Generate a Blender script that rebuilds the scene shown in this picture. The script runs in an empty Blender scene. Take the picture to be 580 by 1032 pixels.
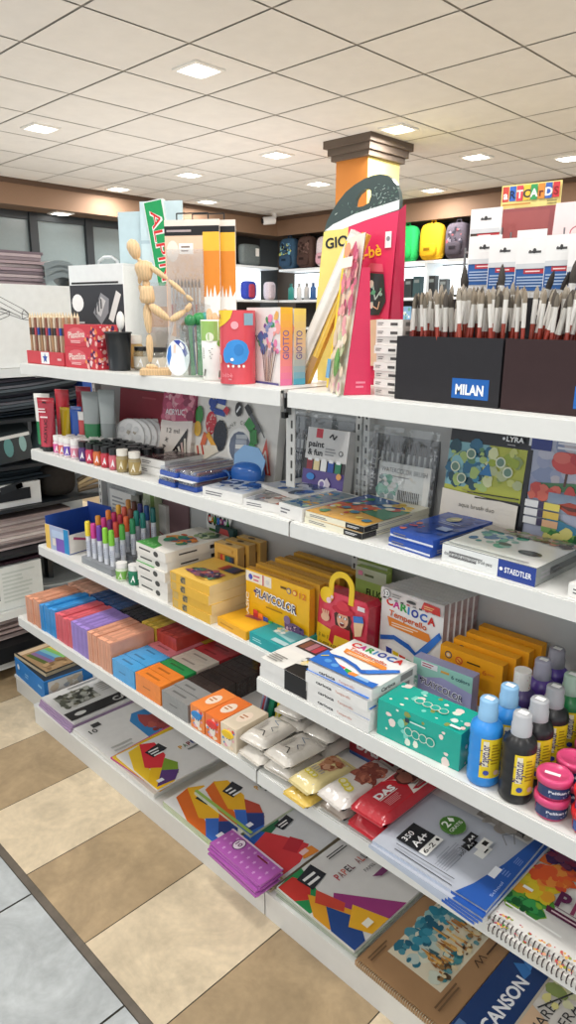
import bpy, bmesh, math, random
from mathutils import Vector, Matrix
random.seed(7)
sc = bpy.context.scene
COL = sc.collection
PI = math.pi
sc.view_settings.view_transform = 'Standard'
sc.view_settings.look = 'None'
sc.view_settings.exposure = 0.0

# ------------------------------------------------------------------ colour + materials
_cc = {}
def hx(c):
    if not isinstance(c, str):
        return c
    if c not in _cc:
        v = [int(c[i:i+2], 16) / 255 for i in (0, 2, 4)]
        _cc[c] = tuple(x / 12.92 if x <= .04045 else ((x + .055) / 1.055) ** 2.4 for x in v) + (1.0,)
    return _cc[c]
def shade(c, f):
    r = hx(c); return (r[0]*f, r[1]*f, r[2]*f, 1)

def mat(name, rough=.5, metal=0, spec=.4, noise=.05, nscale=35, bump=0, bscale=80, coat=0):
    m = bpy.data.materials.new(name); m.use_nodes = True
    nt = m.node_tree; n = nt.nodes; L = nt.links
    b = n['Principled BSDF']
    at = n.new('ShaderNodeAttribute'); at.attribute_name = 'Col'
    tc = n.new('ShaderNodeTexCoord')
    nz = n.new('ShaderNodeTexNoise'); nz.inputs['Scale'].default_value = nscale; nz.inputs['Detail'].default_value = 4
    L.new(tc.outputs['Object'], nz.inputs['Vector'])
    mr = n.new('ShaderNodeMapRange'); mr.inputs['To Min'].default_value = 1 - noise; mr.inputs['To Max'].default_value = 1 + noise
    mr.inputs['From Min'].default_value = .25; mr.inputs['From Max'].default_value = .75
    L.new(nz.outputs['Fac'], mr.inputs['Value'])
    mx = n.new('ShaderNodeVectorMath'); mx.operation = 'SCALE'
    L.new(at.outputs['Color'], mx.inputs[0]); L.new(mr.outputs['Result'], mx.inputs['Scale'])
    L.new(mx.outputs['Vector'], b.inputs['Base Color'])
    b.inputs['Roughness'].default_value = rough; b.inputs['Metallic'].default_value = metal
    b.inputs['Specular IOR Level'].default_value = spec; b.inputs['Coat Weight'].default_value = coat
    if bump:
        nb = n.new('ShaderNodeTexNoise'); nb.inputs['Scale'].default_value = bscale
        L.new(tc.outputs['Object'], nb.inputs['Vector'])
        bp = n.new('ShaderNodeBump'); bp.inputs['Strength'].default_value = bump; bp.inputs['Distance'].default_value = .004
        L.new(nb.outputs['Fac'], bp.inputs['Height']); L.new(bp.outputs['Normal'], b.inputs['Normal'])
    return m
def clear_mat(name, alpha_diff=.1, gloss=.12, rough=.08, bump=.6, bscale=30):
    m = bpy.data.materials.new(name); m.use_nodes = True
    nt = m.node_tree; n = nt.nodes; L = nt.links
    n.remove(n['Principled BSDF']); out = n['Material Output']
    tc = n.new('ShaderNodeTexCoord'); nb = n.new('ShaderNodeTexNoise'); nb.inputs['Scale'].default_value = bscale
    L.new(tc.outputs['Object'], nb.inputs['Vector'])
    bp = n.new('ShaderNodeBump'); bp.inputs['Strength'].default_value = bump; bp.inputs['Distance'].default_value = .01
    L.new(nb.outputs['Fac'], bp.inputs['Height'])
    at = n.new('ShaderNodeAttribute'); at.attribute_name = 'Col'
    tr = n.new('ShaderNodeBsdfTransparent'); gl = n.new('ShaderNodeBsdfGlossy'); df = n.new('ShaderNodeBsdfDiffuse')
    gl.inputs['Roughness'].default_value = rough
    L.new(bp.outputs['Normal'], gl.inputs['Normal']); L.new(at.outputs['Color'], df.inputs['Color'])
    L.new(at.outputs['Color'], tr.inputs['Color'])
    m1 = n.new('ShaderNodeMixShader'); m1.inputs[0].default_value = alpha_diff
    L.new(tr.outputs[0], m1.inputs[1]); L.new(df.outputs[0], m1.inputs[2])
    m2 = n.new('ShaderNodeMixShader'); m2.inputs[0].default_value = gloss
    L.new(m1.outputs[0], m2.inputs[1]); L.new(gl.outputs[0], m2.inputs[2])
    L.new(m2.outputs[0], out.inputs['Surface'])
    return m
def emit_mat(name, strength, color=(1, 1, 1)):
    m = bpy.data.materials.new(name); m.use_nodes = True
    nt = m.node_tree; n = nt.nodes
    n.remove(n['Principled BSDF'])
    e = n.new('ShaderNodeEmission'); e.inputs['Strength'].default_value = strength; e.inputs['Color'].default_value = (*color, 1)
    tc = n.new('ShaderNodeTexCoord'); nz = n.new('ShaderNodeTexNoise'); nz.inputs['Scale'].default_value = 3
    nt.links.new(tc.outputs['Object'], nz.inputs['Vector'])
    mr = n.new('ShaderNodeMapRange'); mr.inputs['To Min'].default_value = strength*.92; mr.inputs['To Max'].default_value = strength*1.08
    nt.links.new(nz.outputs['Fac'], mr.inputs['Value']); nt.links.new(mr.outputs['Result'], e.inputs['Strength'])
    nt.links.new(e.outputs[0], n['Material Output'].inputs['Surface'])
    return m
def stone_mat():
    m = mat('stone_tile', rough=.34, spec=.45, noise=.0)
    nt = m.node_tree; n = nt.nodes; L = nt.links; b = n['Principled BSDF']
    tc = n.new('ShaderNodeTexCoord'); at = n.new('ShaderNodeAttribute'); at.attribute_name = 'Col'
    a = n.new('ShaderNodeTexNoise'); a.inputs['Scale'].default_value = 5; a.inputs['Detail'].default_value = 9; a.inputs['Roughness'].default_value = .65; a.inputs['Distortion'].default_value = 1.2
    c = n.new('ShaderNodeTexNoise'); c.inputs['Scale'].default_value = 45; c.inputs['Detail'].default_value = 6
    L.new(tc.outputs['Object'], a.inputs['Vector']); L.new(tc.outputs['Object'], c.inputs['Vector'])
    r = n.new('ShaderNodeMapRange'); r.inputs['From Min'].default_value = .3; r.inputs['From Max'].default_value = .7; r.inputs['To Min'].default_value = .74; r.inputs['To Max'].default_value = 1.14
    r2 = n.new('ShaderNodeMapRange'); r2.inputs['From Min'].default_value = .3; r2.inputs['From Max'].default_value = .7; r2.inputs['To Min'].default_value = .93; r2.inputs['To Max'].default_value = 1.06
    L.new(a.outputs['Fac'], r.inputs['Value']); L.new(c.outputs['Fac'], r2.inputs['Value'])
    mu = n.new('ShaderNodeMath'); mu.operation = 'MULTIPLY'; L.new(r.outputs[0], mu.inputs[0]); L.new(r2.outputs[0], mu.inputs[1])
    v = n.new('ShaderNodeVectorMath'); v.operation = 'SCALE'; L.new(at.outputs['Color'], v.inputs[0]); L.new(mu.outputs[0], v.inputs['Scale'])
    L.new(v.outputs['Vector'], b.inputs['Base Color'])
    return m
def wood_mat():
    m = mat('pale_wood', rough=.5, noise=0)
    nt = m.node_tree; n = nt.nodes; L = nt.links; b = n['Principled BSDF']
    tc = n.new('ShaderNodeTexCoord'); at = n.new('ShaderNodeAttribute'); at.attribute_name = 'Col'
    w = n.new('ShaderNodeTexWave'); w.inputs['Scale'].default_value = 40; w.inputs['Distortion'].default_value = 6; w.inputs['Detail'].default_value = 3
    L.new(tc.outputs['Object'], w.inputs['Vector'])
    r = n.new('ShaderNodeMapRange'); r.inputs['To Min'].default_value = .88; r.inputs['To Max'].default_value = 1.06; L.new(w.outputs['Fac'], r.inputs['Value'])
    v = n.new('ShaderNodeVectorMath'); v.operation = 'SCALE'; L.new(at.outputs['Color'], v.inputs[0]); L.new(r.outputs[0], v.inputs['Scale'])
    L.new(v.outputs['Vector'], b.inputs['Base Color'])
    return m
M = dict(
    paper=mat('printed_card', .5, noise=.04), matte=mat('matte_card', .8, noise=.05, spec=.2),
    gloss=mat('gloss_print', .22, noise=.03, spec=.5), plastic=mat('plastic', .32, noise=.03, spec=.5),
    wrap=mat('cellophane_wrapped', .2, noise=.06, spec=.6, bump=.5, bscale=60, coat=.25),
    metal=mat('metal', .35, metal=.9), steel=mat('painted_steel', .38, noise=.02, spec=.45),
    panel=mat('ceiling_panel', .9, noise=.03, nscale=9, spec=.1), wall=mat('painted_wall', .7, noise=.03, nscale=4),
    cloth=mat('cloth', .85, noise=.15, nscale=60, spec=.15, bump=.4), stone=stone_mat(), wood=wood_mat(),
    clear=clear_mat('clear_plastic', .10, .10), film=clear_mat('clear_film', .05, .13, .12, 1.0, 22),
    haze=clear_mat('frosted_plastic', .4, .12, .2), lamp=emit_mat('lamp_panel', 9, (1, .97, .92)), backlit=emit_mat('backlit_panel', 2.4, (.9, .97, 1)))

# ------------------------------------------------------------------ mesh builder
class MB:
    def __init__(s):
        s.v = []; s.f = []; s.c = []; s.m = []; s.sm = []; s.T = Matrix()
    def vert(s, p):
        s.v.append(tuple(s.T @ Vector(p))); return len(s.v) - 1
    def poly(s, pts, c, m=0, sm=False):
        i = [s.vert(p) for p in pts]; s.f.append(i); s.c.append(hx(c)); s.m.append(m); s.sm.append(sm)
    def idx(s, i, c, m=0, sm=False):
        s.f.append(list(i)); s.c.append(hx(c)); s.m.append(m); s.sm.append(sm)
    def box(s, x0, y0, z0, x1, y1, z1, c, m=0, **k):
        P = [s.vert(p) for p in ((x0,y0,z0),(x1,y0,z0),(x1,y1,z0),(x0,y1,z0),(x0,y0,z1),(x1,y0,z1),(x1,y1,z1),(x0,y1,z1))]
        for key, q in (('f',(0,1,5,4)),('r',(1,2,6,5)),('b',(2,3,7,6)),('l',(3,0,4,7)),('t',(4,5,6,7)),('d',(3,2,1,0))):
            s.idx([P[i] for i in q], k.get(key, c), m)
        return s
    def bbox(s, x0, y0, z0, x1, y1, z1, c, m=0, r=.004):      # box with chamfered vertical and top edges
        n = []
        for z, i in ((z0,0),(z1-r,0),(z1,r)):
            n.append([(x0+r+i*0,y0+i,z),(x1-r,y0+i,z),(x1-i,y0+r,z),(x1-i,y1-r,z),(x1-r,y1-i,z),(x0+r,y1-i,z),(x0+i,y1-r,z),(x0+i,y0+r,z)])
        R = [[s.vert(p) for p in ring] for ring in n]
        for a, b in ((0,1),(1,2)):
            for i in range(8):
                j = (i+1) % 8; s.idx([R[a][i], R[a][j], R[b][j], R[b][i]], c, m)
        s.idx(R[2], c, m); s.idx(R[0][::-1], c, m)
        return s
    def prism(s, pts, y0, y1, c, m=0, side=None):               # polygon in XZ, extruded along Y
        a = [s.vert((x, y0, z)) for x, z in pts]; b = [s.vert((x, y1, z)) for x, z in pts]
        s.idx(a, c, m); s.idx(b[::-1], c, m)
        for i in range(len(pts)):
            j = (i+1) % len(pts); s.idx([a[j], a[i], b[i], b[j]], side or c, m)
        return s
    def lathe(s, prof, c, n=16, m=0, cx=0, cy=0, sm=True, a0=0, a1=2*PI):   # prof: (r, z[, colour])
        full = a1 - a0 > 6.28; k = n if full else n + 1
        R = [[s.vert((cx+p[0]*math.cos(a0+(a1-a0)*i/n), cy+p[0]*math.sin(a0+(a1-a0)*i/n), p[1])) for i in range(k)] for p in prof]
        for q in range(len(prof)-1):
            cc = prof[q+1][2] if len(prof[q+1]) > 2 else c
            for i in range(n):
                j = (i+1) % k; s.idx([R[q][i], R[q][j], R[q+1][j], R[q+1][i]], cc, m, sm)
        return s
    def cyl(s, r, z0, z1, c, n=14, m=0, cx=0, cy=0, r1=None, top=None):
        r1 = r if r1 is None else r1
        s.lathe([(r, z0), (r1, z1)], c, n, m, cx, cy)
        s.idx([s.vert((cx+r1*math.cos(2*PI*i/n), cy+r1*math.sin(2*PI*i/n), z1)) for i in range(n)], top or c, m)
        s.idx([s.vert((cx+r*math.cos(-2*PI*i/n), cy+r*math.sin(-2*PI*i/n), z0)) for i in range(n)], c, m)
        return s
    def limb(s, p0, p1, prof, c, n=10, m=0):                    # prof: list of (t, r) swept along p0->p1
        p0 = Vector(p0); p1 = Vector(p1); d = p1 - p0
        q = d.to_track_quat('Z', 'Y'); Ts = s.T; s.T = Ts @ Matrix.Translation(p0) @ q.to_matrix().to_4x4()
        Ln = d.length
        s.lathe([(max(r, 1e-4), t*Ln) for t, r in prof], c, n, m)
        for t, r, o in ((prof[0][0], prof[0][1], -1), (prof[-1][0], prof[-1][1], 1)):
            if r > 2e-4:
                s.idx([s.vert((r*math.cos(o*2*PI*i/n), r*math.sin(o*2*PI*i/n), t*Ln)) for i in range(n)], c, m)
        s.T = Ts; return s
    def rod(s, p0, p1, r, c, n=6, m=0):
        return s.limb(p0, p1, [(0, r), (1, r)], c, n, m)
    def path(s, pts, r, c, n=6, m=0):
        for a, b in zip(pts, pts[1:]): s.rod(a, b, r, c, n, m)
        return s
    def ball(s, p, r, c, n=12, k=8, m=0, sc3=(1, 1, 1)):
        Ts = s.T; s.T = Ts @ Matrix.Translation(p) @ Matrix.Diagonal((*sc3, 1))
        s.lathe([(max(r*math.sin(PI*i/k), 1e-5), -r*math.cos(PI*i/k)) for i in range(k+1)], c, n, m)
        s.T = Ts; return s
    def sup(s, w, d, h, c, e=.35, n=18, k=12, m=0):              # super-ellipsoid standing on z=0
        f = lambda a, ex: math.copysign(abs(a) ** ex, a)
        R = []
        for i in range(k+1):
            p = -PI/2 + PI*i/k; cp = f(math.cos(p), e); sp = f(math.sin(p), e)
            R.append([s.vert((w/2*cp*f(math.cos(2*PI*j/n), e), d/2*cp*f(math.sin(2*PI*j/n), e), h/2 + h/2*sp)) for j in range(n)])
        for i in range(k):
            for j in range(n):
                q = (j+1) % n; s.idx([R[i][j], R[i][q], R[i+1][q], R[i+1][j]], c, m, True)
        return s
    def pillow(s, w, d, h, c, cs=None, n=14, k=10, pw=4, m=0, crimp=.06):   # soft pack lying flat, ends crimped along X
        top = lambda u, v: h*(.5 + .5*max(0, (1-abs(2*u-1)**pw))*max(0, (1-abs(2*v-1)**pw))**.6)
        s.topf = lambda u, v: (u*w, v*d, top(u, v))
        G = [[s.vert((i/n*w, j/k*d, top(i/n, j/k))) for i in range(n+1)] for j in range(k+1)]
        B = [[s.vert((i/n*w, j/k*d, h-top(i/n, j/k))) for i in range(n+1)] for j in range(k+1)]
        for j in range(k):
            for i in range(n):
                s.idx([G[j][i], G[j][i+1], G[j+1][i+1], G[j+1][i]], c, m, True)
                s.idx([B[j][i], B[j+1][i], B[j+1][i+1], B[j][i+1]], cs or c, m, True)
        return s
    def build(s, name, mats, parent=None, label=None, cat=None, loc=None, rz=0, group=None, kind=None, merge=True):
        me = bpy.data.meshes.new(name); me.from_pydata(s.v, [], s.f)
        for mm in (mats if isinstance(mats, (list, tuple)) else [mats]): me.materials.append(M[mm])
        at = me.color_attributes.new('Col', 'FLOAT_COLOR', 'CORNER')
        buf = []
        for f, c in zip(s.f, s.c): buf += list(c) * len(f)
        at.data.foreach_set('color', buf)
        me.polygons.foreach_set('material_index', s.m); me.polygons.foreach_set('use_smooth', s.sm)
        me.update()
        o = bpy.data.objects.new(name, me); COL.objects.link(o)
        if parent: o.parent = parent
        if loc: o.location = loc
        if rz: o.rotation_euler.z = math.radians(rz)
        tag(o, label, cat, group, kind)
        return o
def tag(o, label=None, cat=None, group=None, kind=None):
    if label: o['label'] = label
    if cat: o['category'] = cat
    if group: o['group'] = group
    if kind: o['kind'] = kind
    return o
def thing(name, label, cat, loc, rz=0, rx=0, group=None, ry=0):
    o = bpy.data.objects.new(name, None); COL.objects.link(o)
    o.empty_display_size = .05; o.location = loc
    o.rotation_euler = (math.radians(rx), math.radians(ry), math.radians(rz))
    return tag(o, label, cat, group)
def dup(root, loc, rz=0, rx=0, ry=0, label=None, group=None):
    r = root.copy(); COL.objects.link(r); r.location = loc
    r.rotation_euler = (math.radians(rx), math.radians(ry), math.radians(rz))
    if label: r['label'] = label
    if group: r['group'] = group
    for ch in list(root.children):
        c = ch.copy(); COL.objects.link(c); c.parent = r
        for g in list(ch.children):
            d = g.copy(); COL.objects.link(d); d.parent = c
    return r

# ------------------------------------------------------------------ lettering and print painter
_gl = {}
def glyph(t, bold):
    k = (t, bold)
    if k not in _gl:
        cu = bpy.data.curves.new('letters', 'FONT'); cu.body = t; cu.size = 1; cu.resolution_u = 3; cu.offset = bold
        ob = bpy.data.objects.new('letters', cu); COL.objects.link(ob)
        dg = bpy.context.evaluated_depsgraph_get(); dg.update()
        me = ob.evaluated_get(dg).to_mesh()
        V = [(v.co.x, v.co.y) for v in me.vertices]; Fc = [list(p.vertices) for p in me.polygons]
        ob.evaluated_get(dg).to_mesh_clear(); bpy.data.objects.remove(ob); bpy.data.curves.remove(cu)
        x0 = min(v[0] for v in V); x1 = max(v[0] for v in V); 
        V = [(x - x0, y) for x, y in V]
        _gl[k] = (V, Fc, x1 - x0)
    return _gl[k]
class Paint:
    """draws flat print on a mesh face; u,v run 0..1 over a W x H metre face"""
    def __init__(s, mb, fn, W, H, m=0):
        s.mb = mb; s.fn = fn; s.W = W; s.H = H; s.k = 1; s.m = m
    def put(s, pts, c):
        s.mb.poly([s.fn(u, v, s.k * .0003) for u, v in pts], c, s.m)
    def r(s, u0, v0, u1, v1, c):
        s.put([(u0,v0),(u1,v0),(u1,v1),(u0,v1)], c); s.k += 1; return s
    def p(s, pts, c):
        s.put(pts, c); s.k += 1; return s
    def c(s, u, v, ru, c, rv=None, n=14):                       # ru in fractions of width; round unless rv given
        rv = rv if rv is not None else ru * s.W / s.H
        s.put([(u+ru*math.cos(2*PI*i/n), v+rv*math.sin(2*PI*i/n)) for i in range(n)], c); s.k += 1; return s
    def ring(s, u, v, ru, c, c2, t=.8):
        s.c(u, v, ru, c); return s.c(u, v, ru*t, c2)
    def t(s, text, u, v, h, c, w=None, rot=0, bold=.012, al='l'):
        V, Fc, wd = glyph(text, bold)
        sy = h * s.H / .72; sx = sy if w is None else w * s.W / wd
        off = -wd*sx/2 if al == 'c' else 0
        ca, sa = math.cos(math.radians(rot)), math.sin(math.radians(rot))
        I = []
        for x, y in V:
            a, b = x*sx + off, y*sy
            I.append(s.mb.vert(s.fn(u + (a*ca - b*sa)/s.W, v + (a*sa + b*ca)/s.H, s.k*.0003)))
        for f in Fc: s.mb.idx([I[i] for i in f], c, s.m)
        s.k += 1; return s
    def lines(s, u0, v0, u1, v1, n, c, seed=1):                  # rows of illegible fine print
        rnd = random.Random(seed); h = (v1 - v0) / n
        for i in range(n):
            e = u0 + (u1-u0) * rnd.uniform(.55, 1)
            s.put([(u0, v0+h*(i+.25)), (e, v0+h*(i+.25)), (e, v0+h*(i+.7)), (u0, v0+h*(i+.7))], c)
        s.k += 1; return s
    def dots(s, u0, v0, u1, v1, n, cols, r, seed=1, k=0, rr=.5):
        rnd = random.Random(seed)
        if not k: k = 10; n = int(n*1.9); r *= .72
        for i in range(n):
            cu, cv = rnd.uniform(u0, u1), rnd.uniform(v0, v1); q = r * rnd.uniform(1-rr, 1+rr); a = rnd.uniform(0, 6)
            el = rnd.uniform(.6, 1.3)
            s.put([(cu+q*math.cos(a+2*PI*j/k)*rnd.uniform(.72, 1.2), cv+q*el*s.W/s.H*math.sin(a+2*PI*j/k)) for j in range(k)], rnd.choice(cols))
            s.k += .06
        s.k = math.ceil(s.k + .5); return s
    def stroke(s, pts, wd, c):                                   # brush line, wd as a fraction of width
        for (a, b), (d, e) in zip(pts, pts[1:]):
            dx, dy = (d-a)*s.W, (e-b)*s.H; ln = math.hypot(dx, dy) or 1; nx, ny = -dy/ln*wd*s.W/2, dx/ln*wd*s.W/2
            s.put([(a+nx/s.W, b+ny/s.H), (a-nx/s.W, b-ny/s.H), (d-nx/s.W, e-ny/s.H), (d+nx/s.W, e+ny/s.H)], c)
        s.k += 1; return s
def face(mb, k, w, d, h, m=0, o=(0, 0, 0)):
    a, b, c = o
    fn = {'f': lambda u, v, e: (a+u*w, b-e, c+v*h), 'r': lambda u, v, e: (a+w+e, b+u*d, c+v*h), 'l': lambda u, v, e: (a-e, b+d-u*d, c+v*h),
          't': lambda u, v, e: (a+u*w, b+v*d, c+h+e), 's': lambda u, v, e: (a+w-v*w, b+u*d, c+h+e), 'b': lambda u, v, e: (a+w-u*w, b+d+e, c+v*h)}[k]
    W, H = {'f': (w, h), 'r': (d, h), 'l': (d, h), 't': (w, d), 's': (d, w), 'b': (w, h)}[k]
    return Paint(mb, fn, W, H, m)
def curved(mb, r, z0, z1, a0, a1, m=0, cx=0, cy=0):             # print wrapped round a cylinder, u runs left to right seen from outside
    return Paint(mb, lambda u, v, e: (cx+(r+e)*math.cos(a0+(a1-a0)*u), cy+(r+e)*math.sin(a0+(a1-a0)*u), z0+(z1-z0)*v), abs(a1-a0)*r, z1-z0, m)
def band(mb, r, z0, z1, a0, a1, c, n=8, m=0, cx=0, cy=0, e=.0004):
    for i in range(n):
        p = a0+(a1-a0)*i/n; q = a0+(a1-a0)*(i+1)/n
        mb.poly([(cx+(r+e)*math.cos(t), cy+(r+e)*math.sin(t), z) for t, z in ((p, z0), (q, z0), (q, z1), (p, z1))], c, m, True)

def carton(name, label, cat, loc, size, col, decor=None, rz=0, rx=0, group=None, mt='paper', faces=None, ry=0, parts=None):
    """box product: origin at its front-left bottom corner; decor(face painter getter) prints on it; parts(root) adds children"""
    w, d, h = size
    mb = MB(); mb.box(0, 0, 0, w, d, h, col, **(faces or {}))
    if decor: decor(lambda k: face(mb, k, w, d, h))
    if parts is None:
        o = mb.build(name, mt, label=label, cat=cat, group=group)
        o.location = loc; o.rotation_euler = (math.radians(rx), math.radians(ry), math.radians(rz))
        return o
    t = thing(name, label, cat, loc, rz, rx, group, ry)
    mb.build('carton' if name != 'carton' else 'box_body', mt, t)
    parts(t)
    return t
def sticker(p, pts, c='f4f4f0', nm='price_sticker'):
    mb = MB(); mb.poly(pts, c); return mb.build(nm, 'paper', p)
ORD = ['first', 'second', 'third', 'fourth', 'fifth', 'sixth', 'seventh', 'eighth', 'ninth', 'tenth', 'eleventh', 'twelfth']
def lvl(i, n):                                                   # i counted from the bottom of a stack of n
    if i == n-1: return 'topmost'
    if i == 0: return 'lowest'
    return ORD[n-1-i] + ' from the top'

# ------------------------------------------------------------------ camera
yaw, pit, roll = -.77646, .2687, .0064
Fw = Vector((math.sin(yaw)*math.cos(pit), math.cos(yaw)*math.cos(pit), -math.sin(pit)))
Rt = Vector((math.cos(yaw), -math.sin(yaw), 0)); Up = Rt.cross(Fw)
R2 = Rt*math.cos(roll) + Up*math.sin(roll); U2 = Up*math.cos(roll) - Rt*math.sin(roll)
cd = bpy.data.cameras.new('camera'); co = bpy.data.objects.new('camera', cd); COL.objects.link(co)
mw = Matrix((R2, U2, -Fw)).transposed().to_4x4(); mw.translation = Vector((1.1466, -1.0858, 1.6)); co.matrix_world = mw
cd.sensor_fit = 'VERTICAL'; cd.sensor_height = 36; cd.sensor_width = 24; cd.lens = 36*704/1032; cd.clip_start = .02
sc.camera = co

# ------------------------------------------------------------------ room shell
ZC = 2.945; WX = -6.55; WY = 6.5
def struct(mb, name, m, **k): return mb.build(name, m, kind='structure', **k)
fl = MB(); fl.box(WX, -4.5, -.1, 4.5, WY, -.004, '4a463e')
rnd = random.Random(3)
for i in range(-18, 13):                                         # beige strip of alternating tiles
    x0 = .0632 + (i-1)*.3355
    for j in range(0, 12):
        y0 = -.401 + j*.6
        if y0 > WY: break
        lt = (i + j) % 2 == 0
        c = shade('d6c5a8' if lt else 'aa9474', rnd.uniform(.95, 1.05))
        fl.poly([(x0+.0015, y0+.0015, 0), (x0+.334, y0+.0015, 0), (x0+.334, y0+.5985, 0), (x0+.0015, y0+.5985, 0)], c)
fl.poly([(WX, -.421, -.001), (4.5, -.421, -.001), (4.5, -.40, -.001), (WX, -.40, -.001)], '6a6258')
for i in range(-14, 10):                                         # grey marbled tiles of the aisle
    for j in range(9):
        x0 = -.047 + i*.483; y0 = -.421 - (j+1)*.483
        fl.poly([(x0+.003, y0+.003, 0), (x0+.48, y0+.003, 0), (x0+.48, y0+.48, 0), (x0+.003, y0+.48, 0)], shade('b2b7b8', rnd.uniform(.95, 1.05)))
struct(fl, 'floor', 'stone')
ce = MB(); ce.box(WX, -4.5, ZC+.006, 4.5, WY, ZC+.1, 'aaa69e')
for i in range(-9, 11):
    for j in range(-12, 9):
        x0 = -1.449 + i*.6; y0 = 2.033 + j*.6
        if x0 > 4.2 or y0 > WY-.1: continue
        g = shade('e4e2de', rnd.uniform(.965, 1.03))
        ce.poly([(x0+.007, y0+.007, ZC), (x0+.007, y0+.593, ZC), (x0+.593, y0+.593, ZC), (x0+.593, y0+.007, ZC)], g)
struct(ce, 'ceiling', 'panel')
w = MB(); w.box(WX-.1, -4.5, 0, WX, WY, ZC, '5d6468'); struct(w, 'wall_left', 'wall')
w = MB(); w.box(WX-.1, WY, 0, 4.5, WY+.1, ZC, '6b625a'); struct(w, 'wall_back', 'wall')
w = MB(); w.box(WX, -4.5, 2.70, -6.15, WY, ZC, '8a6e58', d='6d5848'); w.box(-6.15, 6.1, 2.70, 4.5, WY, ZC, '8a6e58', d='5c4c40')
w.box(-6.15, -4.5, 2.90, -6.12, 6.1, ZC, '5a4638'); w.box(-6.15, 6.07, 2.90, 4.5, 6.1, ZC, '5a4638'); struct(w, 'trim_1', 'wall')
for k, (y0, y1) in enumerate([(-.6, .35), (.41, 1.03), (1.09, 1.71), (1.77, 2.70), (2.80, 3.37), (3.47, 4.3), (4.38, 5.3)]):
    w = MB(); w.box(WX, y0, .9, WX+.02, y1, 2.66, '7c898b'); g = struct(w, 'window_%d' % (k+1), 'gloss')
    w = MB(); w.box(WX, y1, .8, WX+.07, y1+.09, 2.70, '23282c'); w.box(WX, y0, 2.62, WX+.05, y1, 2.70, '2c3236'); w.build('window_frame', 'steel', g)
# column with a stepped capital
w = MB(); x0, x1, y0, y1 = -2.83, -2.51, 3.48, 3.88
w.box(x0, y0, 0, x1, y1, 2.86, 'd98a3e', r='f0dc86');  # right face coloured yellow to stand in for the light on that side
for e, z0, z1 in ((.03, 2.80, 2.84), (.05, 2.84, 2.89), (.075, 2.89, ZC)): w.box(x0-e, y0-e, z0, x1+e, y1+e, z1, '6a5d52')
struct(w, 'wall_column', 'wall')
# ceiling downlights
LP = [(-2.31, 1.70), (-4.13, 1.68), (-5.87, 3.43), (-4.70, 3.48), (-3.48, 3.46), (-5.82, 4.61), (-4.09, 4.66), (-2.24, 3.48), (-2.29, 4.66), (-3.44, 5.75), (-1.74, 5.25)]
NM = ['brightest square downlight, nearest and highest in the ceiling', 'square downlight at the left edge of the ceiling', 'small downlight left of the ceiling centre, near the left cornice',
 'small downlight above the green lettered display', 'downlight just left of the orange column', 'faint downlight in the far corner left of the orange column', 'far downlight touching the left side of the orange column',
 'downlight directly beside the column capital', 'downlight right of the orange column', 'distant downlight above the yellow backpack', 'downlight at the right edge of the ceiling']
lamp_p = None
def downlight(x, y, lab, z=ZC):
    t = thing('ceiling_light', lab, 'ceiling light', (x, y, z), group='square recessed downlights')
    a = MB(); a.lathe([(.150, -.001), (.150, -.010), (.126, -.014), (.126, -.004)], 'e8e6e0', 4, a0=PI/4, a1=PI/4+2*PI, sm=False); a.build('frame', 'steel', t)
    a = MB(); a.sup(.172, .172, .008, 'ffffff', .45, 20, 6); b = a.build('diffuser', 'lamp', t); b.location = (0, 0, -.012)
    return t
for (x, y), n in zip(LP, NM): downlight(x, y, n)
downlight(-6.35, 3.0, 'downlight under the wooden cornice at the left edge', 2.70); downlight(-6.35, 4.4, 'downlight under the wooden cornice above the flat box handle', 2.70)
def area(x, y, z, p, s=.25, rot=None, col=(1, .97, .93)):
    l = bpy.data.lights.new('lamp', 'AREA'); l.energy = p; l.size = s; l.color = col; o = bpy.data.objects.new('lamp', l); COL.objects.link(o); o.location = (x, y, z)
    if rot: o.rotation_euler = rot
for x, y in LP: area(x, y, ZC-.03, 15)
for x, y in ((.1, -.2), (1.9, 1.7), (.0, 1.75), (1.7, -.3), (-1.9, -.4), (-3.9, -.3), (.1, -2.2), (2.0, -2.3), (-1.9, -2.2), (.2, 3.6), (2.2, 3.6), (3.5, .5)): area(x, y, ZC-.03, 19, .3)
for x, y, z, p, q in ((2.6, -2.4, .7, 25, 2.2), (-3.4, -2.2, .7, 33, 2.5), (-3.8, 2.8, .9, 36, 2.5), (1.8, 3.0, .9, 22, 2)): area(x, y, z, p, q, (PI, 0, 0), (.97, .99, 1))      # added fill lamps aimed up to brighten the ceiling, no fixtures there
wd = bpy.data.worlds.new('world'); sc.world = wd; wd.use_nodes = True
bg = wd.node_tree.nodes['Background']; bg.inputs['Color'].default_value = (.92, .96, 1, 1); bg.inputs['Strength'].default_value = .92

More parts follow.
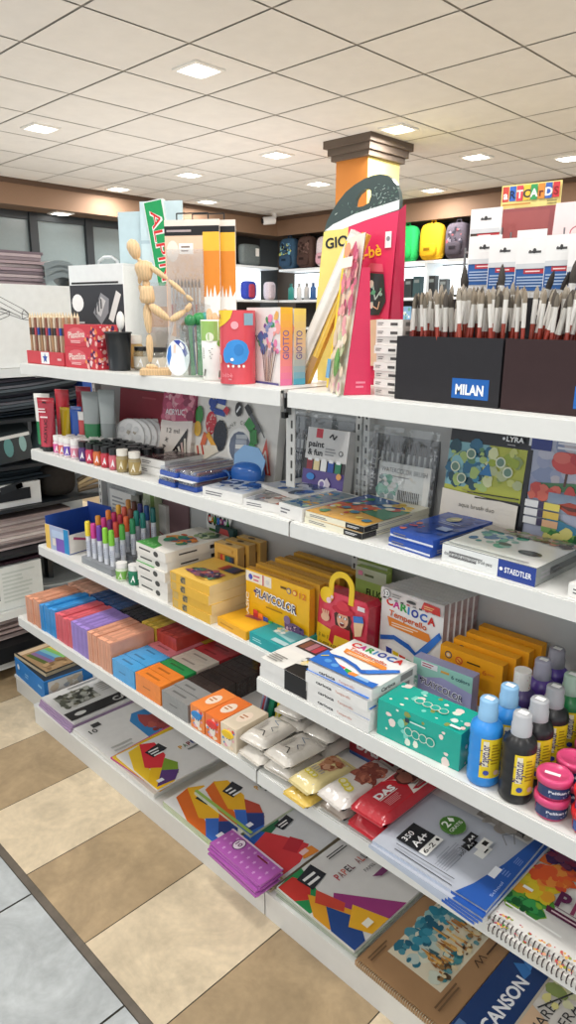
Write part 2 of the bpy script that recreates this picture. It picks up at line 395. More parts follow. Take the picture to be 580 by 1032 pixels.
# ------------------------------------------------------------------ gondola shelving, two modules
S1, S2, S3, S4, SB = 1.443, 1.125, .748, .481, .084
WT = 'dcdcd8'
def shelf(parent, x0, x1, y0, y1, zt, name='shelf'):
    a = MB(); h = .039
    a.box(x0, y0, zt-h, x1, y0+.012, zt-.003, WT); a.box(x0, y0+.003, zt-.010, x1, y1, zt, WT)
    a.box(x0, y0+.01, zt-h, x0+.004, y1, zt-.01, WT); a.box(x1-.004, y0+.01, zt-h, x1, y1, zt-.01, WT)
    o = a.build(name, 'steel', parent)
    for xx in (x0+.012, x1-.016):
        b = MB(); b.prism([(0, 0), (.004, 0), (.004, 0), (0, 0)], 0, .001, WT) if 0 else b.box(xx, y0+.05, zt-.055, xx+.004, y1, zt-.012, 'b9b9b6'); b.build('bracket', 'steel', o)
    return o
for side, x0, x1 in (('left', -1.362, -.003), ('right', .003, 1.365)):
    g = thing('shelving_unit', 'white steel gondola shelving unit, %s section of the aisle' % ('left far' if side == 'left' else 'right near'), 'shelving', (0, 0, 0), group='white gondola shelving sections')
    a = MB(); a.box(x0, .385, .05, x1, .400, S1-.012, 'b4b4b2'); a.build('back_panel', 'steel', g)
    for xx in ((x0, x1-.02)):
        a = MB(); a.box(xx, .36, 0, xx+.02, .385, S1-.02, 'c4c4c0')
        for k in range(46): a.box(xx+.007, .3595, .06+k*.03, xx+.013, .36, .075+k*.03, '2a2a2a')
        a.build('upright', 'steel', g)
    shelf(g, x0, x1-.018 if side == 'left' else x1, .074, .385, S1); shelf(g, x0, x1, .401, .71, S1, 'rear_shelf')
    shelf(g, x0, x1, .086, .384, S2)
    shelf(g, x0, x1, .08 if side == 'left' else -.028, .384, S3)
    shelf(g, x0, x1, -.028, .384, S4)
    a = MB(); a.box(x0, 0, 0, x1, .384, SB-.008, WT); a.box(x0, -.002, SB-.012, x1, .384, SB, WT); a.build('base_plinth', 'steel', g)
a = MB(); a.box(-1.66, .06, 0, -1.366, .40, SB-.006, 'd2d2ce'); a.box(-1.66, .055, SB-.012, -1.366, .40, SB, 'dcdcd8')
a.build('end_plinth', 'steel', label='low white plinth past the left end of the shelving, under a blue box', cat='plinth')
# clip strip hanging at the joint of the two modules
t = thing('clip_strip', 'pale slotted plastic strip hanging at the joint between the two shelf sections', 'display strip', (-.004, .092, 0))
a = MB(); a.box(-.014, 0, 1.21, .014, .003, 1.405, 'b6b6b3')
for k in range(5): a.box(.002, -.001, 1.225+k*.032, .007, 0, 1.243+k*.032, '33332f')
a.build('strip', 'steel', t)
a = MB(); a.box(-.004, -.018, 1.385, .003, .0, 1.435, '6a6a6a'); a.box(-.007, -.024, 1.378, .005, -.012, 1.392, '2c2c2c'); a.box(-.002, -.020, 1.40, .0025, -.018, 1.425, '222222'); a.build('clip', 'metal', t)

# ------------------------------------------------------------------ paper rack beyond the left end
RX = -1.76
g = thing('paper_rack', 'dark framed paper rack with white shelf edges beyond the left end of the shelving', 'rack', (0, 0, 0))
for y in (.305, .365): 
    a = MB(); a.box(RX-.17, y, 0, RX-.13, y+.024, 1.38, '1d2226'); a.build('post', 'steel', g)
a = MB(); a.box(RX-.5, -.5, 0, RX-.46, .75, 1.40, 'b9bebd'); a.build('back_board', 'matte', g)
for z, c, nm in ((1.395, 'd6dad9', 'shelf'), (1.185, '1c2126', 'shelf'), (.985, '1e2328', 'shelf'), (.80, '1e2328', 'shelf'), (.595, '1e2328', 'shelf'), (.335, 'd9dbd8', 'shelf'), (.105, 'd9dbd8', 'shelf')):
    a = MB(); a.box(RX-.46, -.5, z-(.036 if c[0] == 'd' else .016), RX, .75, z, c); a.build(nm, 'steel', g)
# white board with a line drawing of a pencil and an eraser
def pencil_board(get):
    P = get('r'); K = '3a3a3a'
    m_ = lambda x, y: (.72+(x-.715)*.64, .57+(y-.215)*.64)
    def ln(*q): P.stroke([m_(x, y) for x, y in q], .0028, K)
    ln((.30,.80),(.62,.42),(.665,.30),(.60,.24),(.24,.52)); ln((.30,.71),(.60,.34)); ln((.27,.62),(.59,.28)); ln((.62,.42),(.60,.34),(.665,.30)); ln((.60,.34),(.60,.24)); ln((.62,.42),(.715,.215),(.60,.24))
    P.p([m_(.69,.255),m_(.735,.195),m_(.68,.22)], '222222')
    ln((.30,.40),(.40,.22),(.49,.30),(.50,.38),(.40,.44),(.30,.40)); ln((.40,.22),(.41,.31),(.50,.38)); ln((.41,.31),(.30,.46)); 
    for k in range(3): ln((.33+.03*k,.37-.05*k),(.35+.03*k,.44-.05*k))
carton('display_board', 'white board with a line drawing of a pencil and eraser on the rack', 'board', (RX-.04, -.22, 1.397), (.02, .80, .338), 'e2e4e2', pencil_board)
a = MB(); a.box(RX-.04, -.22, 1.3965, RX-.015, .58, 1.3968, '20262b')
rnd = random.Random(11)
def paper_pile(nm, lab, y0, y1, z, n, th, cols, dx=.34, grp=None, jit=.012, bend=0):
    mb = MB()
    for k in range(n):
        j = rnd.uniform(-jit, jit); q = rnd.uniform(-jit, jit); c = cols[k % len(cols)]
        mb.T = Matrix.Translation((RX-.05-dx+q, y0+j, z+k*th)) @ Matrix.Rotation(rnd.uniform(-.03, .03), 4, 'Z')
        if bend:
            N = 8; pts = [((y1-y0)*i/N, bend*(2*i/N-1)**2) for i in range(N+1)]
            for (ya, za), (yb, zb) in zip(pts, pts[1:]):
                mb.poly([(0, ya, za+th*.8), (dx, ya, za+th*.8), (dx, yb, zb+th*.8), (0, yb, zb+th*.8)], c); mb.poly([(dx, ya, za), (dx, yb, zb), (dx, yb, zb+th*.8), (dx, ya, za+th*.8)], c)
        else:
            mb.box(0, 0, 0, dx, y1-y0, th*.86, c)
    return mb.build(nm, 'matte', label=lab, cat='paper', group=grp, kind='stuff')
# stacks standing on and in the rack (each a bound pile of sheets)
pc = ['a8969a', '8d7f84', 'b3a4a6', '766a70', '9f8d93', 'c0b4b4']
paper_pile('paper_stack', 'stack of dusty pink and grey sheets on top of the white board', -.3, .43, 1.7365, 10, .0135, pc, .40)
a = MB(); a.box(RX-.45, -.5, 1.725, RX-.045, .60, 1.736, 'cfd3d2'); a.build('top_shelf', 'steel', g)
mb = MB()
for k in range(3):
    mb.T = Matrix.Translation((RX-.23, .40, 1.765+.03*k)) @ Matrix.Rotation(.1, 4, 'Z')
    N = 9; pts = [(.22*i/N, .055*math.sin(PI*i/N)*(1.1-.2*k) - .05*i/N) for i in range(N+1)]
    for (ya, za), (yb, zb) in zip(pts, pts[1:]):
        mb.poly([(0, ya, za), (.2, ya, za), (.2, yb, zb), (0, yb, zb)], '8f9a9e', 0, True); mb.poly([(.2, ya, za-.03), (.2, yb, zb-.03), (.2, yb, zb), (.2, ya, za)], '7b8689')
mb.build('folder_bundle', 'gloss', label='curved grey plastic folders drooping beside the pink paper stack', cat='folder')
paper_pile('folder_stack', 'dark slumped folders and sleeves under the white shelf edge of the rack', -.4, .54, 1.212, 11, .0135, ['3c4248', '50585e', '6a6a70', '2a3038', '44424c'], .42, None, .01, .035)
paper_pile('folder_stack', 'navy and black glossy folders below the slumped grey folders in the rack', -.4, .53, 1.19, 3, .006, ['1c2630', '28323c', '151b22'], .425, None, .008, .02)
def holder(y, lab, c1, c2):
    mb = MB(); mb.T = Matrix.Translation((RX-.20, y, .99)) @ Matrix.Rotation(.1, 4, 'X')
    mb.prism([(0, 0), (.17, 0), (.17, .12), (.10, .165), (0, .165)], 0, .16, c1); P = face(mb, 'r', .17, .16, .12)
    P.c(.35, .55, .13, c2, .35); P.c(.75, .6, .1, '8fb2ae', .3); P.r(.02, .86, .98, .98, 'd8d8d4')
    mb.build('card_holder', 'gloss', label=lab, cat='card holder')
holder(.14, 'dark file box printed with teal shapes on the left rack', '343a3c', '5f8f8c')
holder(-.06, 'dark file box with pale and red picture at the left edge of the rack', '2e3133', 'c49a8c')
mb = MB(); mb.T = Matrix.Translation((RX-.15, .32, .99)) @ Matrix.Rotation(-.3, 4, 'X'); mb.box(0, 0, 0, .14, .09, .165, '73888c'); face(mb, 'r', .14, .09, .165).c(.5, .5, .3, '9fb4b6', .35)
mb.build('plastic_sleeve', 'gloss', label='leaning grey green plastic sleeve against the dark file box', cat='folder')
paper_pile('folder_stack', 'thin black folders lying on the rack below the file boxes', -.4, .62, .9035, 4, .012, ['20282e', '2d373d'], .42, None, .01, .02)
mb = MB(); mb.box(RX-.26, -.2, .802, RX-.02, .31, .902, 'd6d8d6'); mb.T = Matrix.Translation((RX-.017, .10, .83)); mb.prism([(0, 0), (.003, 0), (.003, .05), (0, .05)], 0, .16, '23262a')
mb.T = Matrix.Translation((RX-.016, .13, .865)) @ Matrix.Rotation(.2, 4, 'X'); mb.box(0, 0, 0, .003, .1, .03, '2c3034'); mb.box(0, .07, 0, .003, .1, .02, '2c3034')
mb.build('sample_box', 'matte', label='white box with a black bag shape printed on its front in the rack', cat='box')
paper_pile('board_stack', 'messy stack of pale pinkish boards on the rack level with the blue carton', -.35, .46, .60, 12, .0125, ['b8a8a4', '9a8a88', 'c9bdb8', 'a99a96', 'd2c8c2'], .40)
paper_pile('folder_stack', 'thin dark and magenta covers just beneath the pale boards in the rack', -.35, .40, .545, 3, .012, ['3a2630', 'b04a80', '55565a'], .38)
def wb(get):
    P = get('r'); P.r(.05, .25, .52, .72, '1f2124'); P.lines(.56, .15, .95, .9, 8, 'c0c8c2', 3)
carton('pad_stack', 'white pads with a black rectangle on their front edge in the rack', 'pads', (RX-.38, -.14, .337), (.36, .42, .20), 'd8dcd8', wb)
paper_pile('sheet_stack', 'grey curled transparent sheets sticking out of the rack towards the clay packs', .285, .62, .338, 6, .008, ['8c9090', 'b4b8b6', '6e7373'], .44, None, .015, .02)
paper_pile('board_stack', 'pinkish rough stack of sheets low in the rack above the black folder', -.35, .42, .19, 11, .0115, ['a89892', '8f7f7c', 'c0b0aa', '9c8a86'], .38)
carton('folder', 'flat black folder at the bottom of the rack', 'folder', (RX-.40, -.4, .106), (.42, .90, .075), '17181a')
# dark bag slumped behind the left end of the shelving
mb = MB(); mb.sup(.16, .17, .17, '2a2724', .6, 20, 10); 
mb.build('dark_bag', 'cloth', label='dark slumped bag in the rack below the left end of the second shelf', cat='bag', loc=(-1.86, .42, .801))
mb = MB(); [mb.path([(-1.82+.004*k, .515+.026*k, .812+.016*q+.012*math.sin(k*.32)+.0035*k*q) for k in range(9)], .010, ['6a5a44', '9a8664', 'b8a37c', '544838'][q], 8) for q in range(4)]; mb.build('paper_roll', 'paper', label='curved beige roll of kraft paper behind the second shelf', cat='paper')
mb = MB(); mb.box(RX-.22, .56, 1.186, RX-.03, .70, 1.35, '2f55a8'); face(mb, 'r', .19, .14, .164, o=(RX-.22, .56, 1.186)).r(.62, .1, .75, .95, 'b03038')
mb.build('blue_binder', 'paper', label='blue binder glimpsed under the top shelf at its left end', cat='binder')

# ------------------------------------------------------------------ far wall: lit wall shelves with bags and bottles
g = thing('wall_shelving', 'backlit white wall shelving under the wooden cornice', 'wall shelving', (0, 0, 0))
a = MB(); a.box(-6.1, 6.42, .6, 4, 6.48, 2.70, '3a3836'); a.build('back_panel', 'matte', g)
a = MB(); a.box(-6.1, 6.40, 1.90, -2.3, 6.42, 2.22, 'f2f6fa'); a.build('backlit_panel', 'backlit', g)
for z in (2.265, 1.86, 1.5):
    a = MB(); a.box(-6.1, 6.08, z-.03, 4, 6.42, z, 'e6eaec'); a.build('shelf', 'steel', g)
for x in (-5.0, -3.72, -2.3): 
    a = MB(); a.box(x, 6.1, 1.5, x+.03, 6.42, 2.235, 'e2e6e8'); a.build('divider', 'steel', g)
def backpack(x, lab, c1, c2, w=.30, h=.40, dots=None, y=6.12):
    t = thing('backpack', lab, 'backpack', (x, y+.02, 2.266), group='backpacks on the far wall shelf')
    a = MB(); a.sup(w, .16, h, c1, .5, 20, 12)
    if dots: Paint(a, lambda u, v, e: ((u-.5)*w*.8, -.081-e*8, v*h), w*.8, h).dots(.08, .2, .92, .82, 26, dots, .09, len(lab))
    a.build('body', 'cloth', t)
    a = MB(); a.sup(w*.72, .07, h*.38, c2, .5, 16, 8); b = a.build('front_pocket', 'cloth', t); b.location = (0, -.085, .03)
    a = MB(); a.path([(-.03, 0, h-.01), (-.025, 0, h+.03), (.025, 0, h+.03), (.03, 0, h-.01)], .008, shade(c1, .6)); a.build('handle', 'cloth', t)
    a = MB(); a.box(-.04, -.125, .1, .04, -.122, .13, shade(c2, .35)); a.build('badge', 'cloth', t)
backpack(-4.01, 'bright green backpack on the far wall shelf', '35c26a', '2eb45e'); backpack(-3.66, 'yellow backpack on the far wall shelf', 'e6b52c', 'd9a522')
backpack(-3.33, 'dark patterned backpack just right of the yellow one', '5d5660', '4a444c', .28, .38, ['8b8490', 'a05a60', '3c3a44'])
backpack(-5.95, 'blue patterned backpack under the corner of the wooden cornice', '3d5a74', '37506a', .30, .40, ['7fc0d8', '243040', 'c8d070', '5a86b0']); backpack(-5.62, 'brown patterned backpack beside the blue patterned one', '5a4640', '4d3b36', .28, .40, ['7a6058', '3a2c28'])
backpack(-5.28, 'white and pink backpack half hidden behind the tall cardboard display', 'e8dce0', 'd8a8b4', .28, .38)
backpack(-2.95, 'black backpack on the far wall shelf behind the hanging packets', '2c2c30', '26262a', .3, .38)
carton('flat_case', 'grey flat case with a white tag left of the black bag on the far shelf', 'case', (-6.07, 5.72, 2.266), (.03, .30, .28), '5f686a') if 0 else None
for x, y, lab, c in ((-6.35, 5.85, 'grey laptop bag with a white tag in the far corner', '6a7272'), (-6.40, 5.45, 'maroon bag in the far corner left of the grey one', '4a3434')):
    t = thing('shoulder_bag', lab, 'bag', (x+.12, y-.2, 2.30)); a = MB(); a.sup(.12, .34, .27, c, .35, 16, 10); a.build('body', 'cloth', t)
    a = MB(); a.box(.062, .06, .12, .066, .12, .22, 'e8e8e4'); a.build('tag', 'paper', t)
a = MB(); a.box(-6.5, 4.7, 2.265, -6.13, 6.1, 2.295, 'dfe3e6'); a.box(-6.52, 4.7, 1.6, -6.5, 6.1, 2.69, '3a3836'); a.box(-6.5, 4.7, 1.83, -6.13, 6.1, 1.86, 'e6eaec'); a.build('corner_shelf', 'steel', g)
a = MB(); a.box(-6.499, 4.7, 1.86, -6.49, 6.1, 2.26, 'f2f6fa'); a.build('backlit_panel', 'backlit', g)
for x, y, lab, c, c2, w in ((-6.28, 5.25, 'navy cylinder bag on the lit corner shelf', '2c3c70', '26345e', .2), (-6.22, 5.62, 'blue and red small bag on the lit corner shelf', '3a4aa8', 'b04458', .22), (-6.15, 5.95, 'pale pouch on the lit corner shelf', 'cfc4cc', 'b0a4ac', .14)):
    t = thing('small_bag', lab, 'bag', (x, y, 1.862)); a = MB(); a.sup(.14, w, .24, c, .5, 16, 10); a.build('body', 'cloth', t); a = MB(); a.sup(.04, w*.5, .18, c2, .5, 12, 8); b = a.build('pocket', 'cloth', t); b.location = (.065, 0, .02)
def flask(x, lab, c, h=.22, r=.04, grp='drink bottles on the lit far shelf'):
    t = thing('bottle', lab, 'bottle', (x, 6.2, 1.862), group=grp)
    a = MB(); a.lathe([(.001, 0), (r, 0), (r, h*.7), (r*.55, h*.8)], c, 12); a.build('body', 'plastic', t); a = MB(); a.cyl(r*.5, h*.78, h, shade(c, .5), 10); a.build('cap', 'plastic', t)
for x, lab, c in ((-5.98, 'teal bottle under the blue patterned backpack', '2c8a80'), (-5.82, 'white printed bottle next to the teal bottle', 'd8d4d0'), (-5.68, 'pale grey bottle beside the white printed one', 'c0bcb8'), (-5.56, 'blue bottle under the brown backpack', '2f5a90'), (-5.44, 'white mug bottle under the brown backpack', 'e0e0e0'), (-5.34, 'silver bottle right of the white mug bottle', 'a8b0b4')): flask(x, lab, c)
for x, lab, c, h in ((-4.12, 'grey green upright case under the green backpack', '4e5a58', .2), (-3.98, 'black upright case under the green backpack', '23282a', .22), (-3.86, 'dark teal case beside the black upright one', '2c4448', .24), (-3.66, 'black upright case under the yellow backpack', '1e2022', .24), (-3.5, 'dark grey case under the yellow backpack', '3c4042', .2)):
    carton('case', lab, 'case', (x-.05, 6.15, 1.861), (.1, .08, h), c, lambda get: get('f').r(.15, .7, .85, .85, '707878'))
for k, x in enumerate((-4.1, -3.86, -3.6, -3.36)):
    carton('picture_box', 'blue picture box %s from the left on the lower far shelf' % ORD[k], 'box', (x, 6.12, 1.501), (.2, .1, .26), '7fa8cc', lambda get: get('f').dots(.1, .1, .9, .9, 18, ['4a78b8', 'c8d8e4', '5f9a8a', 'e4e4d8'], .12, 5), group='picture boxes on the lower far shelf')
# small ceiling camera in the far corner
t = thing('security_camera', 'small white security camera on the ceiling in the far corner', 'security camera', (-5.95, 5.85, ZC)); a = MB(); a.cyl(.03, -.05, 0, 'e8e8e8'); a.build('mount', 'plastic', t); a = MB(); a.limb((0, 0, -.08), (-.06, -.16, -.10), [(0, .05), (.9, .05), (1, .03)], 'ececec'); a.build('housing', 'plastic', t); a = MB(); a.limb((-.06, -.16, -.10), (-.064, -.17, -.102), [(0, .035), (1, .034)], '15181a'); a.build('lens', 'plastic', t)

# ================================================================== TOP SHELF
e1 = S1 + .0006
# red tray of pencils
t = thing('pencil_tray', 'red cardboard tray full of pencils at the left end of the top shelf', 'tray', (-1.325, .088, e1))
a = MB(); w, d, h = .265, .10, .045
a.box(0, 0, 0, w, d, .003, 'a82c34'); a.box(0, 0, .003, w, .003, h, 'c8404a'); a.box(0, d-.003, .003, w, d, h, 'b83640'); a.box(0, .003, .003, .003, d-.003, h, 'b83640'); a.box(w-.003, .003, .003, w, d-.003, h, 'b83640')
P = face(a, 'f', w, d, h); P.r(.40, .08, .62, .95, 'f0f0f0'); P.p([(.51+.07*math.cos(1.57+i*2*PI/10)*(1 if i % 2 == 0 else .45), .5+.4*math.sin(1.57+i*2*PI/10)*(1 if i % 2 == 0 else .45)) for i in range(10)], '2c4a9c'); P.r(.84, .4, .94, .55, 'e8b8b8'); a.build('tray', 'paper', t)
def pencil_proto(c, c2, L=.155):
    t = thing('pencil', 'x', 'pencil', (0, 0, 0), group='pencils in the red tray')
    a = MB(); a.limb((0, 0, 0), (0, 0, L), [(0, .0052), (1, .0052)], c, 6); a.build('barrel', 'paper', t)
    a = MB(); a.limb((0, 0, L*.62), (0, 0, L*.78), [(0, .0056), (1, .0056)], c2, 6); a.build('printed_band', 'gloss', t)
    a = MB(); a.limb((0, 0, L), (0, 0, L+.018), [(0, .0052), (.8, .0012), (1, .0005)], 'e2cfae', 6); a.build('tip', 'paper', t)
    return t
pp = [pencil_proto('b08a68', '5a3c30'), pencil_proto('c8b49c', '2c4a98'), pencil_proto('8a5a48', 'b84450'), pencil_proto('d6c6ae', '3c3834')]
k = 0
for row in range(2):
    for i in range(13):
        q = pp[(i*3+row) % 4]; loc = (-1.312+.0195*i, .105+.055*row, e1+.003)
        lab = 'pencil standing in the red tray, %s row, %s from the left' % (('front', 'back')[row], ORD[i] if i < 12 else 'last')
        if k < 4 and (i*3+row) % 4 == k and not q.get('used'): q['used'] = 1
        dup(q, loc, rz=i*7, label=lab)
        k += 1
for q in pp:
    for c in list(q.children): bpy.data.objects.remove(c)
    bpy.data.objects.remove(q)
# two red boxes of modelling clay
def redbox(get):
    P = get('f'); P.c(.38, .5, .3, 'd8626a', .36); P.t('Plastilina', .14, .36, .30, 'f2e4d8', .50, 3); P.lines(.2, .14, .5, .28, 2, 'f0c8c4', 2); P.dots(.66, .1, .98, .9, 14, ['e88a50', 'f0d0d0', '4a2a5a', 'f0b8b0', 'd04060'], .035, 4)
    get('r').dots(.05, .08, .95, .92, 18, ['e88a50', 'f0d0d0', '4a2a5a', 'f0b8b0', 'e8c060'], .09, 9); get('t').dots(.05, .1, .95, .9, 20, ['e8a0a0', 'e88a70', 'f0d8d0'], .03, 2)
for i in range(2): carton('clay_carton', 'red polka dotted modelling clay box beside the pencil tray, %s one of two' % ('lower', 'upper')[i], 'box', (-1.052+.004*i, .09, e1+.069*i), (.205, .075, .0685), 'c83a46', redbox, group='red clay boxes on the top shelf')
# black cup with a white spatula
t = thing('cup', 'plain black plastic cup standing next to the red boxes', 'cup', (-.795, .135, e1))
a = MB(); a.lathe([(.033, 0), (.033, .002), (.040, .112), (.043, .112), (.043, .117), (.038, .117), (.031, .004), (.001, .004)], '24282c', 22); a.idx([a.vert((.033*math.cos(-2*PI*i/22), .033*math.sin(-2*PI*i/22), 0)) for i in range(22)], '24282c'); a.build('cup_body', 'plastic', t)
t = thing('spatula', 'white plastic spatula standing in the black cup', 'spatula', (-.795, .135, e1+.006), ry=7)
a = MB(); a.limb((0, 0, 0), (0, 0, .13), [(0, .005), (1, .004)], 'e8e4de'); a.build('handle', 'plastic', t); a = MB(); a.ball((0, 0, .145), .028, 'efece6', 12, 8, sc3=(.75, .25, 1)); a.build('blade', 'plastic', t)
# wooden artist mannequin
t = thing('artist_mannequin', 'jointed wooden artist mannequin balancing on one leg', 'mannequin', (-.578, .118, e1), rz=52)
WD = 'd9b98e'; a = MB(); a.bbox(-.044, -.035, 0, .044, .035, .018, 'd2b084', r=.003); a.build('base', 'wood', t)
ov = lambda r: [(0, r*.35), (.12, r*.8), (.35, r), (.65, r*.9), (.9, r*.6), (1, r*.3)]
def seg(nm, p0, p1, r, prof=None): 
    a = MB(); a.limb(p0, p1, prof or ov(r), WD, 12); a.build(nm, 'wood', t)
Z0 = lambda py: (376-py)/345; X0 = lambda px: (px-151)/338
pt = lambda px, py, y=0: (X0(px), y, Z0(py))
a = MB(); a.rod((X0(146), .01, .018), (X0(146), .012, Z0(303)), .0022, '9a9a98'); a.build('support_rod', 'metal', t)
a = MB(); a.limb(pt(138.5, 267), pt(133, 249), [(0, .004), (.1, .011), (.35, .0165), (.65, .0185), (.88, .0135), (1, .003)], WD, 14); a.build('head', 'wood', t)
seg('neck', pt(143, 272), pt(138, 265), .006)
a = MB(); a.T = Matrix.Translation(pt(145, 286)) @ Matrix.Rotation(-.08, 4, 'Y'); a.lathe([(.001, -.002), (.016, 0), (.021, .012), (.026, .032), (.024, .044), (.010, .052), (.001, .053)], WD, 14); a.build('chest', 'wood', t)
a = MB(); a.ball(pt(145.5, 289), .011, WD); a.build('waist_ball', 'wood', t)
a = MB(); a.T = Matrix.Translation(pt(146, 308)); a.lathe([(.001, 0), (.018, .003), (.022, .014), (.019, .036), (.016, .048), (.001, .05)], WD, 14); a.build('pelvis', 'wood', t)
seg('upper_arm', pt(149, 273, -.012), pt(166, 285, -.02), .0085); seg('forearm', pt(167, 286, -.02), pt(182, 299, -.02), .0075); seg('hand', pt(182.5, 300, -.02), pt(189, 305, -.02), .0065)
seg('upper_arm', pt(142, 274, .018), pt(138.5, 289, .03), .0085); seg('forearm', pt(138.5, 290, .03), pt(144, 305, .022), .0075); seg('hand', pt(144, 306, .022), pt(147, 313, .02), .006)
seg('thigh', pt(145, 308, .004), pt(146, 336, .004), .0125); seg('shin', pt(146, 337, .004), pt(146, 364, .004), .0105); seg('foot', pt(142, 368, .0), pt(153, 369, -.012), .009)
seg('thigh', pt(148, 309, -.008), pt(166, 323, -.012), .0125); seg('shin', pt(167, 323.5, -.012), pt(182, 314, .012), .010); seg('foot', pt(182, 315, .012), pt(187, 307, .014), .0085)
# jars beside the mannequin
def jar(loc, lab, body, cap, r=.02, h=.06, ch=.018, grp=None, lb=None, m='plastic', glass=False):
    t = thing('paint_jar', lab, 'jar', loc, group=grp)
    a = MB(); a.lathe([(.001, 0), (r*.92, 0), (r, .004), (r, h-ch-.006), (r*.8, h-ch), (r*.8, h-ch+.002)], body, 14); a.build('jar_body', 'clear' if glass else m, t)
    a = MB(); a.cyl(r*.92, h-ch+.001, h, cap, 16, top=shade(cap, 1.05)); a.build('cap', 'plastic', t)
    if lb: 
        a = MB(); band(a, r, h*.12, h*.58, -2.6, .6, lb[0], 12); C = curved(a, r, h*.12, h*.58, -2.6, .6); C.k = 3
        for u in (.12, .52, .9): C.p([(u-.1, .1), (u+.12, .1), (u+.05, .9)], lb[1])
        a.build('label', 'gloss', t)
    if glass: a = MB(); a.cyl(r*.85, .004, h*.5, lb[0] if lb else 'b89a60', 12); a.build('contents', 'paper', t)
    return t
jar((-.85, .235, e1), 'small golden varnish jar with a white cap left of the mannequin', 'b8985c', 'e8e4da', .022, .105, .028)
jar((-.765, .20, e1), 'clear glass jar with a black lid behind the mannequin, left one', 'e8e8e0', '1a1a1a', .027, .072, .014, glass=True, lb=('e0d8c8', 'ffffff', 'a89060'))
jar((-.685, .207, e1), 'clear glass jar with a black lid behind the mannequin, right one', 'e8e8e0', '1a1a1a', .027, .072, .014, glass=True, lb=('d8d0c0', 'ffffff', 'a89060'))
# black printed table easel case
def caseart(get):
    P = get('f'); P.r(0, .22, 1, .80, '33353a'); P.r(.04, .81, .9, .83, '222222'); P.c(.14, .62, .11, 'f0f0ee', .09)
    P.p([(.42, .52), (.58, .72), (.72, .66), (.70, .52), (.56, .40)], '8a8c90'); P.p([(.46, .53), (.58, .68), (.66, .64), (.56, .48)], 'c8c8c8'); P.p([(.70, .46), (.86, .74), (.94, .70), (.78, .42)], 'dcdcd8'); P.lines(.05, .32, .40, .44, 3, 'b8b8b8', 2)
    for i in range(3): P.r(.47+.05*i, .5+.03*i, .49+.05*i, .66+.0*i, '3a3c40')
    P.r(.02, .225, .98, .25, 'd8d8d8'); P.lines(.04, .23, .9, .245, 1, '33353a', 5)
def casep(t):
    a = MB(); a.path([(.10, .05, .33), (.105, .05, .352), (.13, .05, .365), (.17, .05, .365), (.195, .05, .352), (.20, .05, .33)], .0055, 'c8ccce', 8); a.build('handle', 'metal', t)
    a = MB(); a.box(.27, -.002, .0, .274, .102, .33, 'eef0ee'); a.build('edge_trim', 'plastic', t)
carton('easel_case', 'white carry case with a dark printed front and a wire handle behind the red boxes', 'case', (-1.28, .25, e1), (.274, .10, .338), 'dfe3e2', caseart, rz=12, parts=casep)
# green lettered display behind the mannequin
t = thing('display_stand', 'tall light blue display stand with a green strip lettered in red and white', 'display', (-1.02, .47, e1), rz=30)
a = MB(); a.box(-.16, .0, 0, .0, .012, .52, 'bfd4da'); a.build('back_panel', 'paper', t)
a = MB(); a.box(-.055, -.04, 0, .10, -.028, .545, 'c9dde2'); P = face(a, 'f', .155, .01, .545, o=(-.055, -.04, 0)); P.r(0, .75, .7, .77, 'b0c8d0'); a.build('side_panel', 'paper', t)
a = MB(); a.T = Matrix.Translation((.055, 0, .20)) @ Matrix.Rotation(math.radians(-9), 4, 'Y'); a.box(-.035, -.055, 0, .035, -.025, .35, 'e8ecec'); P = face(a, 'f', .07, .03, .35, o=(-.035, -.055, 0)); P.r(.04, .01, .96, .99, '1f9a58'); P.t('ALPINO', .27, .91, .118, 'f4f4f0', .86*.36/.07, -90, .03); P.k += 1; P.t('ALPINO', .29, .905, .10, 'd83434', .845*.36/.07, -90, .0); a.build('lettered_strip', 'gloss', t)
a = MB(); a.box(.02, -.03, 0, .14, .03, .2, 'd8e0e2'); a.build('foot', 'paper', t)
# hanging brush sets
def brushset(x, y, lab, rz):
    t = thing('brush_set', lab, 'brush set', (x, y, e1), rz=rz, group='hanging brush sets on the top shelf')
    a = MB(); w, h = .175, .445; a.box(0, 0, 0, w, .004, h, 'e9ded2'); P = face(a, 'f', w, .004, h)
    P.r(.0, .30, .78, .90, 'ecc9ac'); P.c(.14, .80, .11, 'f3e6d8', .07); P.r(.26, .78, .52, .85, 'f8f4ee'); P.lines(.3, .79, .5, .84, 2, '8a7a70', 3); P.r(.0, .90, 1, .96, '1c1c1e'); P.lines(.04, .915, .5, .945, 1, 'b0a0a0', 2)
    P.r(.70, .80, 1, .92, 'f0b83c'); P.r(.70, .50, 1, .80, 'e08a30'); P.r(.70, .0, 1, .50, 'ece8e2'); P.p([(.70, .50), (.74, .50), (.76, .58), (.79, .49), (.83, .56), (.86, .48), (.90, .58), (.94, .50), (1, .54), (1, .3), (.7, .3)], 'f4f2ee')
    a.build('backing_card', 'paper', t)
    for i in range(9):
        a = MB(); x1 = .02+.0112*i; a.rod((x1, -.008, .04), (x1, -.008, .20), .003, ['b84a3a', 'c8584a', 'e0d0c0'][i % 3], 6); a.rod((x1, -.008, .20), (x1, -.008, .25), .0032, 'd4d4d4', 6); a.limb((x1, -.008, .25), (x1, -.008, .275), [(0, .003), (.5, .0034), (1, .0006)], '5a4634', 6); a.build('brush', 'plastic', t)
    a = MB(); a.box(.008, -.014, .03, .128, -.0138, .36, 'f4f4f4'); a.build('clear_cover', 'clear', t)
    a = MB(); a.path([(.04, .002, h), (.04, .002, h+.018), (.14, .002, h+.018), (.14, .002, h)], .002, '202020'); a.build('hang_loop', 'plastic', t)
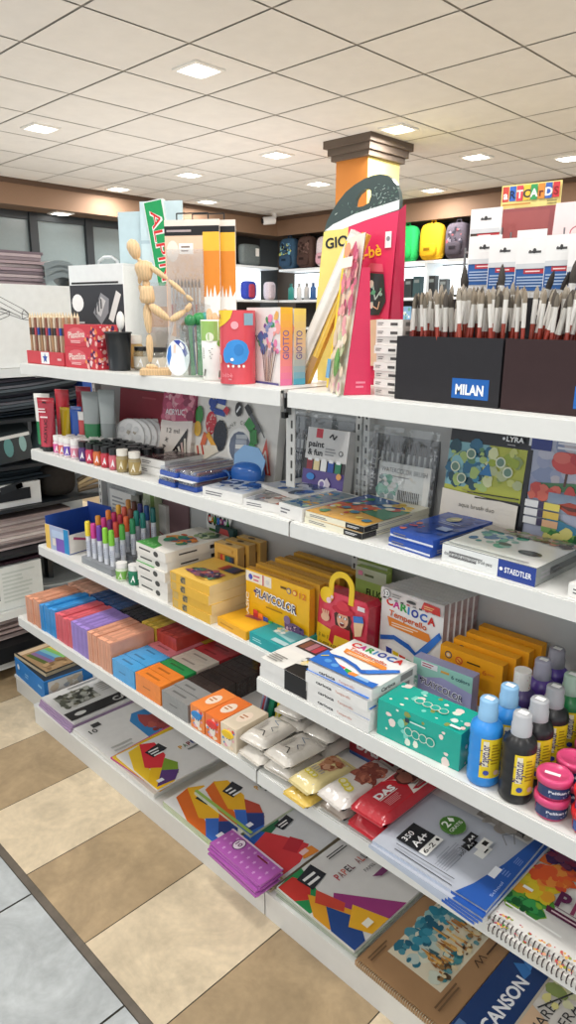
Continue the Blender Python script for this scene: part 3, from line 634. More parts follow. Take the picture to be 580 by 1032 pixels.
brushset(-.722, .272, 'orange and white hanging brush set card behind the mannequin, front one', 32); brushset(-.697, .313, 'orange and white hanging brush set card, mostly hidden rear one', 32)
def sleeve(x, y, rz, lab, h=.26, ry=0):
    t = thing('brush_pack', lab, 'brush pack', (x, y, e1), rz=rz, ry=ry); a = MB(); a.box(0, .004, 0, .10, .008, h, 'ddd6cc'); P = face(a, 'f', .1, .004, h, o=(0, .004, 0)); P.r(.05, .5, .95, .75, 'e0b080'); P.r(.1, .05, .9, .2, '3c3a4a'); a.build('backing_card', 'paper', t)
    a = MB(); a.box(-.005, -.004, 0, .105, .003, h+.01, 'f8f8f8'); a.build('clear_sleeve', 'film', t)
sleeve(-.86, .29, 30, 'clear sleeve with a pale card standing left of the brush set cards'); sleeve(-.72, .245, 40, 'clear sleeve leaning behind the mannequin torso', .22, 14)
# clear tub of modelling tools with a palette
t = thing('tool_tub', 'clear tub packed with green, red and blue modelling tools', 'tub', (-.445, .18, e1))
a = MB(); a.lathe([(.001, 0), (.05, 0), (.052, .003), (.058, .14)], 'f4f8f6', 20); a.build('tub', 'clear', t)
rnd = random.Random(5)
for i, c in enumerate(['2f8a4c', '3aa060', '2c7a48', 'c83c3c', '2a6ab8', '2f8a4c', '9cc83c', '6a5a48', '38908a', 'b83840', '2f8a4c', '86703a']):
    an = i*2.4; r = .012+.026*((i*7) % 5)/4; a = MB(); x, y = r*math.cos(an), r*math.sin(an); zt = .10+.05*rnd.random(); a.limb((x*.8, y*.8, .004), (x, y, zt), [(0, .007), (.5, .005), (1, .006)], c, 8); a.ball((x, y, zt+.012), .0165, c, 10, 6); a.build('modelling_tool', 'plastic', t)
t = thing('palette_set', 'round white and blue palette in front of the tub of tools', 'palette', (-.462, .112, e1+.001), rz=45, rx=-8)
a = MB(); Ts = a.T; a.T = Matrix.Diagonal((.62, 1, .95, 1)) @ Matrix.Translation((0, 0, .055)) @ Matrix.Rotation(PI/2, 4, 'X'); a.cyl(.052, 0, .004, 'dfe6ea', 22); a.T = Ts
P = Paint(a, lambda u, v, e: (-.032+u*.0645, -.004-e, .003+v*.099), .0645, .099); P.p([(.02, .5), (.1, .25), (.22, .55), (.2, .85), (.08, .75)], '2a6fc0'); P.p([(.3, .96), (.55, .98), (.8, .85), (.92, .6), (.8, .5), (.65, .75)], '2b3f94'); P.c(.5, .4, .26, 'f2f4f4'); P.p([(.55, .85), (.72, .7), (.78, .78), (.62, .92)], 'f0f0f0'); P.p([(.3, .62), (.4, .62), (.42, .85), (.32, .85)], 'f0c8b8'); P.ring(.5, .4, .16, 'd8e0e4', 'eef2f2'); a.build('palette', 'plastic', t)
carton('white_card', 'plain white card standing left of the round palette', 'card', (-.60, .20, e1), (.10, .003, .09), 'e8eae8', rz=40)
# white and green cup of wooden sticks
t = thing('stick_tub', 'white and green tub holding pale wooden modelling sticks', 'tub', (-.318, .135, e1))
a = MB(); a.lathe([(.001, 0), (.038, 0), (.039, .002), (.043, .155), (.041, .155), (.037, .01)], 'e9e9e4', 20); P = curved(a, .041, 0, .155, -2.7, .2); P.fn = (lambda u, v, e: ((.0392+.004*v+e)*math.cos(-2.7+2.9*u), (.0392+.004*v+e)*math.sin(-2.7+2.9*u), .155*v))
for i in range(8): P.put([(i/8, .66), ((i+1)/8, .66), ((i+1)/8, .98), (i/8, .98)], '9cc46a')
P.k += 1; P.c(.52, .72, .1, 'e8f0d8'); P.c(.75, .62, .07, '7ab04a'); P.lines(.3, .36, .7, .55, 6, '9a9a94', 4); P.p([(.3, .08), (.36, .2), (.4, .18), (.34, .06)], '5a5a50'); P.p([(.7, .05), (.72, .18), (.76, .17), (.74, .04)], '6a6a60'); a.build('tub', 'paper', t)
for i in range(7): a = MB(); an = i*.9; x, y = .022*math.cos(an), .022*math.sin(an); a.limb((x*.7, y*.7, .01), (x, y, .175+.008*math.sin(i*2)), [(0, .005), (.75, .008), (.95, .0085), (1, .004)], 'd8b48c', 8); a.build('wooden_stick', 'wood', t)
# red round tub with a blue round animal shape
def disc(P, u, v, ru, rv, c, n=10):
    for i in range(n):
        a0, a1 = -1+2*i/n, -1+2*(i+1)/n; h0, h1 = math.sqrt(1-a0*a0), math.sqrt(max(0, 1-a1*a1)); P.put([(u+ru*a0, v-rv*h0), (u+ru*a1, v-rv*h1), (u+ru*a1, v+rv*h1), (u+ru*a0, v+rv*h0)], c)
    P.k += 1
t = thing('crayon_tub', 'round red tub with a yellow top corner and a big blue shape', 'tub', (-.212, .113, e1))
a = MB(); a.cyl(.045, 0, .178, 'd8505a', 26, top='c84450'); P = curved(a, .045, 0, .178, -2.5, .45); P.k = 3
[P.put([(.02+.05*i, .998), (.02+.05*i, 1-.24*math.sqrt(max(0, 1-(i/10)**2))), (.07+.05*i, 1-.24*math.sqrt(max(0, 1-((i+1)/10)**2))), (.07+.05*i, .998)], 'f2cc3a') for i in range(10)]; P.k += 1; P.t('TR', .10, .88, .065, 'c0504a'); P.lines(.1, .81, .3, .86, 2, 'd88a40', 3); P.c(.55, .80, .07, 'e8a8b0'); P.r(.72, .80, .92, .96, '8ab0c0')
disc(P, .58, .44, .24, .17, '3a8fd8'); disc(P, .40, .40, .09, .11, '3a8fd8'); disc(P, .62, .47, .09, .08, '2f80c8'); P.c(.50, .34, .03, 'f4f4f4'); P.c(.24, .34, .045, 'e8a890', .06)
for u in (.43, .52, .62, .70): P.c(u, .25, .022, 'f4f0e8', .02)
P.t('bèbè', .3, .10, .06, 'e88890'); P.lines(.1, .05, .7, .09, 1, 'e89aa0', 3); a.build('tub', 'gloss', t)
# two colour pencil boxes turned with their spines to the right
def spine(c1, c2, c3):
    def f(get):
        P = get('r')
        for i in range(12):
            q = i/12; a_, b_ = (hx(c1), hx(c2)) if q > .5 else (hx(c2), hx(c3)); s_ = (1-q)*2 if q > .5 else (.5-q)*2
            P.put([(0, q), (1, q), (1, q+1/12), (0, q+1/12)], tuple(a_[j]*(1-s_)+b_[j]*s_ for j in range(4)))
        P.k += 1; P.t('GIOTTO', .70, .34, .10, '6a60a0', 1.9, 90, .01)
        F = get('f'); F.t('OTTO', .04, .56, .08, '2a2a2a', .36, 0, .03); F.dots(.42, .45, .8, .85, 16, ['4a9a6a', '7a5aa0', '88a0c8', '5a7ab0'], .07, 4); F.dots(.68, .4, .98, .9, 12, ['e88ab0', 'f0a8a0', 'e8b060', 'e8d8e0'], .08, 6)
        for i in range(7): F.stroke([(.62+.03*i-.04, .04), (.50+.07*i, .45+.04*(i % 3))], .018, ['4a3a30', '6a5040', 'a88a60'][i % 3])
        F.r(0, 0, 1, .03, '5a5a90'); get('t').r(0, 0, 1, 1, 'e8e4e0')
    return f
carton('pencil_box', 'white box of colour pencils with a yellow to pink spine', 'box', (-.235, .205, e1), (.185, .036, .178), 'ebe8e4', spine('f0c030', 'f0a050', 'e87aa8'), rz=-32, mt='gloss') if 0 else None
R_ = 14
carton('pencil_box', 'white colour pencil box with a yellow to pink spine, left of a pair', 'box', (-.232, .163, e1), (.150, .036, .185), 'ebe8e4', spine('f0c030', 'f09a60', 'e87aa8'), rz=-10, mt='gloss')
carton('pencil_box', 'white colour pencil box with a yellow to blue spine, right of a pair', 'box', (-.225, .2025, e1), (.150, .036, .183), 'ebe8e4', spine('f0d860', 'e8c8a0', '58b8d8'), rz=-10, mt='gloss')
# tall cardboard display with an arched black chalkboard top
t = thing('cardboard_display', 'tall yellow and pink cardboard display with an arched black chalk patterned top', 'display', (-.018, .30, e1))
KX = lambda px: -.084+(px-328)*.00306
KZ = lambda py: 1.917-(py-180)*.00222-e1
K = lambda px, py: (KX(px), KZ(py))
out = [(326, 392), (322, 322), (325, 280), (330, 228), (338, 208), (352, 190), (370, 180), (385, 178), (396, 184), (403, 198), (404, 215), (398, 322), (398, 392)]
hole = [(370, 190.5), (375, 190), (377, 193), (377, 198), (375, 204), (370, 206.5), (364, 207), (361, 205), (362, 199), (365, 194)]
ring = [K(*q) for q in out]
i0 = 6
pts = ring[:i0+1] + [K(*q) for q in hole] + [K(*hole[0])] + ring[i0:]
a = MB()
def clipped(pts, lo): return pts
mid = KZ(222)
low = [K(326, 392), K(322, 322), K(325, 280), K(330, 228), K(404, 215), K(398, 322), K(398, 392)]
a.prism(low, 0, .012, 'd8335f'); 
top = [K(330, 228), K(333, 217), K(338, 208), K(344, 199), K(352, 190), K(361, 184), K(370, 180)] + [K(*q) for q in hole[::-1]] + [K(*hole[-1])] + [K(370, 180), K(378, 178), K(385, 178), K(391, 180), K(396, 184), K(400, 190), K(403, 198), K(404, 206), K(404, 215)]
a.prism(top, 0, .012, '3c4a48', side='50605c')
P = Paint(a, lambda u, v, e: (KX(u), -e, KZ(v)), 1/.00306*.00001, 1, 0); P.W = .00306; P.H = -.00222
P.put([(326, 392), (322, 322), (325, 280), (330, 228), (356, 222), (350, 392)], 'e8d478'); P.k += 1
P.put([(331, 227), (340, 221), (362, 213), (404, 205), (404, 214), (372, 221), (350, 227)], 'dfe6e4'); P.k += 1
rnd = random.Random(2)
for i in range(240):
    u = rnd.uniform(334, 402); v = rnd.uniform(181, 215)
    if v < 222-38*math.sin(min(1, (u-330)/52)*PI/2)+3 or v > 217-(u-335)*.16 or (358 < u < 379 and 187 < v < 210) or (u > 392 and v < 192): continue
    q = rnd.uniform(0, 6); L_ = rnd.uniform(1.2, 3.0); P.put([(u, v), (u+.35, v+.35), (u+L_*math.cos(q)+.35, v+L_*math.sin(q)+.35), (u+L_*math.cos(q), v+L_*math.sin(q))], rnd.choice(['a8c0b4', 'd0dcd4', '6f9a80', '8aa49c']))
P.k += 1
Q = Paint(a, lambda u, v, e: (KX(331)+u*.22, -e, KZ(262)+v*.22), .22, .22); Q.k = 4
Q.t('GIO', .02, .16, .11, '20242a', .33, 4, .03); Q.t('be-bè', .42, .0, .12, 'f2b83a', .40, 8, .02); Q.ring(.40, .22, .05, '7a3060', '5a2a50', .6)
Q.r(.86, .12, .94, .28, 'f0e8ea'); Q.c(.90, .21, .025, '8a8a90')
Q.p([(.60, -.5), (.58, -.25), (.66, -.12), (.86, -.14), (.90, -.42), (.82, -.56), (.66, -.56)], '30383a'); Q.p([(.62, -.1), (.86, -.12), (.84, -.04), (.68, -.02)], 'd85a70'); Q.stroke([(.66, -.3), (.72, -.22), (.76, -.4), (.84, -.3)], .015, 'b8c8c0'); Q.stroke([(.7, -.45), (.8, -.5), (.82, -.42)], .012, 'e8c0a0'); Q.dots(.64, -.5, .84, -.2, 6, ['5aa078', 'd8d0c0', '88b0a0'], .03, 3)
Q.p([(.62, -.62), (.88, -.60), (.86, -1.1), (.60, -1.1)], 'e8d0b0')
a.build('printed_panel', 'gloss', t)
a = MB(); x1 = KX(404); a.poly([(x1, 0, KZ(215)), (KX(398), 0, KZ(392)), (KX(398)+.012, .05, KZ(392)), (x1+.010, .012, KZ(209))], 'c42c50'); a.poly([(x1, .012, KZ(215)), (x1+.010, .012, KZ(209)), (KX(398)+.012, .05, KZ(392)), (KX(398), .012, KZ(392))], 'a82444'); a.build('side_flap', 'gloss', t)
t = thing('wedge_display', 'pink wedge shaped carton with a painted picture face in front of the tall display', 'display', (.165, .082, e1), rz=58)
a = MB(); a.prism([(0, 0), (.062, 0), (.050, .262), (.032, .262)], 0, .12, 'd8335a'); 
P = Paint(a, lambda u, v, e: (v*.0355-e*3, .12-u*.12, v*.30), .12, .30)
a.poly([(-.0005, .12, 0), (-.0005, 0, 0), (.0385, 0, .33), (.0385, .12, .33)], 'ece4d8'); a.poly([(.0400, .12, .33), (.0400, 0, .33), (.032, 0, .262), (.032, .12, .262)], 'c03050')
P.k = 6; P.r(.02, .02, .14, 1.08, 'f0d23a'); P.dots(.25, .55, .95, 1.0, 26, ['e0708a', 'e88aa0', 'f0a8a8', 'c85a80', 'f0c8b0'], .12, 3); P.dots(.3, .02, .95, .55, 26, ['e8dcc0', 'e0a0b0', 'f0e8d8', 'd8c8b0', 'c0d0a8'], .13, 8); P.c(.68, .22, .16, '4a9a50', .10); P.c(.7, .26, .1, '63b060', .07); P.r(.16, .1, .38, .24, '5ab0d8'); P.c(.5, 1.0, .18, 'e8a07a', .05); P.r(.2, .88, .9, .95, 'f4eee8')
F = face(a, 'f', .06, .1, .26); F.lines(.45, .05, .9, .12, 2, 'e88aa0', 3); a.build('carton_body', 'gloss', t)
carton('strip_box', 'long pale plastic wrapped strip box leaning against the tall display', 'box', (-.135, .205, e1), (.034, .02, .40), 'dcd8d0', lambda get: get('f').r(.12, .02, .5, .98, 'ece9e2').r(.6, .05, .8, .95, 'cfc9be'), ry=26, rz=14, mt='wrap')
carton('strip_box', 'long yellow strip box leaning beside the plastic wrapped one', 'box', (-.092, .22, e1), (.016, .02, .385), 'e0b848', lambda get: get('f').r(.0, .0, 1, .2, 'b08a5a').r(.3, .2, .5, 1, 'ecd070'), ry=24, rz=14, mt='gloss')
carton('strip_box', 'slim yellow box leaning at the foot of the pink wedge carton', 'box', (-.0, .215, e1), (.014, .02, .33), 'ecd040', lambda get: get('f').r(.0, .0, 1, .12, '5a8a50').r(.5, .1, .9, 1, 'f0dc70'), ry=11, rz=14, mt='gloss')
carton('small_carton', 'plain cream carton standing behind the leaning strip boxes', 'box', (-.06, .315, e1), (.07, .05, .09), 'e6dfcc', lambda get: get('f').r(.0, .1, 1, .13, 'd0c8b4'))
# stack of nine flat white boxes
def flatart(get):
    P = get('f'); P.t('maped', .06, .35, .34, '3a3a3a', .22) if 0 else P.lines(.06, .3, .34, .72, 2, '6a6662', 3); P.r(.55, .3, .82, .62, '4a4846'); P.lines(.4, .3, .52, .6, 1, 'b88', 2) if 0 else None
    get('r').r(.1, .25, .4, .7, '8a8886')
for i in range(9): carton('flat_box', 'flat white printed box, %s in the stack beside the black brush box' % lvl(i, 9), 'box', (.203+.002*math.sin(i*2), .138+.003*math.cos(i*3), e1+i*.0176), (.068, .10, .0172), 'e4e0da', flatart, group='stacked white boxes on the top shelf')
carton('yellow_tag', 'yellow price tag card beside the stack of white boxes', 'card', (.196, .118, e1+.085), (.022, .001, .035), 'e8d048', lambda get: get('f').c(.6, .5, .25, 'c8d0b0')) if 0 else None
# black brush display boxes
def milan(x, lab, c):
    t = thing('brush_display_box', lab, 'display box', (x, .11, e1))
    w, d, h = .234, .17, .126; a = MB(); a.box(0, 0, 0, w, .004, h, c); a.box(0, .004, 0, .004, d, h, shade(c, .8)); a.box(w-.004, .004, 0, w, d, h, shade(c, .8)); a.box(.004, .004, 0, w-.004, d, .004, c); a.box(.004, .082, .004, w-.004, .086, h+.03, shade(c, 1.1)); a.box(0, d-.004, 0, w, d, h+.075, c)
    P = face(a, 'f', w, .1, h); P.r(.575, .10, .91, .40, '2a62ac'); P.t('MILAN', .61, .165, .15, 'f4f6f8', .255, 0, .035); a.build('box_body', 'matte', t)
    return t
milan(.279, 'black display box of paintbrushes with a blue badge, left one', '2e2d30'); milan(.518, 'dark brown black display box of paintbrushes at the right edge', '3a2b2c')
def brush_proto(h1, fer, br, L=.205, r=.0036, fl=.042, bl=.024, broad=1.0):
    t = thing('paintbrush', 'x', 'paintbrush', (0, 0, 0), group='paintbrushes standing in the display boxes')
    a = MB(); a.limb((0, 0, 0), (0, 0, L-fl-bl), [(0, r*.5), (.5, r*.9), (1, r)], h1, 6); a.build('handle', 'gloss', t)
    a = MB(); a.limb((0, 0, L-fl-bl), (0, 0, L-bl), [(0, r*1.05), (1, r*1.15*broad)], fer, 7); a.build('ferrule', 'steel', t)
    a = MB(); a.limb((0, 0, L-bl), (0, 0, L), [(0, r*1.1*broad), (.35, r*1.25*broad), (.75, r*.8*broad), (1, r*.08)], br, 7); a.build('bristles', 'cloth', t)
    return t
bp = [brush_proto('9a3a2c', 'd9d5ce', '8a7e6e'), brush_proto('8c3428', 'cfcbc4', '6e675c', .198), brush_proto('a04434', 'e2ded8', '9a9184', .212, .004), brush_proto('6a2a24', 'c8c4bc', '544e48', .205, .0046, .045, .03)]
big = [brush_proto('7a2c22', 'd8d6d2', '4a4642', .255, .006, .05, .042), brush_proto('2c2624', 'b8b6b2', '3a3634', .245, .005, .05, .035)]
rnd = random.Random(21); n = 0
for bx in (.279, .518):
    for row, (yy, cnt) in enumerate(((.122, 19), (.138, 19), (.154, 18), (.172, 16), (.21, 12), (.235, 9))):
        for i in range(cnt):
            if bx > .4 and i > cnt*.72: continue
            u = (i+.5)/cnt + rnd.uniform(-.015, .015)
            if bx < .4 and .70 < u < .745: continue
            if bx > .4 and .12 < u < .2 and row > 1: continue
            q = bp[rnd.randrange(4)]
            dup(q, (bx+.012+u*.21, yy+.004*rnd.random(), e1+.006+.012*(row >= 4)), rz=rnd.uniform(0, 90), rx=rnd.uniform(-5, 4), ry=rnd.uniform(-7, 7) if bx < .4 else rnd.uniform(-3, 14), label='one of many red handled paintbrushes standing in the %s display box' % ('left black' if bx < .4 else 'right brown black'), group='red handled paintbrushes in the %s box' % ('left' if bx < .4 else 'right')); n += 1
for i, (x, y, ry, w) in enumerate([(.335, .245, 0, 0), (.352, .25, -4, 1), (.365, .255, 12, 1), (.425, .25, -2, 0), (.47, .24, 14, 1), (.485, .255, 16, 1), (.555, .25, 2, 0), (.585, .245, 10, 1), (.62, .25, 16, 0), (.64, .26, 20, 0)]):
    dup(big[w], (x, y, e1+.012), rx=-3, ry=ry, label='tall dark tipped paintbrush rising above the others, %s from the left' % ORD[i], group='tall paintbrushes at the back of the display boxes')
for q in bp + big:
    for c in list(q.children): bpy.data.objects.remove(c)
    bpy.data.objects.remove(q)
# wire rack with hanging brush packets and greeting cards
t = thing('card_rack', 'wire rack holding greeting cards behind the brush boxes', 'rack', (.30, .46, e1))
a = MB()
for x in (.0, .30): a.rod((x, .0, 0), (x, .0, .36), .003, '8a8c8e')
for z in (.05, .16, .27, .33):
    a.rod((-.02, -.03, z), (.42, -.03, z), .0022, '8a8c8e')
for k in range(8): a.rod((-.02+.06*k, -.03, .30), (-.02+.06*k, -.03, .345), .002, '8a8c8e')
a.rod((.40, 0, 0), (.40, 0, .36), .003, '8a8c8e'); a.build('wire_frame', 'metal', t)
a = MB(); a.box(-.02, -.04, .0, .42, .06, .006, '5a5c5e'); a.build('base', 'steel', t)
def signart(get):
    P = get('f'); P.r(0, 0, 1, 1, 'e8d888')
    for i, (ch, c, c2) in enumerate(zip('aRTCArDS', ['c84a40', '3a6ac0', 'd84a58', 'e8c040', '3a9a5a', 'd88a3a', '3a62b0', 'c83a40'], ['f4f0ea', '1c2a50', 'f0e0d8', '3a3a3a', 'f4f0ea', '6a2a20', 'f0ece8', '8a1a20'])):
        P.r(.02+.122*i, .54+.01*(i % 2), .02+.122*i+.108, .96, c); P.t(ch, .075+.122*i, .62, .22, c2, None, 0, .03, 'c')
    P.lines(.04, .40, .78, .50, 1, 'c0894a', 3); P.r(.1, .06, .26, .34, 'f2f0ea'); P.c(.18, .2, .03, '8a7a9a'); P.lines(.8, .36, .96, .50, 2, '8a8050', 2); P.ring(.9, .2, .05, 'c8b870', 'e8d888', .7)
t2 = carton('rack_sign', 'yellow sign with coloured letter blocks on top of the card rack', 'sign', (.285, .475, e1+.375), (.132, .003, .075), 'e8d888', signart, rz=8)
a = MB(); a.rod((.07, .002, 0), (.07, .002, -.373), .003, '8a8c8e'); 
o = a.build('sign_post', 'metal', t2)
def card(x, y, z, w, h, c, lab, f):
    carton('greeting_card', lab, 'card', (x, y, z), (w, .003, h), c, f, rx=-6, rz=6)
card(.282, .445, e1+.215, .14, .185, '8e4a4c', 'dark red greeting card with a pale heart on the wire rack', lambda get: get('f').r(.0, .0, .88, .96, '98504f').lines(.15, .4, .55, .55, 2, 'e0c8c0', 2).p([(.66, .52), (.70, .60), (.74, .55), (.78, .60), (.82, .52), (.74, .38)], 'e0d0cc'))
card(.425, .44, e1+.215, .10, .185, 'e8cfcf', 'pale pink greeting card with a red line figure on the wire rack', lambda get: get('f').ring(.5, .66, .14, 'b86a72', 'e8cfcf', .8).stroke([(.4, .5), (.7, .3), (.45, .2)], .04, 'a85a64'))
card(.515, .43, e1+.205, .12, .19, '5a9a80', 'green greeting card with white drawing at the right edge', lambda get: get('f').stroke([(.3, .3), (.4, .6), (.6, .5), (.5, .25)], .04, 'd8ece4').ring(.5, .7, .1, 'd8ece4', '5a9a80').r(.0, .0, .06, 1, 'e8ece8'))
card(.262, .49, e1+.20, .10, .16, 'dcdad4', 'white greeting card tucked behind the dark red one', lambda get: get('f').lines(.2, .3, .8, .6, 3, 'a0a0a0', 4))
def packet(x, y, z, w, h, lab, brown=False, rz=6):
    t = thing('brush_packet', lab, 'brush packet', (x, y, z), rz=rz, group='white hanging brush packets')
    a = MB(); a.box(0, 0, 0, w, .003, h, 'e9e8e6'); P = face(a, 'f', w, .003, h)
    P.r(.36, .86, .40, .875, '3a3a3a'); P.r(.34, .84, .68, .865, '4a4a4a'); P.c(.5, .865, .05, '3a3a3a', .03)
    b = '4a4038' if brown else '2c5c9c'
    P.r(.03, .40, .97, .66, b); P.r(.25, .60, .97, .655, 'b8343c'); P.lines(.3, .612, .9, .645, 1, 'f0d8d8', 3); P.lines(.08, .44, .9, .58, 4, 'a8bcd8' if not brown else 'b8a898', 5); P.r(.03, .66, .97, .72, 'cfd2d4')
    for i in range(3): P.stroke([(.3+.18*i, .05), (.32+.18*i, .38)], .03, 'c8c4be')
    a.build('backing_card', 'paper', t)
    a = MB(); a.poly([(0, -.006, e1-z+.001), (w, -.006, e1-z+.001), (w, -.004, h*.40), (0, -.004, h*.40)], 'f6f6f6'); a.build('clear_pocket', 'clear', t)
for i, (x, y, z, w, h) in enumerate([(.300, .325, .165, .072, .165), (.355, .315, .155, .068, .165), (.415, .318, .15, .075, .165), (.405, .335, .165, .06, .17), (.475, .322, .15, .062, .17), (.525, .315, .14, .055, .165)]):
    packet(x, y, e1+z, w, h, 'white brush packet with a blue band hanging behind the brushes, %s from the left' % ORD[i])
packet(.258, .395, e1+.245, .072, .15, 'white packet with a dark brown band hanging above the blue banded packets', True)
t = thing('packet_rack', 'low wire rail carrying the hanging brush packets', 'rack', (.28, .345, e1)); a = MB(); a.rod((0, 0, 0), (0, 0, .31), .003, '8a8c8e'); a.rod((.32, 0, 0), (.32, 0, .31), .003, '8a8c8e'); a.rod((0, 0, .30), (.32, 0, .30), .003, '8a8c8e'); a.build('wire_frame', 'metal', t)

# ================================================================== SECOND SHELF
e2 = S2 + .0006
def tube(x, y, h, w, body, capc, lab, top='e6e4de', rz=20, txt=None, sp=.5, cap=.018):
    t = thing('paint_tube', lab, 'paint tube', (x, y, e2), rz=rz, group='paint tubes standing at the left end of the second shelf')
    a = MB(); a.cyl(w*.36, 0, cap, capc, 14); a.build('cap', 'plastic', t)
    a = MB(); N = 16; R = []
    for zt, k in ((cap, 0), (cap+.01, .05), (h*.5, .45), (h*.8, .8), (h*.9, 1), (h, 1)):
        rx_ = w*.42*(1-k)+w*.52*k; ry_ = w*.42*(1-k)+.003*k
        R.append([(a.vert((rx_*math.cos(2*PI*i/N), ry_*math.sin(2*PI*i/N), zt)), zt) for i in range(N)])
    for q in range(5):
        c = body if R[q+1][0][1] <= h*sp+.001 or (R[q][0][1] < h*sp) else top
        for i in range(N):
            j = (i+1) % N; a.idx([R[q][i][0], R[q][j][0], R[q+1][j][0], R[q+1][i][0]], c, 0, True)
    a.idx([v for v, _ in R[-1]], top)
    if txt:
        f = lambda u, v, e: (-w*.5+u*w, -(w*.42*(1-min(1, v*1.05))+.006)*(1-(2*u-1)**2*.35)-e*6, v*h)
        P = Paint(a, f, w, h); P.t(txt, .72, .18, .3, '1c1c1c', None, 90, .02) if 0 else P.t(txt, .66, .16, .06, '1a1618', h*.44/w, 90, .015); P.r(.38, .9, .62, .93, '3a1018'); P.lines(.15, .72, .85, .82, 2, 'f0d8d8', 4); P.lines(.3, .62, .75, .68, 1, 'f0d8d8', 2)
    a.build('tube_body', 'gloss', t)
tube(-1.338, .135, .205, .062, '1f7a48', '1c1e1e', 'green and white paint tube at the far left end of the second shelf', rz=35)
tube(-1.283, .122, .195, .068, 'b83848', '1c1c1c', 'crimson acrylic paint tube with vertical black lettering', top='c02c3c', txt='ACRYLIC', sp=.9, rz=30)
tube(-1.275, .19, .155, .045, 'd8b828', '2a2a2a', 'yellow paint tube right of the crimson tube', top='d8b828', sp=.9)
tube(-1.335, .215, .215, .066, 'b02c38', '1c1c1c', 'red topped paint tube standing behind the crimson tube', top='c03440', sp=.2)
tube(-1.235, .215, .16, .05, '3a5ab0', '1c1c1c', 'violet blue paint tube beside the yellow tube', top='6a80c0', sp=.8)
tube(-1.195, .19, .155, .052, '2450a0', '1c1c1c', 'blue paint tube in the middle of the tubes', top='2450a0', sp=.9)
tube(-1.29, .28, .225, .07, 'a83440', '1c1c1c', 'dark red topped tube behind the blue tube', top='b04050', sp=.3)
tube(-1.155, .19, .15, .03, 'c04848', '2a2a2a', 'slim red and white paint tube right of the blue tube', top='d8d4d0', sp=.6)
tube(-1.10, .20, .225, .066, '2a7848', '2a2a2a', 'silver paint tube with a green lower half behind the white caps', top='9aa09e', sp=.45, rz=35)
tube(-1.035, .225, .235, .06, '8a908e', '2a2a2a', 'plain silver paint tube leaning by the white palettes', top='a2a8a6', sp=.5, rz=35)
# rows of small acrylic jars
WC, BC = 'ece8e4', '1d1d1f'
fr = [((x, .113), WC) for x in (-1.196, -1.159, -1.122, -1.073)] + [((x, .113), BC) for x in (-1.018, -.971, -.922, -.875, -.825)]
lbl = ['d85a9a', 'e06a60', '6a4ab0', 'e08aa0', '5a3a7a', 'c83a5a', 'd8703a', 'c83a48', 'd86a78']
for i, ((x, y), c) in enumerate(fr):
    jar((x, y, e2), 'small front row acrylic jar, %s of the %s capped ones from the left' % ((ORD[i], 'white') if i < 4 else (ORD[i-4], 'black')), 'e8d8dc' if i < 4 else shade(lbl[i], .8), c, .0175, .068, .02, 'acrylic jars with %s caps' % ('white' if i < 4 else 'black'), (lbl[i], 'f4f0f0', ['b03a8a', '3a3a90', 'e09a40'][i % 3]))
for r in range(1, 4):
    for i in range(11):
        x = -1.185+.041*i+.013*r; wc = i < 4
        if r == 3 and i < 1: continue
        jar((x, .113+.038*r, e2), 'small acrylic jar with a %s cap, %s row behind the front, %s from the left' % ('white' if wc else 'black', ('first', 'second', 'third')[r-1], ORD[i]), 'e0ccd0' if wc else '6a3a4a', WC if wc else BC, .0175, .068, .02, 'acrylic jars with %s caps' % ('white' if wc else 'black'), (lbl[(i*2+r) % 9], 'f4f0f0', '3a3a90'))
for i, x in enumerate((-.775, -.712)): jar((x, .113+.004*i, e2), 'glass jar of gold paint with a white cap, %s of two' % ('left', 'right')[i], '9a8a64', 'e4dfd4', .020, .072, .02, 'gold paint jars', ('a8905a', 'e8e0c8', '8a7040'))
jar((-.80, .17, e2), 'red labelled jar with a black cap beside the gold jars', 'c04a50', BC, .02, .07, .02, None, ('c83a48', 'f0e8e8', 'd86a60')); jar((-.84, .20, e2), 'black capped jar behind the second gold jar', '5a3a40', BC, .018, .07, .02, None, ('8a4a50', 'e8e0e0', '3a3a90'))
# white flower palettes
for i in range(5):
    t = thing('paint_palette', 'round white flower shaped palette, %s' % ['front one of the leaning row', 'second of the leaning row', 'third of the leaning row', 'fourth of the leaning row', 'rearmost of the leaning row'][i], 'palette', (-.975+.016*i, .262+.016*i, e2+.001), rz=38, rx=-16, group='white round palettes on the second shelf')
    a = MB(); a.T = Matrix.Diagonal((.76, .76, .86, 1)) @ Matrix.Translation((0, 0, .079)) @ Matrix.Rotation(PI/2, 4, 'X'); a.lathe([(.001, 0), (.078, 0), (.079, .004), (.072, .005), (.03, .002), (.001, .003)], 'e6e6e4', 26)
    a.T = Matrix()
    P = Paint(a, lambda u, v, e: ((u-.5)*.12, -.0045-e, v*.136), .12, .136)
    for q in range(8): 
        an = q*PI/4; P.c(.5+.3*math.cos(an), .5+.3*math.sin(an), .088, 'd2d3d2', n=10); P.k -= 1
    P.k += 1; P.c(.5, .5, .12, 'd8d8d6'); P.p([(.42, .62), (.5, .56), (.56, .66), (.46, .70)], 'a09888'); a.build('palette', 'plastic', t)
t = thing('paint_palette', 'oval white palette leaning left of the round palettes', 'palette', (-1.06, .235, e2+.001), rz=38, rx=-14)
a = MB(); a.T = Matrix.Translation((0, 0, .055)) @ Matrix.Rotation(PI/2, 4, 'X'); a.cyl(.054, 0, .004, 'e2e2e0', 22); a.T = Matrix(); P = Paint(a, lambda u, v, e: ((u-.5)*.11, -.0044-e, v*.11), .11, .11)
for q in range(6): P.c(.5+.3*math.cos(q*1.05), .5+.3*math.sin(q*1.05), .1, 'd0d1d0', n=10)
a.build('palette', 'plastic', t)
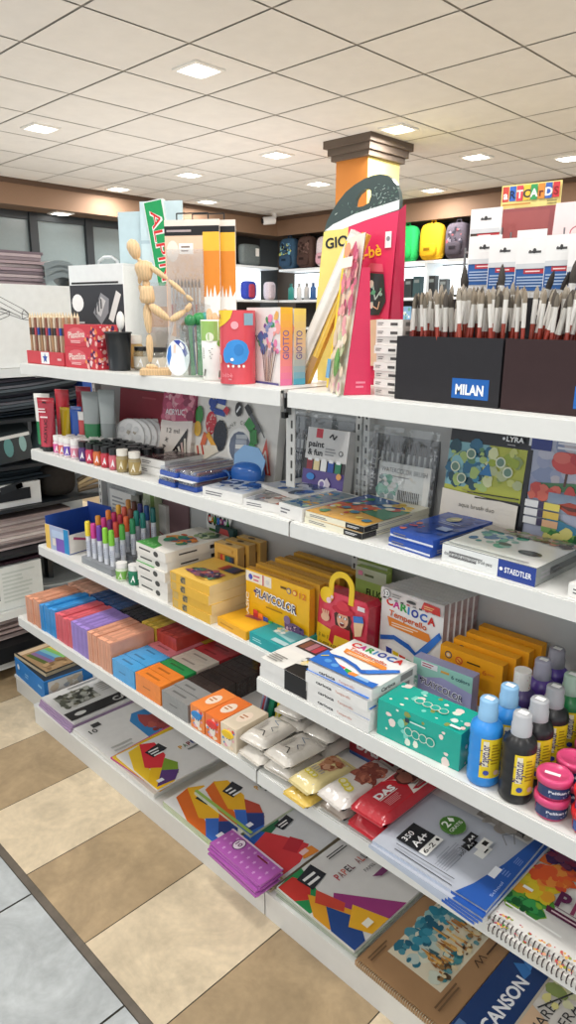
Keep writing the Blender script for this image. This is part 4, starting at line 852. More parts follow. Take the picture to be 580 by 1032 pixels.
carton('red_board', 'dark red board leaning against the back panel behind the white palettes', 'board', (-1.17, .345, e2), (.29, .004, .225), '8e2a38', lambda get: get('f').r(.0, .0, 1, .02, '7a2230').lines(.5, .86, .8, .92, 1, 'a84a50', 2), rx=-6)
# boxes leaning on the back panel
def acr(get):
    P = get('f'); P.r(0, .58, 1, 1, 'b8486a'); P.dots(.02, .6, .98, .98, 30, ['c85a78', 'a83a5a', 'd88a9a', '8a2a4a', 'e0a8b0'], .1, 3); P.p([(0, .55), (1, .62), (1, .5), (0, .48)], 'e8dcd4'); P.t('ACRYLIC', .12, .66, .075, 'f4e8ec', .6, 3, .02); P.t('12 ml', .22, .42, .065, '5a5250', .4, 2, .0); P.t('24 x', .2, .12, .085, '4a4442', .12*3, 75, .0)
    P.p([(.40, .14), (.88, .52), (.86, .10)], '2a2624'); 
    for i in range(5): P.stroke([(.47+.09*i, .14+.06*i), (.60+.07*i, .13+.015*i)], .06, ['d8d0c4', 'b8b0a4', 'e0d8cc', 'c8a8a0', 'd0c8b8'][i])
    P.r(.78, .03, .92, .09, '3a3a3a'); get('r').r(0, .6, 1, 1, 'a04060').r(0, .3, 1, .34, 'c8bcb0')
carton('acrylic_set', 'acrylic paint set box with a pink top and triangular window', 'box', (-.835, .288, e2), (.165, .04, .25), 'e2d8ce', acr, rx=-10, mt='gloss', rz=2)
def col(get):
    P = get('f'); P.ring(.58, .38, .155, 'f4f2ec', '6a7488', .82)
    for i in range(5): P.stroke([(.53, .50-.06*i), (.66, .52-.06*i)], .035, ['c8ccd0', 'a8b0bc', 'e0e0dc', '8a98b0', 'c8c0b8'][i])
    for i, ch in enumerate('FUNNY COLLAGE'):
        an = math.radians(158-i*11.5); ch == ' ' or P.t(ch, .58+.185*math.cos(an), .38+.185*math.sin(an)*.36/.24*1.0, .05, '7a7a70', None, math.degrees(an)-90, 0, 'c'); P.k -= 1
    P.k += 1
    P.c(.21, .62, .07, 'c8303c', .15); P.dots(.16, .5, .26, .74, 12, ['f0d8d0'], .008, 3); P.stroke([(.20, .78), (.26, .92), (.38, .90)], .05, '2c4a9c'); P.stroke([(.24, .78), (.38, .76)], .05, '2c4a9c'); P.c(.2, .88, .035, '2c4a9c'); P.p([(.19, .95), (.20, 1.0), (.22, .95)], 'd0b040')
    P.c(.34, .48, .085, '1f2430', .2); P.stroke([(.16, .48), (.12, .3)], .06, 'd86a40'); P.stroke([(.18, .48), (.3, .3)], .05, 'e0a030'); P.p([(.02, .3), (.3, .35), (.34, .28), (.06, .05)], 'e8dcc8'); P.stroke([(.06, .3), (.09, .15)], .02, 'c03c30'); P.stroke([(.12, .32), (.15, .2)], .02, 'c03c30')
    P.c(.06, .7, .05, '3a8a40', .12); P.c(.05, .52, .05, 'e0b040', .1); P.p([(.36, .8), (.40, .86), (.44, .82), (.42, .74)], 'c83040'); P.c(.55, .84, .04, '181818', .09); P.stroke([(.53, .80), (.57, .88)], .015, 'f0f0f0'); P.stroke([(.66, .86), (.82, .6)], .035, '505458'); P.stroke([(.64, .9), (.70, .8)], .05, '2a2a2a')
    P.stroke([(.66, .72), (.74, .62), (.76, .45), (.70, .3)], .08, '2f8a3c'); P.p([(.64, .34), (.70, .28), (.78, .34), (.72, .22)], '2f8a3c'); P.p([(.82, .12), (.90, .55), (.98, .12)], 'c84a3c'); P.stroke([(.84, .14), (.9, .4), (.95, .14)], .012, 'e8dcd0'); P.stroke([(.88, .55), (.80, .7)], .01, '555'*2); P.dots(.08, .02, .5, .1, 14, ['5a5a4a', 'a83a30', '2a2a2a', '6a8a40'], .03, 6)
carton('collage_box', 'white craft collage box with colourful cut out shapes', 'box', (-.675, .316, e2), (.385, .03, .25), 'e6e2da', col, rx=-7, mt='gloss')
carton('dark_card', 'dark brown card standing between the acrylic set and the collage box', 'card', (-.695, .355, e2), (.10, .012, .24), '55363a', rx=-4)
# blue pouch
t = thing('blue_pouch', 'round blue plastic pouch with a pale flap in front of the collage box', 'pouch', (-.335, .255, e2), rz=15); a = MB(); a.sup(.105, .07, .075, '2f66b4', .75, 18, 10); a.build('body', 'gloss', t); a = MB(); a.T = Matrix.Translation((0, -.01, .035)) @ Matrix.Rotation(-.25, 4, 'X'); a.prism([(-.045, 0), (.05, 0), (.058, .05), (.03, .085), (-.02, .09), (-.05, .06)], 0, .004, '7fa6cc'); a.build('flap', 'gloss', t); a = MB(); a.lathe([(.016, .0), (.020, .004), (.016, .008), (.012, .004), (.016, 0)], '3a6cb0', 14); b = a.build('ring', 'plastic', t); b.location = (-.065, -.02, .03); b.rotation_euler = (PI/2, 0, 0)
# flat boxes lying on the second shelf
def picbox(lab, loc, size, rz, tops, side='e4e2de', bg=None, seed=1, extra=None, grp=None, mt='gloss', name='flat_box'):
    def f(get):
        P = get('t'); 
        if bg: P.r(.03, .03, .97, .97, bg)
        P.dots(.12, .12, .88, .88, 22, tops, .12, seed); get('f').lines(.08, .25, .55, .75, 2, '77757a', seed); get('r').lines(.1, .25, .8, .75, 2, '99979a', seed+1)
        if extra: extra(get, P)
    return carton(name, lab, 'box', loc, size, side, f, rz=rz, group=grp, mt=mt)
picbox('flat white box with a dark brown picture lid next to the gold jars, upper', (-.735, .152, e2+.0255), (.125, .19, .024), 3, ['5a3c40', '3c2c30', '7a5a58', '8a7a78'], bg='4a3438', seed=3); picbox('flat white box under the brown lidded box next to the gold jars', (-.74, .148, e2), (.13, .19, .0245), 0, ['888080'], seed=4)
def clamshell(i, x, y, z, rz, lab):
    t = thing('pencil_case', lab, 'case', (x, y, z), rz=rz, group='blue clear topped pencil cases'); a = MB(); a.bbox(0, 0, 0, .085, .235, .014, '24489a', r=.004); a.build('tray', 'gloss', t)
    a = MB(); 
    for q in range(5): a.rod((.014+.014*q, .012, .0185), (.014+.014*q, .222, .0185), .004, ['b0a0a0', '7a6a70', 'c8b8a8', '5a6a9a', '9a4a50'][q])
    a.build('pencils', 'paper', t)
    a = MB(); a.bbox(.002, .002, .0145, .083, .233, .025, 'eef2f6', r=.003); a.build('clear_lid', 'clear', t)
carton('backing_card', 'white card with yellow seals under the blue pencil cases', 'card', (-.56, .092, e2+.0265), (.17, .25, .002), 'e6e6e2', lambda get: get('t').c(.55, .1, .06, 'e0c030').c(.75, .5, .06, 'e0c030'))
clamshell(0, -.56, .095, e2, -2, 'blue clear topped pencil case, lowest of three'); clamshell(1, -.47, .10, e2, 1, 'blue clear topped pencil case beside the lowest one, under the white card'); clamshell(2, -.555, .098, e2+.029, -1, 'blue clear topped pencil case on the white card, left'); clamshell(3, -.468, .105, e2+.029, 2, 'blue clear topped pencil case on the white card, right')
bl = ['3a64a8', '2c4c8a', '8aa8cc', 'd8dce0', '4a5a70']
picbox('flat white box with a blue picture lid in front of the blue pouch', (-.345, .094, e2), (.15, .15, .027), 6, bl, bg='c8ccd2', seed=5); picbox('flat white box with a blue striped lid lying behind the front row', (-.225, .205, e2), (.17, .14, .036), -8, bl, bg='b8c0cc', seed=8)
picbox('flat grey box with a red tinted picture lid at the shelf joint', (-.18, .098, e2), (.14, .10, .022), 8, ['a86a5a', '6a6a68', 'c8c0b8', '8a8480'], bg='a8a6a2', seed=9); picbox('flat white box with a teal and blue picture lid at the shelf joint', (-.085, .20, e2), (.11, .12, .02), 5, ['4a8a80', 'c8a0a0', '8a8a88'], seed=12)
picbox('thick white box with a blue green picture lid just right of the joint', (-.055, .105, e2), (.085, .20, .034), -4, ['3a7a8a', '2c5a8a', 'd0a040', '8aa890', '50607a'], bg='7a8a90', seed=14)
def book(get, P):
    P.r(.0, .0, 1, .0, 'ffffff') if 0 else None; P.p([(0, .0), (1, .0), (1, .30), (.5, .36), (0, .28)], 'e0a848'); P.p([(0, .28), (.5, .36), (1, .30), (1, .55), (.4, .62), (0, .5)], 'd05a34'); P.p([(.5, .36), (1, .28), (1, .7), (.7, .66)], '3a7a58'); P.p([(0, .5), (.4, .62), (.7, .9), (0, .95)], '2f4f90'); P.dots(.1, .1, .9, .9, 20, ['e8c860', 'c84a3a', '3f7f9a', '4a8a50', 'e8e0d0'], .07, 6)
for i in range(2): picbox('painting block with a bright orange and blue cover, %s of two' % ('lower', 'upper')[i], (.035+.003*i, .103, e2+.0155*i), (.185, .245, .015), -3+i, ['e8c860', '3a62a0'], 'e9e4cc', None, 4, (lambda get, P: (book(get, P), get('f').r(.70, .05, 1, .95, '1a1a1c').lines(.73, .3, .97, .7, 2, 'e8e8e8', 3), get('r').r(0, .05, .2, .95, '1a1a1c'))), 'painting blocks lying on the second shelf')
picbox('pale flat pad lying behind the painting blocks', (.13, .23, e2), (.16, .12, .02), -6, ['d8d8d4', 'c8ccc8'], 'dcdcd8', None, 5) if 0 else None
def bluenote(get, P): P.dots(.05, .05, .35, .4, 6, ['b83a4a', 'd06a50', '8a3a60'], .06, 3); P.c(.45, .72, .13, '9aa080', .1); P.p([(.35, .7), (.6, .7), (.52, .82)], 'd8c890'); P.r(.6, .3, .85, .42, '8aa0d0'); P.lines(.35, .5, .9, .6, 2, '7a94d0', 3)
for i in range(2): picbox('blue box of pencils with a round emblem, %s of two' % ('lower', 'upper')[i], (.283+.003*i, .108, e2+.0195*i), (.115, .22, .019), -6+2*i, ['2a4a98', '244088'], '2c4fa4', None, 7, (lambda get, P: (bluenote(get, P), get('f').r(0, .2, 1, .42, 'd8dce8'))), 'blue boxes on the second shelf')
def staed(get, P): P.r(0, 0, 1, 1, 'e4e6e2'); P.dots(.1, .35, .5, .8, 14, ['3a8a90', '2c6a9a', '58a890', '9ac0b8'], .08, 5); P.c(.76, .36, .12, '3a4a48', .08); P.c(.45, .45, .07, '4a5a58', .05); P.p([(0, .8), (1, .85), (1, 1), (0, 1)], 'a8a098'); P.dots(.2, .82, .98, .98, 16, ['c89080', '7a8a60', '5a4a40'], .06, 8); P.r(.02, .03, .9, .06, 'a0a4a4'); F = get('f'); F.r(0, 0, 1, 1, 'e2e4e2'); F.r(.62, 0, 1, 1, '2a4290'); F.t('STAEDTLER', .69, .34, .30, 'f0f2f6', .27, 0, .02); F.c(.655, .5, .018, 'f0f2f6'); F.t('double ended watercolour brush pens', .03, .42, .22, '3a3c40', .53, 0, 0); get('r').r(.3, .3, .9, .7, '5a5e60')
picbox('flat watercolour brush pen box with a blue lettered corner at the front edge', (.42, .105, e2), (.205, .185, .036), -2, ['c8d0cc'], '8a8e8c', None, 3, staed)
picbox('small white rounded pack peeking in at the right edge of the second shelf', (.685, .10, e2), (.12, .16, .025), -8, ['c84050', '2a2a2a', 'd8d8d4'], 'ecebe6', None, 6)
# upright packs right of the joint
def bagp(x, lab, w):
    t = thing('brush_bag', lab, 'brush bag', (x, .335, e2), rx=-5)
    a = MB(); a.box(0, .022, 0, w, .026, .21, '85888a'); a.build('backing', 'paper', t)
    for i in range(16): a = MB(); x1 = .012+(w-.024)*i/15; a.rod((x1, .014, .005), (x1, .014, .12), .0035, '34363a', 6); a.rod((x1, .014, .12), (x1, .014, .145), .0038, 'c8caca', 6); a.limb((x1, .014, .145), (x1, .014, .172), [(0, .0036), (.5, .004), (1, .0006)], '4a4644', 6); a.build('brush', 'plastic', t)
    a = MB(); N = 10
    for i in range(N):
        u, v = i/N, (i+1)/N; f = lambda q: -.012*math.sin(PI*q)-.004*math.sin(q*17)
        a.poly([(u*w, f(u), 0), (v*w, f(v), 0), (v*w, f(v)*.6+.004, .225), (u*w, f(u)*.6+.004, .225)], 'f2f4f4', 0, True)
    a.build('clear_bag', 'film', t)
bagp(-.275, 'clear bag of grey brushes hanging left, behind the paint pen box', .25)
def pf(get):
    P = get('f'); P.r(0, .52, 1, 1, 'd9d7d4'); P.r(.22, .86, .38, .99, 'c83040'); P.t('paint', .06, .73, .085, '2a2a2c', .38, 0, .03); P.k += 0; P.t('& fun', .06, .61, .085, '2a2a2c', .36, 0, .03); P.lines(.48, .62, .8, .74, 3, '9a9a9a', 3); P.stroke([(.55, .88), (.62, .93), (.66, .86), (.72, .92)], .03, '2a2a2a'); P.ring(.86, .68, .05, '2a2a2a', 'd9d7d4', .7)
    P.r(0, .0, 1, .42, '5a4a8a'); P.r(.0, .40, 1, .55, '3c3638')
    for i, c in enumerate(['8a2a34', 'e0cc9a', 'e8e8e4', '2c50a0', '2a7a5a']): P.r(.08+.175*i, .40, .22+.175*i, .55, c); P.r(.10+.175*i, .53, .20+.175*i, .575, 'e8e8e8')
    P.c(.22, .30, .10, '3a86d0', .05); P.p([(.40, .08), (.62, .32), (.72, .24), (.62, .04)], 'd8ccd8'); P.ring(.52, .22, .09, 'f0e8f0', '8a78b0', .6); P.c(.9, .36, .06, 'e0a060'); P.lines(.72, .06, .96, .16, 2, 'c0b8d8', 5); P.r(.02, .02, .4, .1, 'c8c4d0'); get('r').r(0, 0, 1, 1, 'c9c7c4')
carton('paint_pen_box', 'grey and purple paint pen box showing a row of five pens', 'box', (-.165, .30, e2), (.145, .035, .192), 'd4d2d0', pf, rx=-9, mt='gloss', rz=2)
def wcb(t):
    a = MB(); a.box(0, .03, 0, .245, .034, .195, '6c6e70'); P = face(a, 'f', .245, .004, .195, o=(0, .03, 0)); P.r(0, .0, .34, .72, '4a4c50'); P.lines(.05, .2, .28, .5, 6, 'b0b0b0', 3); P.stroke([(.03, .62), (.14, .68), (.24, .62), (.3, .68)], .012, 'd0d0d0'); a.build('backing_card', 'paper', t)
    for i in range(14): a = MB(); x1 = .014+.0165*i; a.rod((x1, .022, .10), (x1, .022, .150), .0035, 'b8bab8', 6); a.limb((x1, .022, .15), (x1, .022, .18), [(0, .0036), (.5, .004), (1, .0006)], '44403e', 6); a.build('brush', 'plastic', t)
    a = MB(); a.box(.085, .006, .002, .243, .010, .125, 'e2e2de'); P = face(a, 'f', .158, .004, .123, o=(.085, .006, .002)); P.t('WATERCOLOR BRUSH', .06, .80, .10, '3a3c3e', .88, 0, .0); P.lines(.06, .70, .9, .75, 1, '8a8a8a', 3); P.dots(.04, .1, .38, .68, 22, ['4a9a80', '7ab8a0', 'a8ccc0', 'd8d8d4', '5a7a78'], .08, 3)
    for i in range(12): P.stroke([(.44+.035*i, .1), (.44+.035*i, .46)], .018, '4a4a4c'); P.k -= 1
    P.k += 1; P.r(.80, .03, .98, .20, '3a8a74'); P.t('20+1', .82, .07, .09, 'f0f4f2', .14, 0, .02); a.build('printed_sleeve', 'paper', t)
    a = MB(); N = 10
    for i in range(N):
        u, v = i/N, (i+1)/N; f = lambda q: .004-.005*math.sin(q*19)-.008*math.sin(PI*q)
        a.poly([(u*.26-.005, f(u), 0), (v*.26-.005, f(v), 0), (v*.26-.005, f(v)+.004, .215), (u*.26-.005, f(u)+.004, .215)], 'f4f6f6', 0, True)
    a.build('clear_bag', 'film', t)
t = thing('brush_set', 'clear bag of watercolour brushes with a pale printed sleeve', 'brush set', (-.02, .335, e2), rx=-6); wcb(t)
def lyra(get):
    P = get('f'); P.r(0, .84, 1, 1, '232428'); P.r(.94, 0, 1, 1, '232428'); P.r(.0, .36, .94, .84, 'b4b848'); P.p([(0, .42), (0, .84), (.5, .84), (.45, .6), (.25, .42)], '7fb0b8'); P.dots(.04, .44, .5, .82, 34, ['3a8aa8', '2c6a8a', '8cc0c8', '5a8a60', 'a8c070', '1f4a58'], .075, 4); P.dots(.5, .5, .9, .82, 20, ['c8cc78', '8a9a60', 'b8c090', 'd8dca8', '98a838'], .06, 6); P.p([(.42, .56), (.52, .68), (.58, .56)], '2c78b0')
    for u, v in ((.66, .7), (.76, .62), (.12, .6), (.3, .74), (.22, .5)): P.ring(u, v, .06, 'e0e4c8', '6a8a78', .75)
    P.p([(0, .0), (0, .38), (.5, .36), (.94, .34), (.94, 0)], 'e0d8cc'); P.stroke([(.32, .385), (.94, .40)], .012, '2a2826'); P.stroke([(.42, .345), (.94, .365)], .016, '3a3632'); P.stroke([(.25, .40), (.4, .385)], .008, '8a7a50'); P.t('LYRA', .70, .90, .045, 'f0f0f0', .2, 0, .03); P.c(.67, .92, .015, 'f0f0f0'); P.lines(.72, .862, .86, .88, 1, 'a0a0a0', 3); P.t('aqua brush duo', .24, .235, .042, '6a6458', .44, 0, 0)
    for i in range(5): P.c(.36+.05*i, .14, .014, ['8a7a70', '6a6a68', '9a8a70', '50505a', '8a8a80'][i])
    P.lines(.3, .05, .8, .09, 2, 'b0a89c', 3); get('r').r(0, 0, 1, 1, '2a2a2c')
carton('brush_pen_box', 'black framed brush pen box with a green blue swirl picture', 'box', (.277, .318, e2), (.205, .03, .245), '26272a', lyra, rx=-7, mt='gloss')
carton('dark_board', 'black board standing behind the brush pen box', 'board', (.285, .366, e2), (.14, .006, .27), '1f2022')
def wcol(get):
    P = get('f'); P.r(.03, .02, .98, .98, 'a8acc0'); P.dots(.15, .5, .98, .95, 26, ['9aa0bc', 'b8b8c8', 'c0b8c0', '8a94b4'], .14, 2); P.r(.03, .84, .24, .98, '2c3a80'); P.lines(.3, .86, .7, .94, 2, 'dcdce4', 3); P.p([(.1, .50), (.98, .54), (.98, .60), (.5, .60), (.12, .56)], '4a7a50'); P.stroke([(.42, .56), (.43, .72)], .025, '5a3a34'); P.c(.43, .76, .17, 'c84a48', .09); P.c(.36, .80, .09, 'd86a60', .05); P.c(.52, .80, .08, 'b83a40', .05); P.c(.9, .66, .12, 'c85a50', .06); P.dots(.1, .44, .5, .52, 10, ['d86a58', 'c84a44'], .07, 5); P.r(.28, .34, .98, .50, '8a9ab0'); P.p([(.36, .40), (.5, .44), (.9, .40), (.84, .33), (.5, .34)], 'a8402c'); P.p([(.4, .405), (.85, .39), (.8, .37), (.5, .37)], '5a2a20')
    P.p([(.3, .32), (.7, .2), (.98, .26), (.98, .1), (.4, .08), (.25, .2)], '3f7a44'); P.p([(.3, .3), (.7, .22), (.6, .16), (.3, .2)], '3a7a9a'); P.dots(.3, .05, .98, .2, 20, ['4a8a48', '78a058', '2c5a3c', 'd0c878'], .06, 9)
    for i, c in enumerate(('d8a880', 'd8b850', 'e0d060')): P.r(.06, .20+.075*i, .20, .26+.075*i, 'e4e4e4'); P.r(.20, .20+.075*i, .26, .26+.075*i, '3a3050'); P.r(.26, .20+.075*i, .42, .26+.075*i, c)
    for i, c in enumerate(('e8e8e8', 'e8d858', 'c83838', '8a3a60', '2c4a9c', '88b0c8')): P.r(.05+.155*i, .03, .2+.155*i, .075, c)
carton('watercolour_set', 'watercolour set box with a painted river, boat and red tree', 'box', (.470, .325, e2), (.215, .03, .25), 'dfe0e4', wcol, rx=-5, mt='gloss', parts=None)

# ================================================================== THIRD SHELF
e3 = S3 + .0006
t = thing('marker_carton', 'open carton with a dark blue inside and pen drawing at the left end', 'box', (-1.31, .09, e3), rz=6)
a = MB(); w, d, h = .15, .20, .095
a.box(0, 0, 0, w, d, .003, '22408c'); a.box(0, .003, .003, .003, d-.003, h+.03, '2a4fa0'); a.box(w-.003, .003, .003, w, d-.003, h-.02, 'e2ddd6', l='22408c'); a.box(0, d-.003, .003, w, d, h+.05, '2a4fa0', f='22408c'); a.box(0, 0, .003, w, .003, h, 'c8c0d0', b='22408c')
P = face(a, 'f', w, d, h); P.r(0, 0, 1, 1, 'a8b4d0'); P.r(0, 0, .2, 1, 'e8c060'); P.r(.45, .0, .8, .7, '7a5ab0'); P.r(.8, 0, 1, 1, '2a8ac0'); P.r(.3, .55, .8, .85, 'b8c8e0'); P.r(.3, .2, .45, .5, 'e0d8d0')
P = face(a, 'r', w, d, h-.02); P.stroke([(.1, .8), (.45, .55)], .05, 'b04a70'); P.stroke([(.35, .4), (.7, .7), (.9, .8)], .012, '8a8a98'); P.dots(.4, .15, .9, .6, 12, ['8a8478', 'b8a898', '6a6a70'], .035, 4); a.build('carton', 'paper', t)
# marker stand
t = thing('marker_stand', 'pale clear stand holding rows of colourful capped markers', 'stand', (-1.055, .095, e3))
a = MB()
for j in range(5): a.box(0, .043*j, 0, .20, .043*(j+1)-.001, .025+.012*j, 'c8ccd0')
a.build('stepped_base', 'haze', t)
def marker_proto(c):
    t = thing('marker', 'x', 'marker', (0, 0, 0)); a = MB(); a.cyl(.0092, 0, .085, 'd8dae0', 10); a.build('barrel', 'plastic', t); P = curved(a, .0085, .01, .08, -2.4, .8)
    a = MB(); a.lathe([(.0104, .076), (.0106, .082), (.0098, .126), (.0075, .13), (.0005, .13)], c, 10); a.build('cap', 'plastic', t)
    a = MB(); band(a, .0092, .02, .06, -2.2, .6, 'c4c8d4', 5); C = curved(a, .0092, .02, .06, -2.2, .6); C.k = 4; C.lines(.3, .1, .5, .9, 4, 'a0a4b0', 3); a.build('label', 'paper', t); return t
mk = [['e8d23a', 'c83a8a', '6a3a9a', '8ac83a', '7ac03a'], ['e8a03a', 'd8408a', '7a3070', 'd84a3a', '5ab048'], ['f08a3a', 'c02a60', 'b83040', 'e86a3a', '2f8a5a'], ['e8b040', 'd8604a', '8a4a3a', '2a8a80', '1f7a70'], ['e09a4a', '6a3a2a', '3a3a80', '2c5a9a', '1f6a68']]
cn = {}
for j in range(5):
    for i in range(5):
        c = mk[j][i]
        if c not in cn: cn[c] = marker_proto(c); first = cn[c]
        dup(cn[c], (-1.055+.02+.039*i, .117+.043*j, e3+.026+.012*j), label='capped marker in the stand, %s row, %s from the left' % (['front', 'second', 'middle', 'fourth', 'back'][j], ORD[i]), group='capped markers in the pale stand')
for q in cn.values():
    for c in list(q.children): bpy.data.objects.remove(c)
    bpy.data.objects.remove(q)
jar((-.805, .105, e3), 'small clear pot with a white lid and green label in front of the markers', 'd8e0c8', 'eceae6', .021, .062, .018, None, ('7ab050', 'e8ead8', 'd0a848'))
jar((-.745, .115, e3), 'dark green labelled pot with a white lid in front of the markers', '1f7a58', 'eceae6', .021, .068, .02, None, ('1f7a58', 'f0f4f0', '2c9a70'))
jar((-.77, .165, e3), 'white lidded pot standing behind the dark green pot', 'd8dcd4', 'e8e6e2', .02, .07, .02, None, ('b8c8b8', 'f0f4f0', 'a8b8a0')); jar((-.708, .15, e3), 'slim pale pot with a beige lid beside the white box stack', 'd8d0c4', 'e0dcd2', .015, .05, .012, None, ('c8b8a0', 'f0ece0', 'a89880'))
carton('tall_box', 'tall narrow green and white box with a red foot against the back panel', 'box', (-1.02, .345, e3), (.075, .03, .262), 'b8c4a0', lambda get: get('f').r(0, 0, 1, .32, 'c84a50').p([(0, .3), (.5, .45), (1, .32), (1, .2), (0, .2)], 'd89090').r(.62, .4, .95, .98, '5a7a40').t('GENERICS', .88, .46, .045, '3a4a30', .9*.24/.075, 90, 0) if 0 else get('f').r(0, 0, 1, .32, 'c84a50').p([(0, .3), (.5, .45), (1, .32), (1, .2), (0, .2)], 'd89090').r(.62, .4, .95, .98, '6a8a4c').dots(.1, .5, .6, .95, 8, ['d8e0c8', '98a880'], .12, 3), mt='gloss')
carton('reflection_sheet', 'plain mauve brown board leaning on the back panel right of the tall green box', 'board', (-.935, .374, e3), (.15, .006, .30), '75595c')  # added sheet, its colour stands in for a pinkish reflection on the panel
for i, (x, y, z, h, c) in enumerate([(-1.22, .325, 0, .21, 'e4e2dc'), (-1.05, .36, 0, .19, 'd8d6d0')]):
    carton('marker_box', ['white printed box standing behind the markers', 'grey white box half hidden behind the markers'][i], 'box', (x, y, e3), (.15, .035, h), c, lambda get: get('f').lines(.1, .6, .9, .9, 4, 'a0a0a0', 4).ring(.2, .45, .07, '3a3a48', 'e4e2dc', .6).c(.4, .3, .07, '4a5aa0').stroke([(.5, .5), (.9, .4)], .03, 'b84a5a'))
for i in range(3): carton('silver_carton', 'silver grey slim carton lying on top of the white printed box, %s' % lvl(i, 3), 'box', (-1.225+.01*i, .325, e3+.2106+.0125*i), (.18, .045, .012), 'a8aaa8', lambda get: get('f').lines(.1, .2, .9, .8, 2, '6a6a6a', 3), group='silver slim cartons')
# white stack of five boxes
def wst(get):
    P = get('t'); P.p([(0, 0), (.62, 0), (.55, .16), (.3, .2), (0, .34)], '4a9a48'); P.ring(.12, .1, .05, '9ad090', '4a9a48', .7).ring(.28, .09, .05, '9ad090', '4a9a48', .7).ring(.44, .08, .05, '9ad090', '4a9a48', .7); P.dots(.25, .35, .75, .6, 20, ['d8823a', 'c85a3a', '2a6a78', '3a8a6a', 'e0a850'], .11, 4); P.p([(.45, .72), (.75, .66), (.95, .86), (.6, .95)], '7a9a58'); P.dots(.5, .7, .9, .92, 12, ['3a5a48', '98b080', 'c8d0b0'], .07, 6)
    get('f').t('baby fibra', .12, .35, .34, '4a4a48', .34, 0, .0) if 0 else get('f').lines(.1, .35, .5, .7, 1, '3a3a3a', 2).c(.68, .5, .08, '4a4a46', .28); get('r').t('the baby crayons', .2, .32, .36, '3a3a38', .42, 0, .0) if 0 else get('r').lines(.2, .35, .62, .7, 1, '3a3a3a', 4).r(.68, .3, .8, .7, '2a2a2a').lines(.82, .3, .95, .7, 1, '6a6a6a', 4)
for i in range(5): carton('crayon_box', 'white green cornered crayon box, %s in the stack of five' % lvl(i, 5), 'box', (-.70+.003*math.sin(i*2.2), .098+.003*math.cos(i*2), e3+.0325*i), (.165, .25, .032), 'e6e2da', wst, rz=-2+1.2*(i % 2), group='white crayon boxes on the third shelf')
def yst(get):
    P = get('t'); P.r(.0, .0, 1, 1, 'e6bc58'); P.r(.46, .62, .92, .92, 'd8a848'); 
    for i, c in enumerate(['b84a38', '8a3038', '2c4a50', '2a3a60', '3a3058', '28262c']): P.r(.48+.07*i, .64, .55+.07*i, .90, c)
    P.p([(.12, .22), (.3, .48), (.75, .52), (.86, .32), (.5, .14)], '8a5a6a'); P.dots(.2, .2, .8, .5, 26, ['4a5a9a', 'c86a6a', '6a3a6a', 'd8b0a0', '5a8a6a', '3a2a3a'], .06, 4); P.lines(.5, .08, .9, .14, 1, 'b08a30', 3)
    F = get('f'); F.r(.02, .1, .16, .9, 'c8a860'); F.r(.28, .15, .40, .85, '9a8860'); F.dots(.29, .2, .39, .8, 8, ['5a5a50'], .02, 3)
for i in range(4): carton('crayon_box', 'yellow crayon box with a pencil window, %s in its stack' % lvl(i, 4), 'box', (-.50+.003*math.sin(i*2), .086+.002*math.cos(i), e3+.0295*i), (.185, .175, .029), 'e0b858', yst, rz=-1+1.5*(i % 2), faces={'r': 'e8d09a', 'f': 'e0b040'}, group='yellow crayon boxes on the third shelf')
def flaty(get):
    P = get('t'); P.r(.04, .04, .96, .96, 'f0b428'); P.dots(.3, .35, .75, .8, 22, ['8a5a2a', 'c86a3a', '5a3a5a', 'd88a4a', '3a4a6a'], .06, 4); P.p([(.35, .3), (.6, .55), (.8, .45), (.7, .35)], 'a04a5a'); P.lines(.08, .6, .3, .9, 4, 'c88a20', 3); get('f').lines(.1, .3, .8, .7, 1, 'c88a20', 3)
carton('crayon_box', 'single flat yellow crayon box lying right of the yellow stack', 'box', (-.300, .10, e3), (.135, .20, .026), 'e8aa28', flaty, rz=-5)
def tealb(get): P = get('t'); P.p([(.28, .3), (.9, .22), (.94, .62), (.36, .72)], '9ac8cc'); P.dots(.3, .35, .5, .65, 10, ['e8d890', '8ac0a0', 'd8a0a0', 'e8e8e0'], .05, 4); P.r(.55, .32, .92, .6, '6aa8b0'); P.lines(.12, .82, .8, .92, 2, 'b8e0e0', 3); P.r(.55, .05, .95, .16, 'a8c8cc'); get('f').lines(.1, .3, .5, .7, 2, 'a0dcdc', 4)
carton('crayon_box', 'flat teal box with a clear window lying in front of the yellow upright boxes', 'box', (-.155, .092, e3), (.14, .165, .03), '1f9a9e', tealb, rz=-3)
def kraft(get):
    P = get('f'); P.r(.14, .50, .88, .82, 'a87830')
    for i, c in enumerate(['c03a34', 'd8823a', '2c5a40', '2a6a60', '2c4a6a', '3a3a48']): P.r(.26+.1*i, .52, .355+.1*i, .80, c)
    P.r(0, .0, 1, .46, 'ecc460'); P.lines(.08, .12, .8, .42, 6, 'b08a48', 4); P.r(.62, .06, .86, .2, '8a98b8'); P.r(.2, .87, .8, .95, 'd8aa58'); get('t').c(.5, .5, .14, '5a4020', .25)
for i in range(3): carton('pencil_carton', 'upright kraft yellow pencil box with a window of pencil tips, %s of three' % ['front', 'middle', 'rear'][i], 'box', (-.505+.012*i, .262+.037*i, e3), (.105, .030, .168+.004*i), 'd8a850', kraft, rz=3, faces={'r': 'c8a060', 't': 'dcb878'}, group='upright kraft pencil boxes')
t = thing('shelf_card', 'cut out card with multicoloured lettering standing against the back panel', 'card', (-.675, .372, e3)); a = MB(); a.prism([(0, .10), (.125, .10), (.11, .17), (.13, .215), (0, .225), (-.005, .17)], 0, .004, 'e8e8e2'); P = Paint(a, lambda u, v, e: (u*.125, -e, .10+v*.12), .125, .12); P.t('CARIOCA', .02, .62, .28, '2a2a2a', .94, 0, .06)
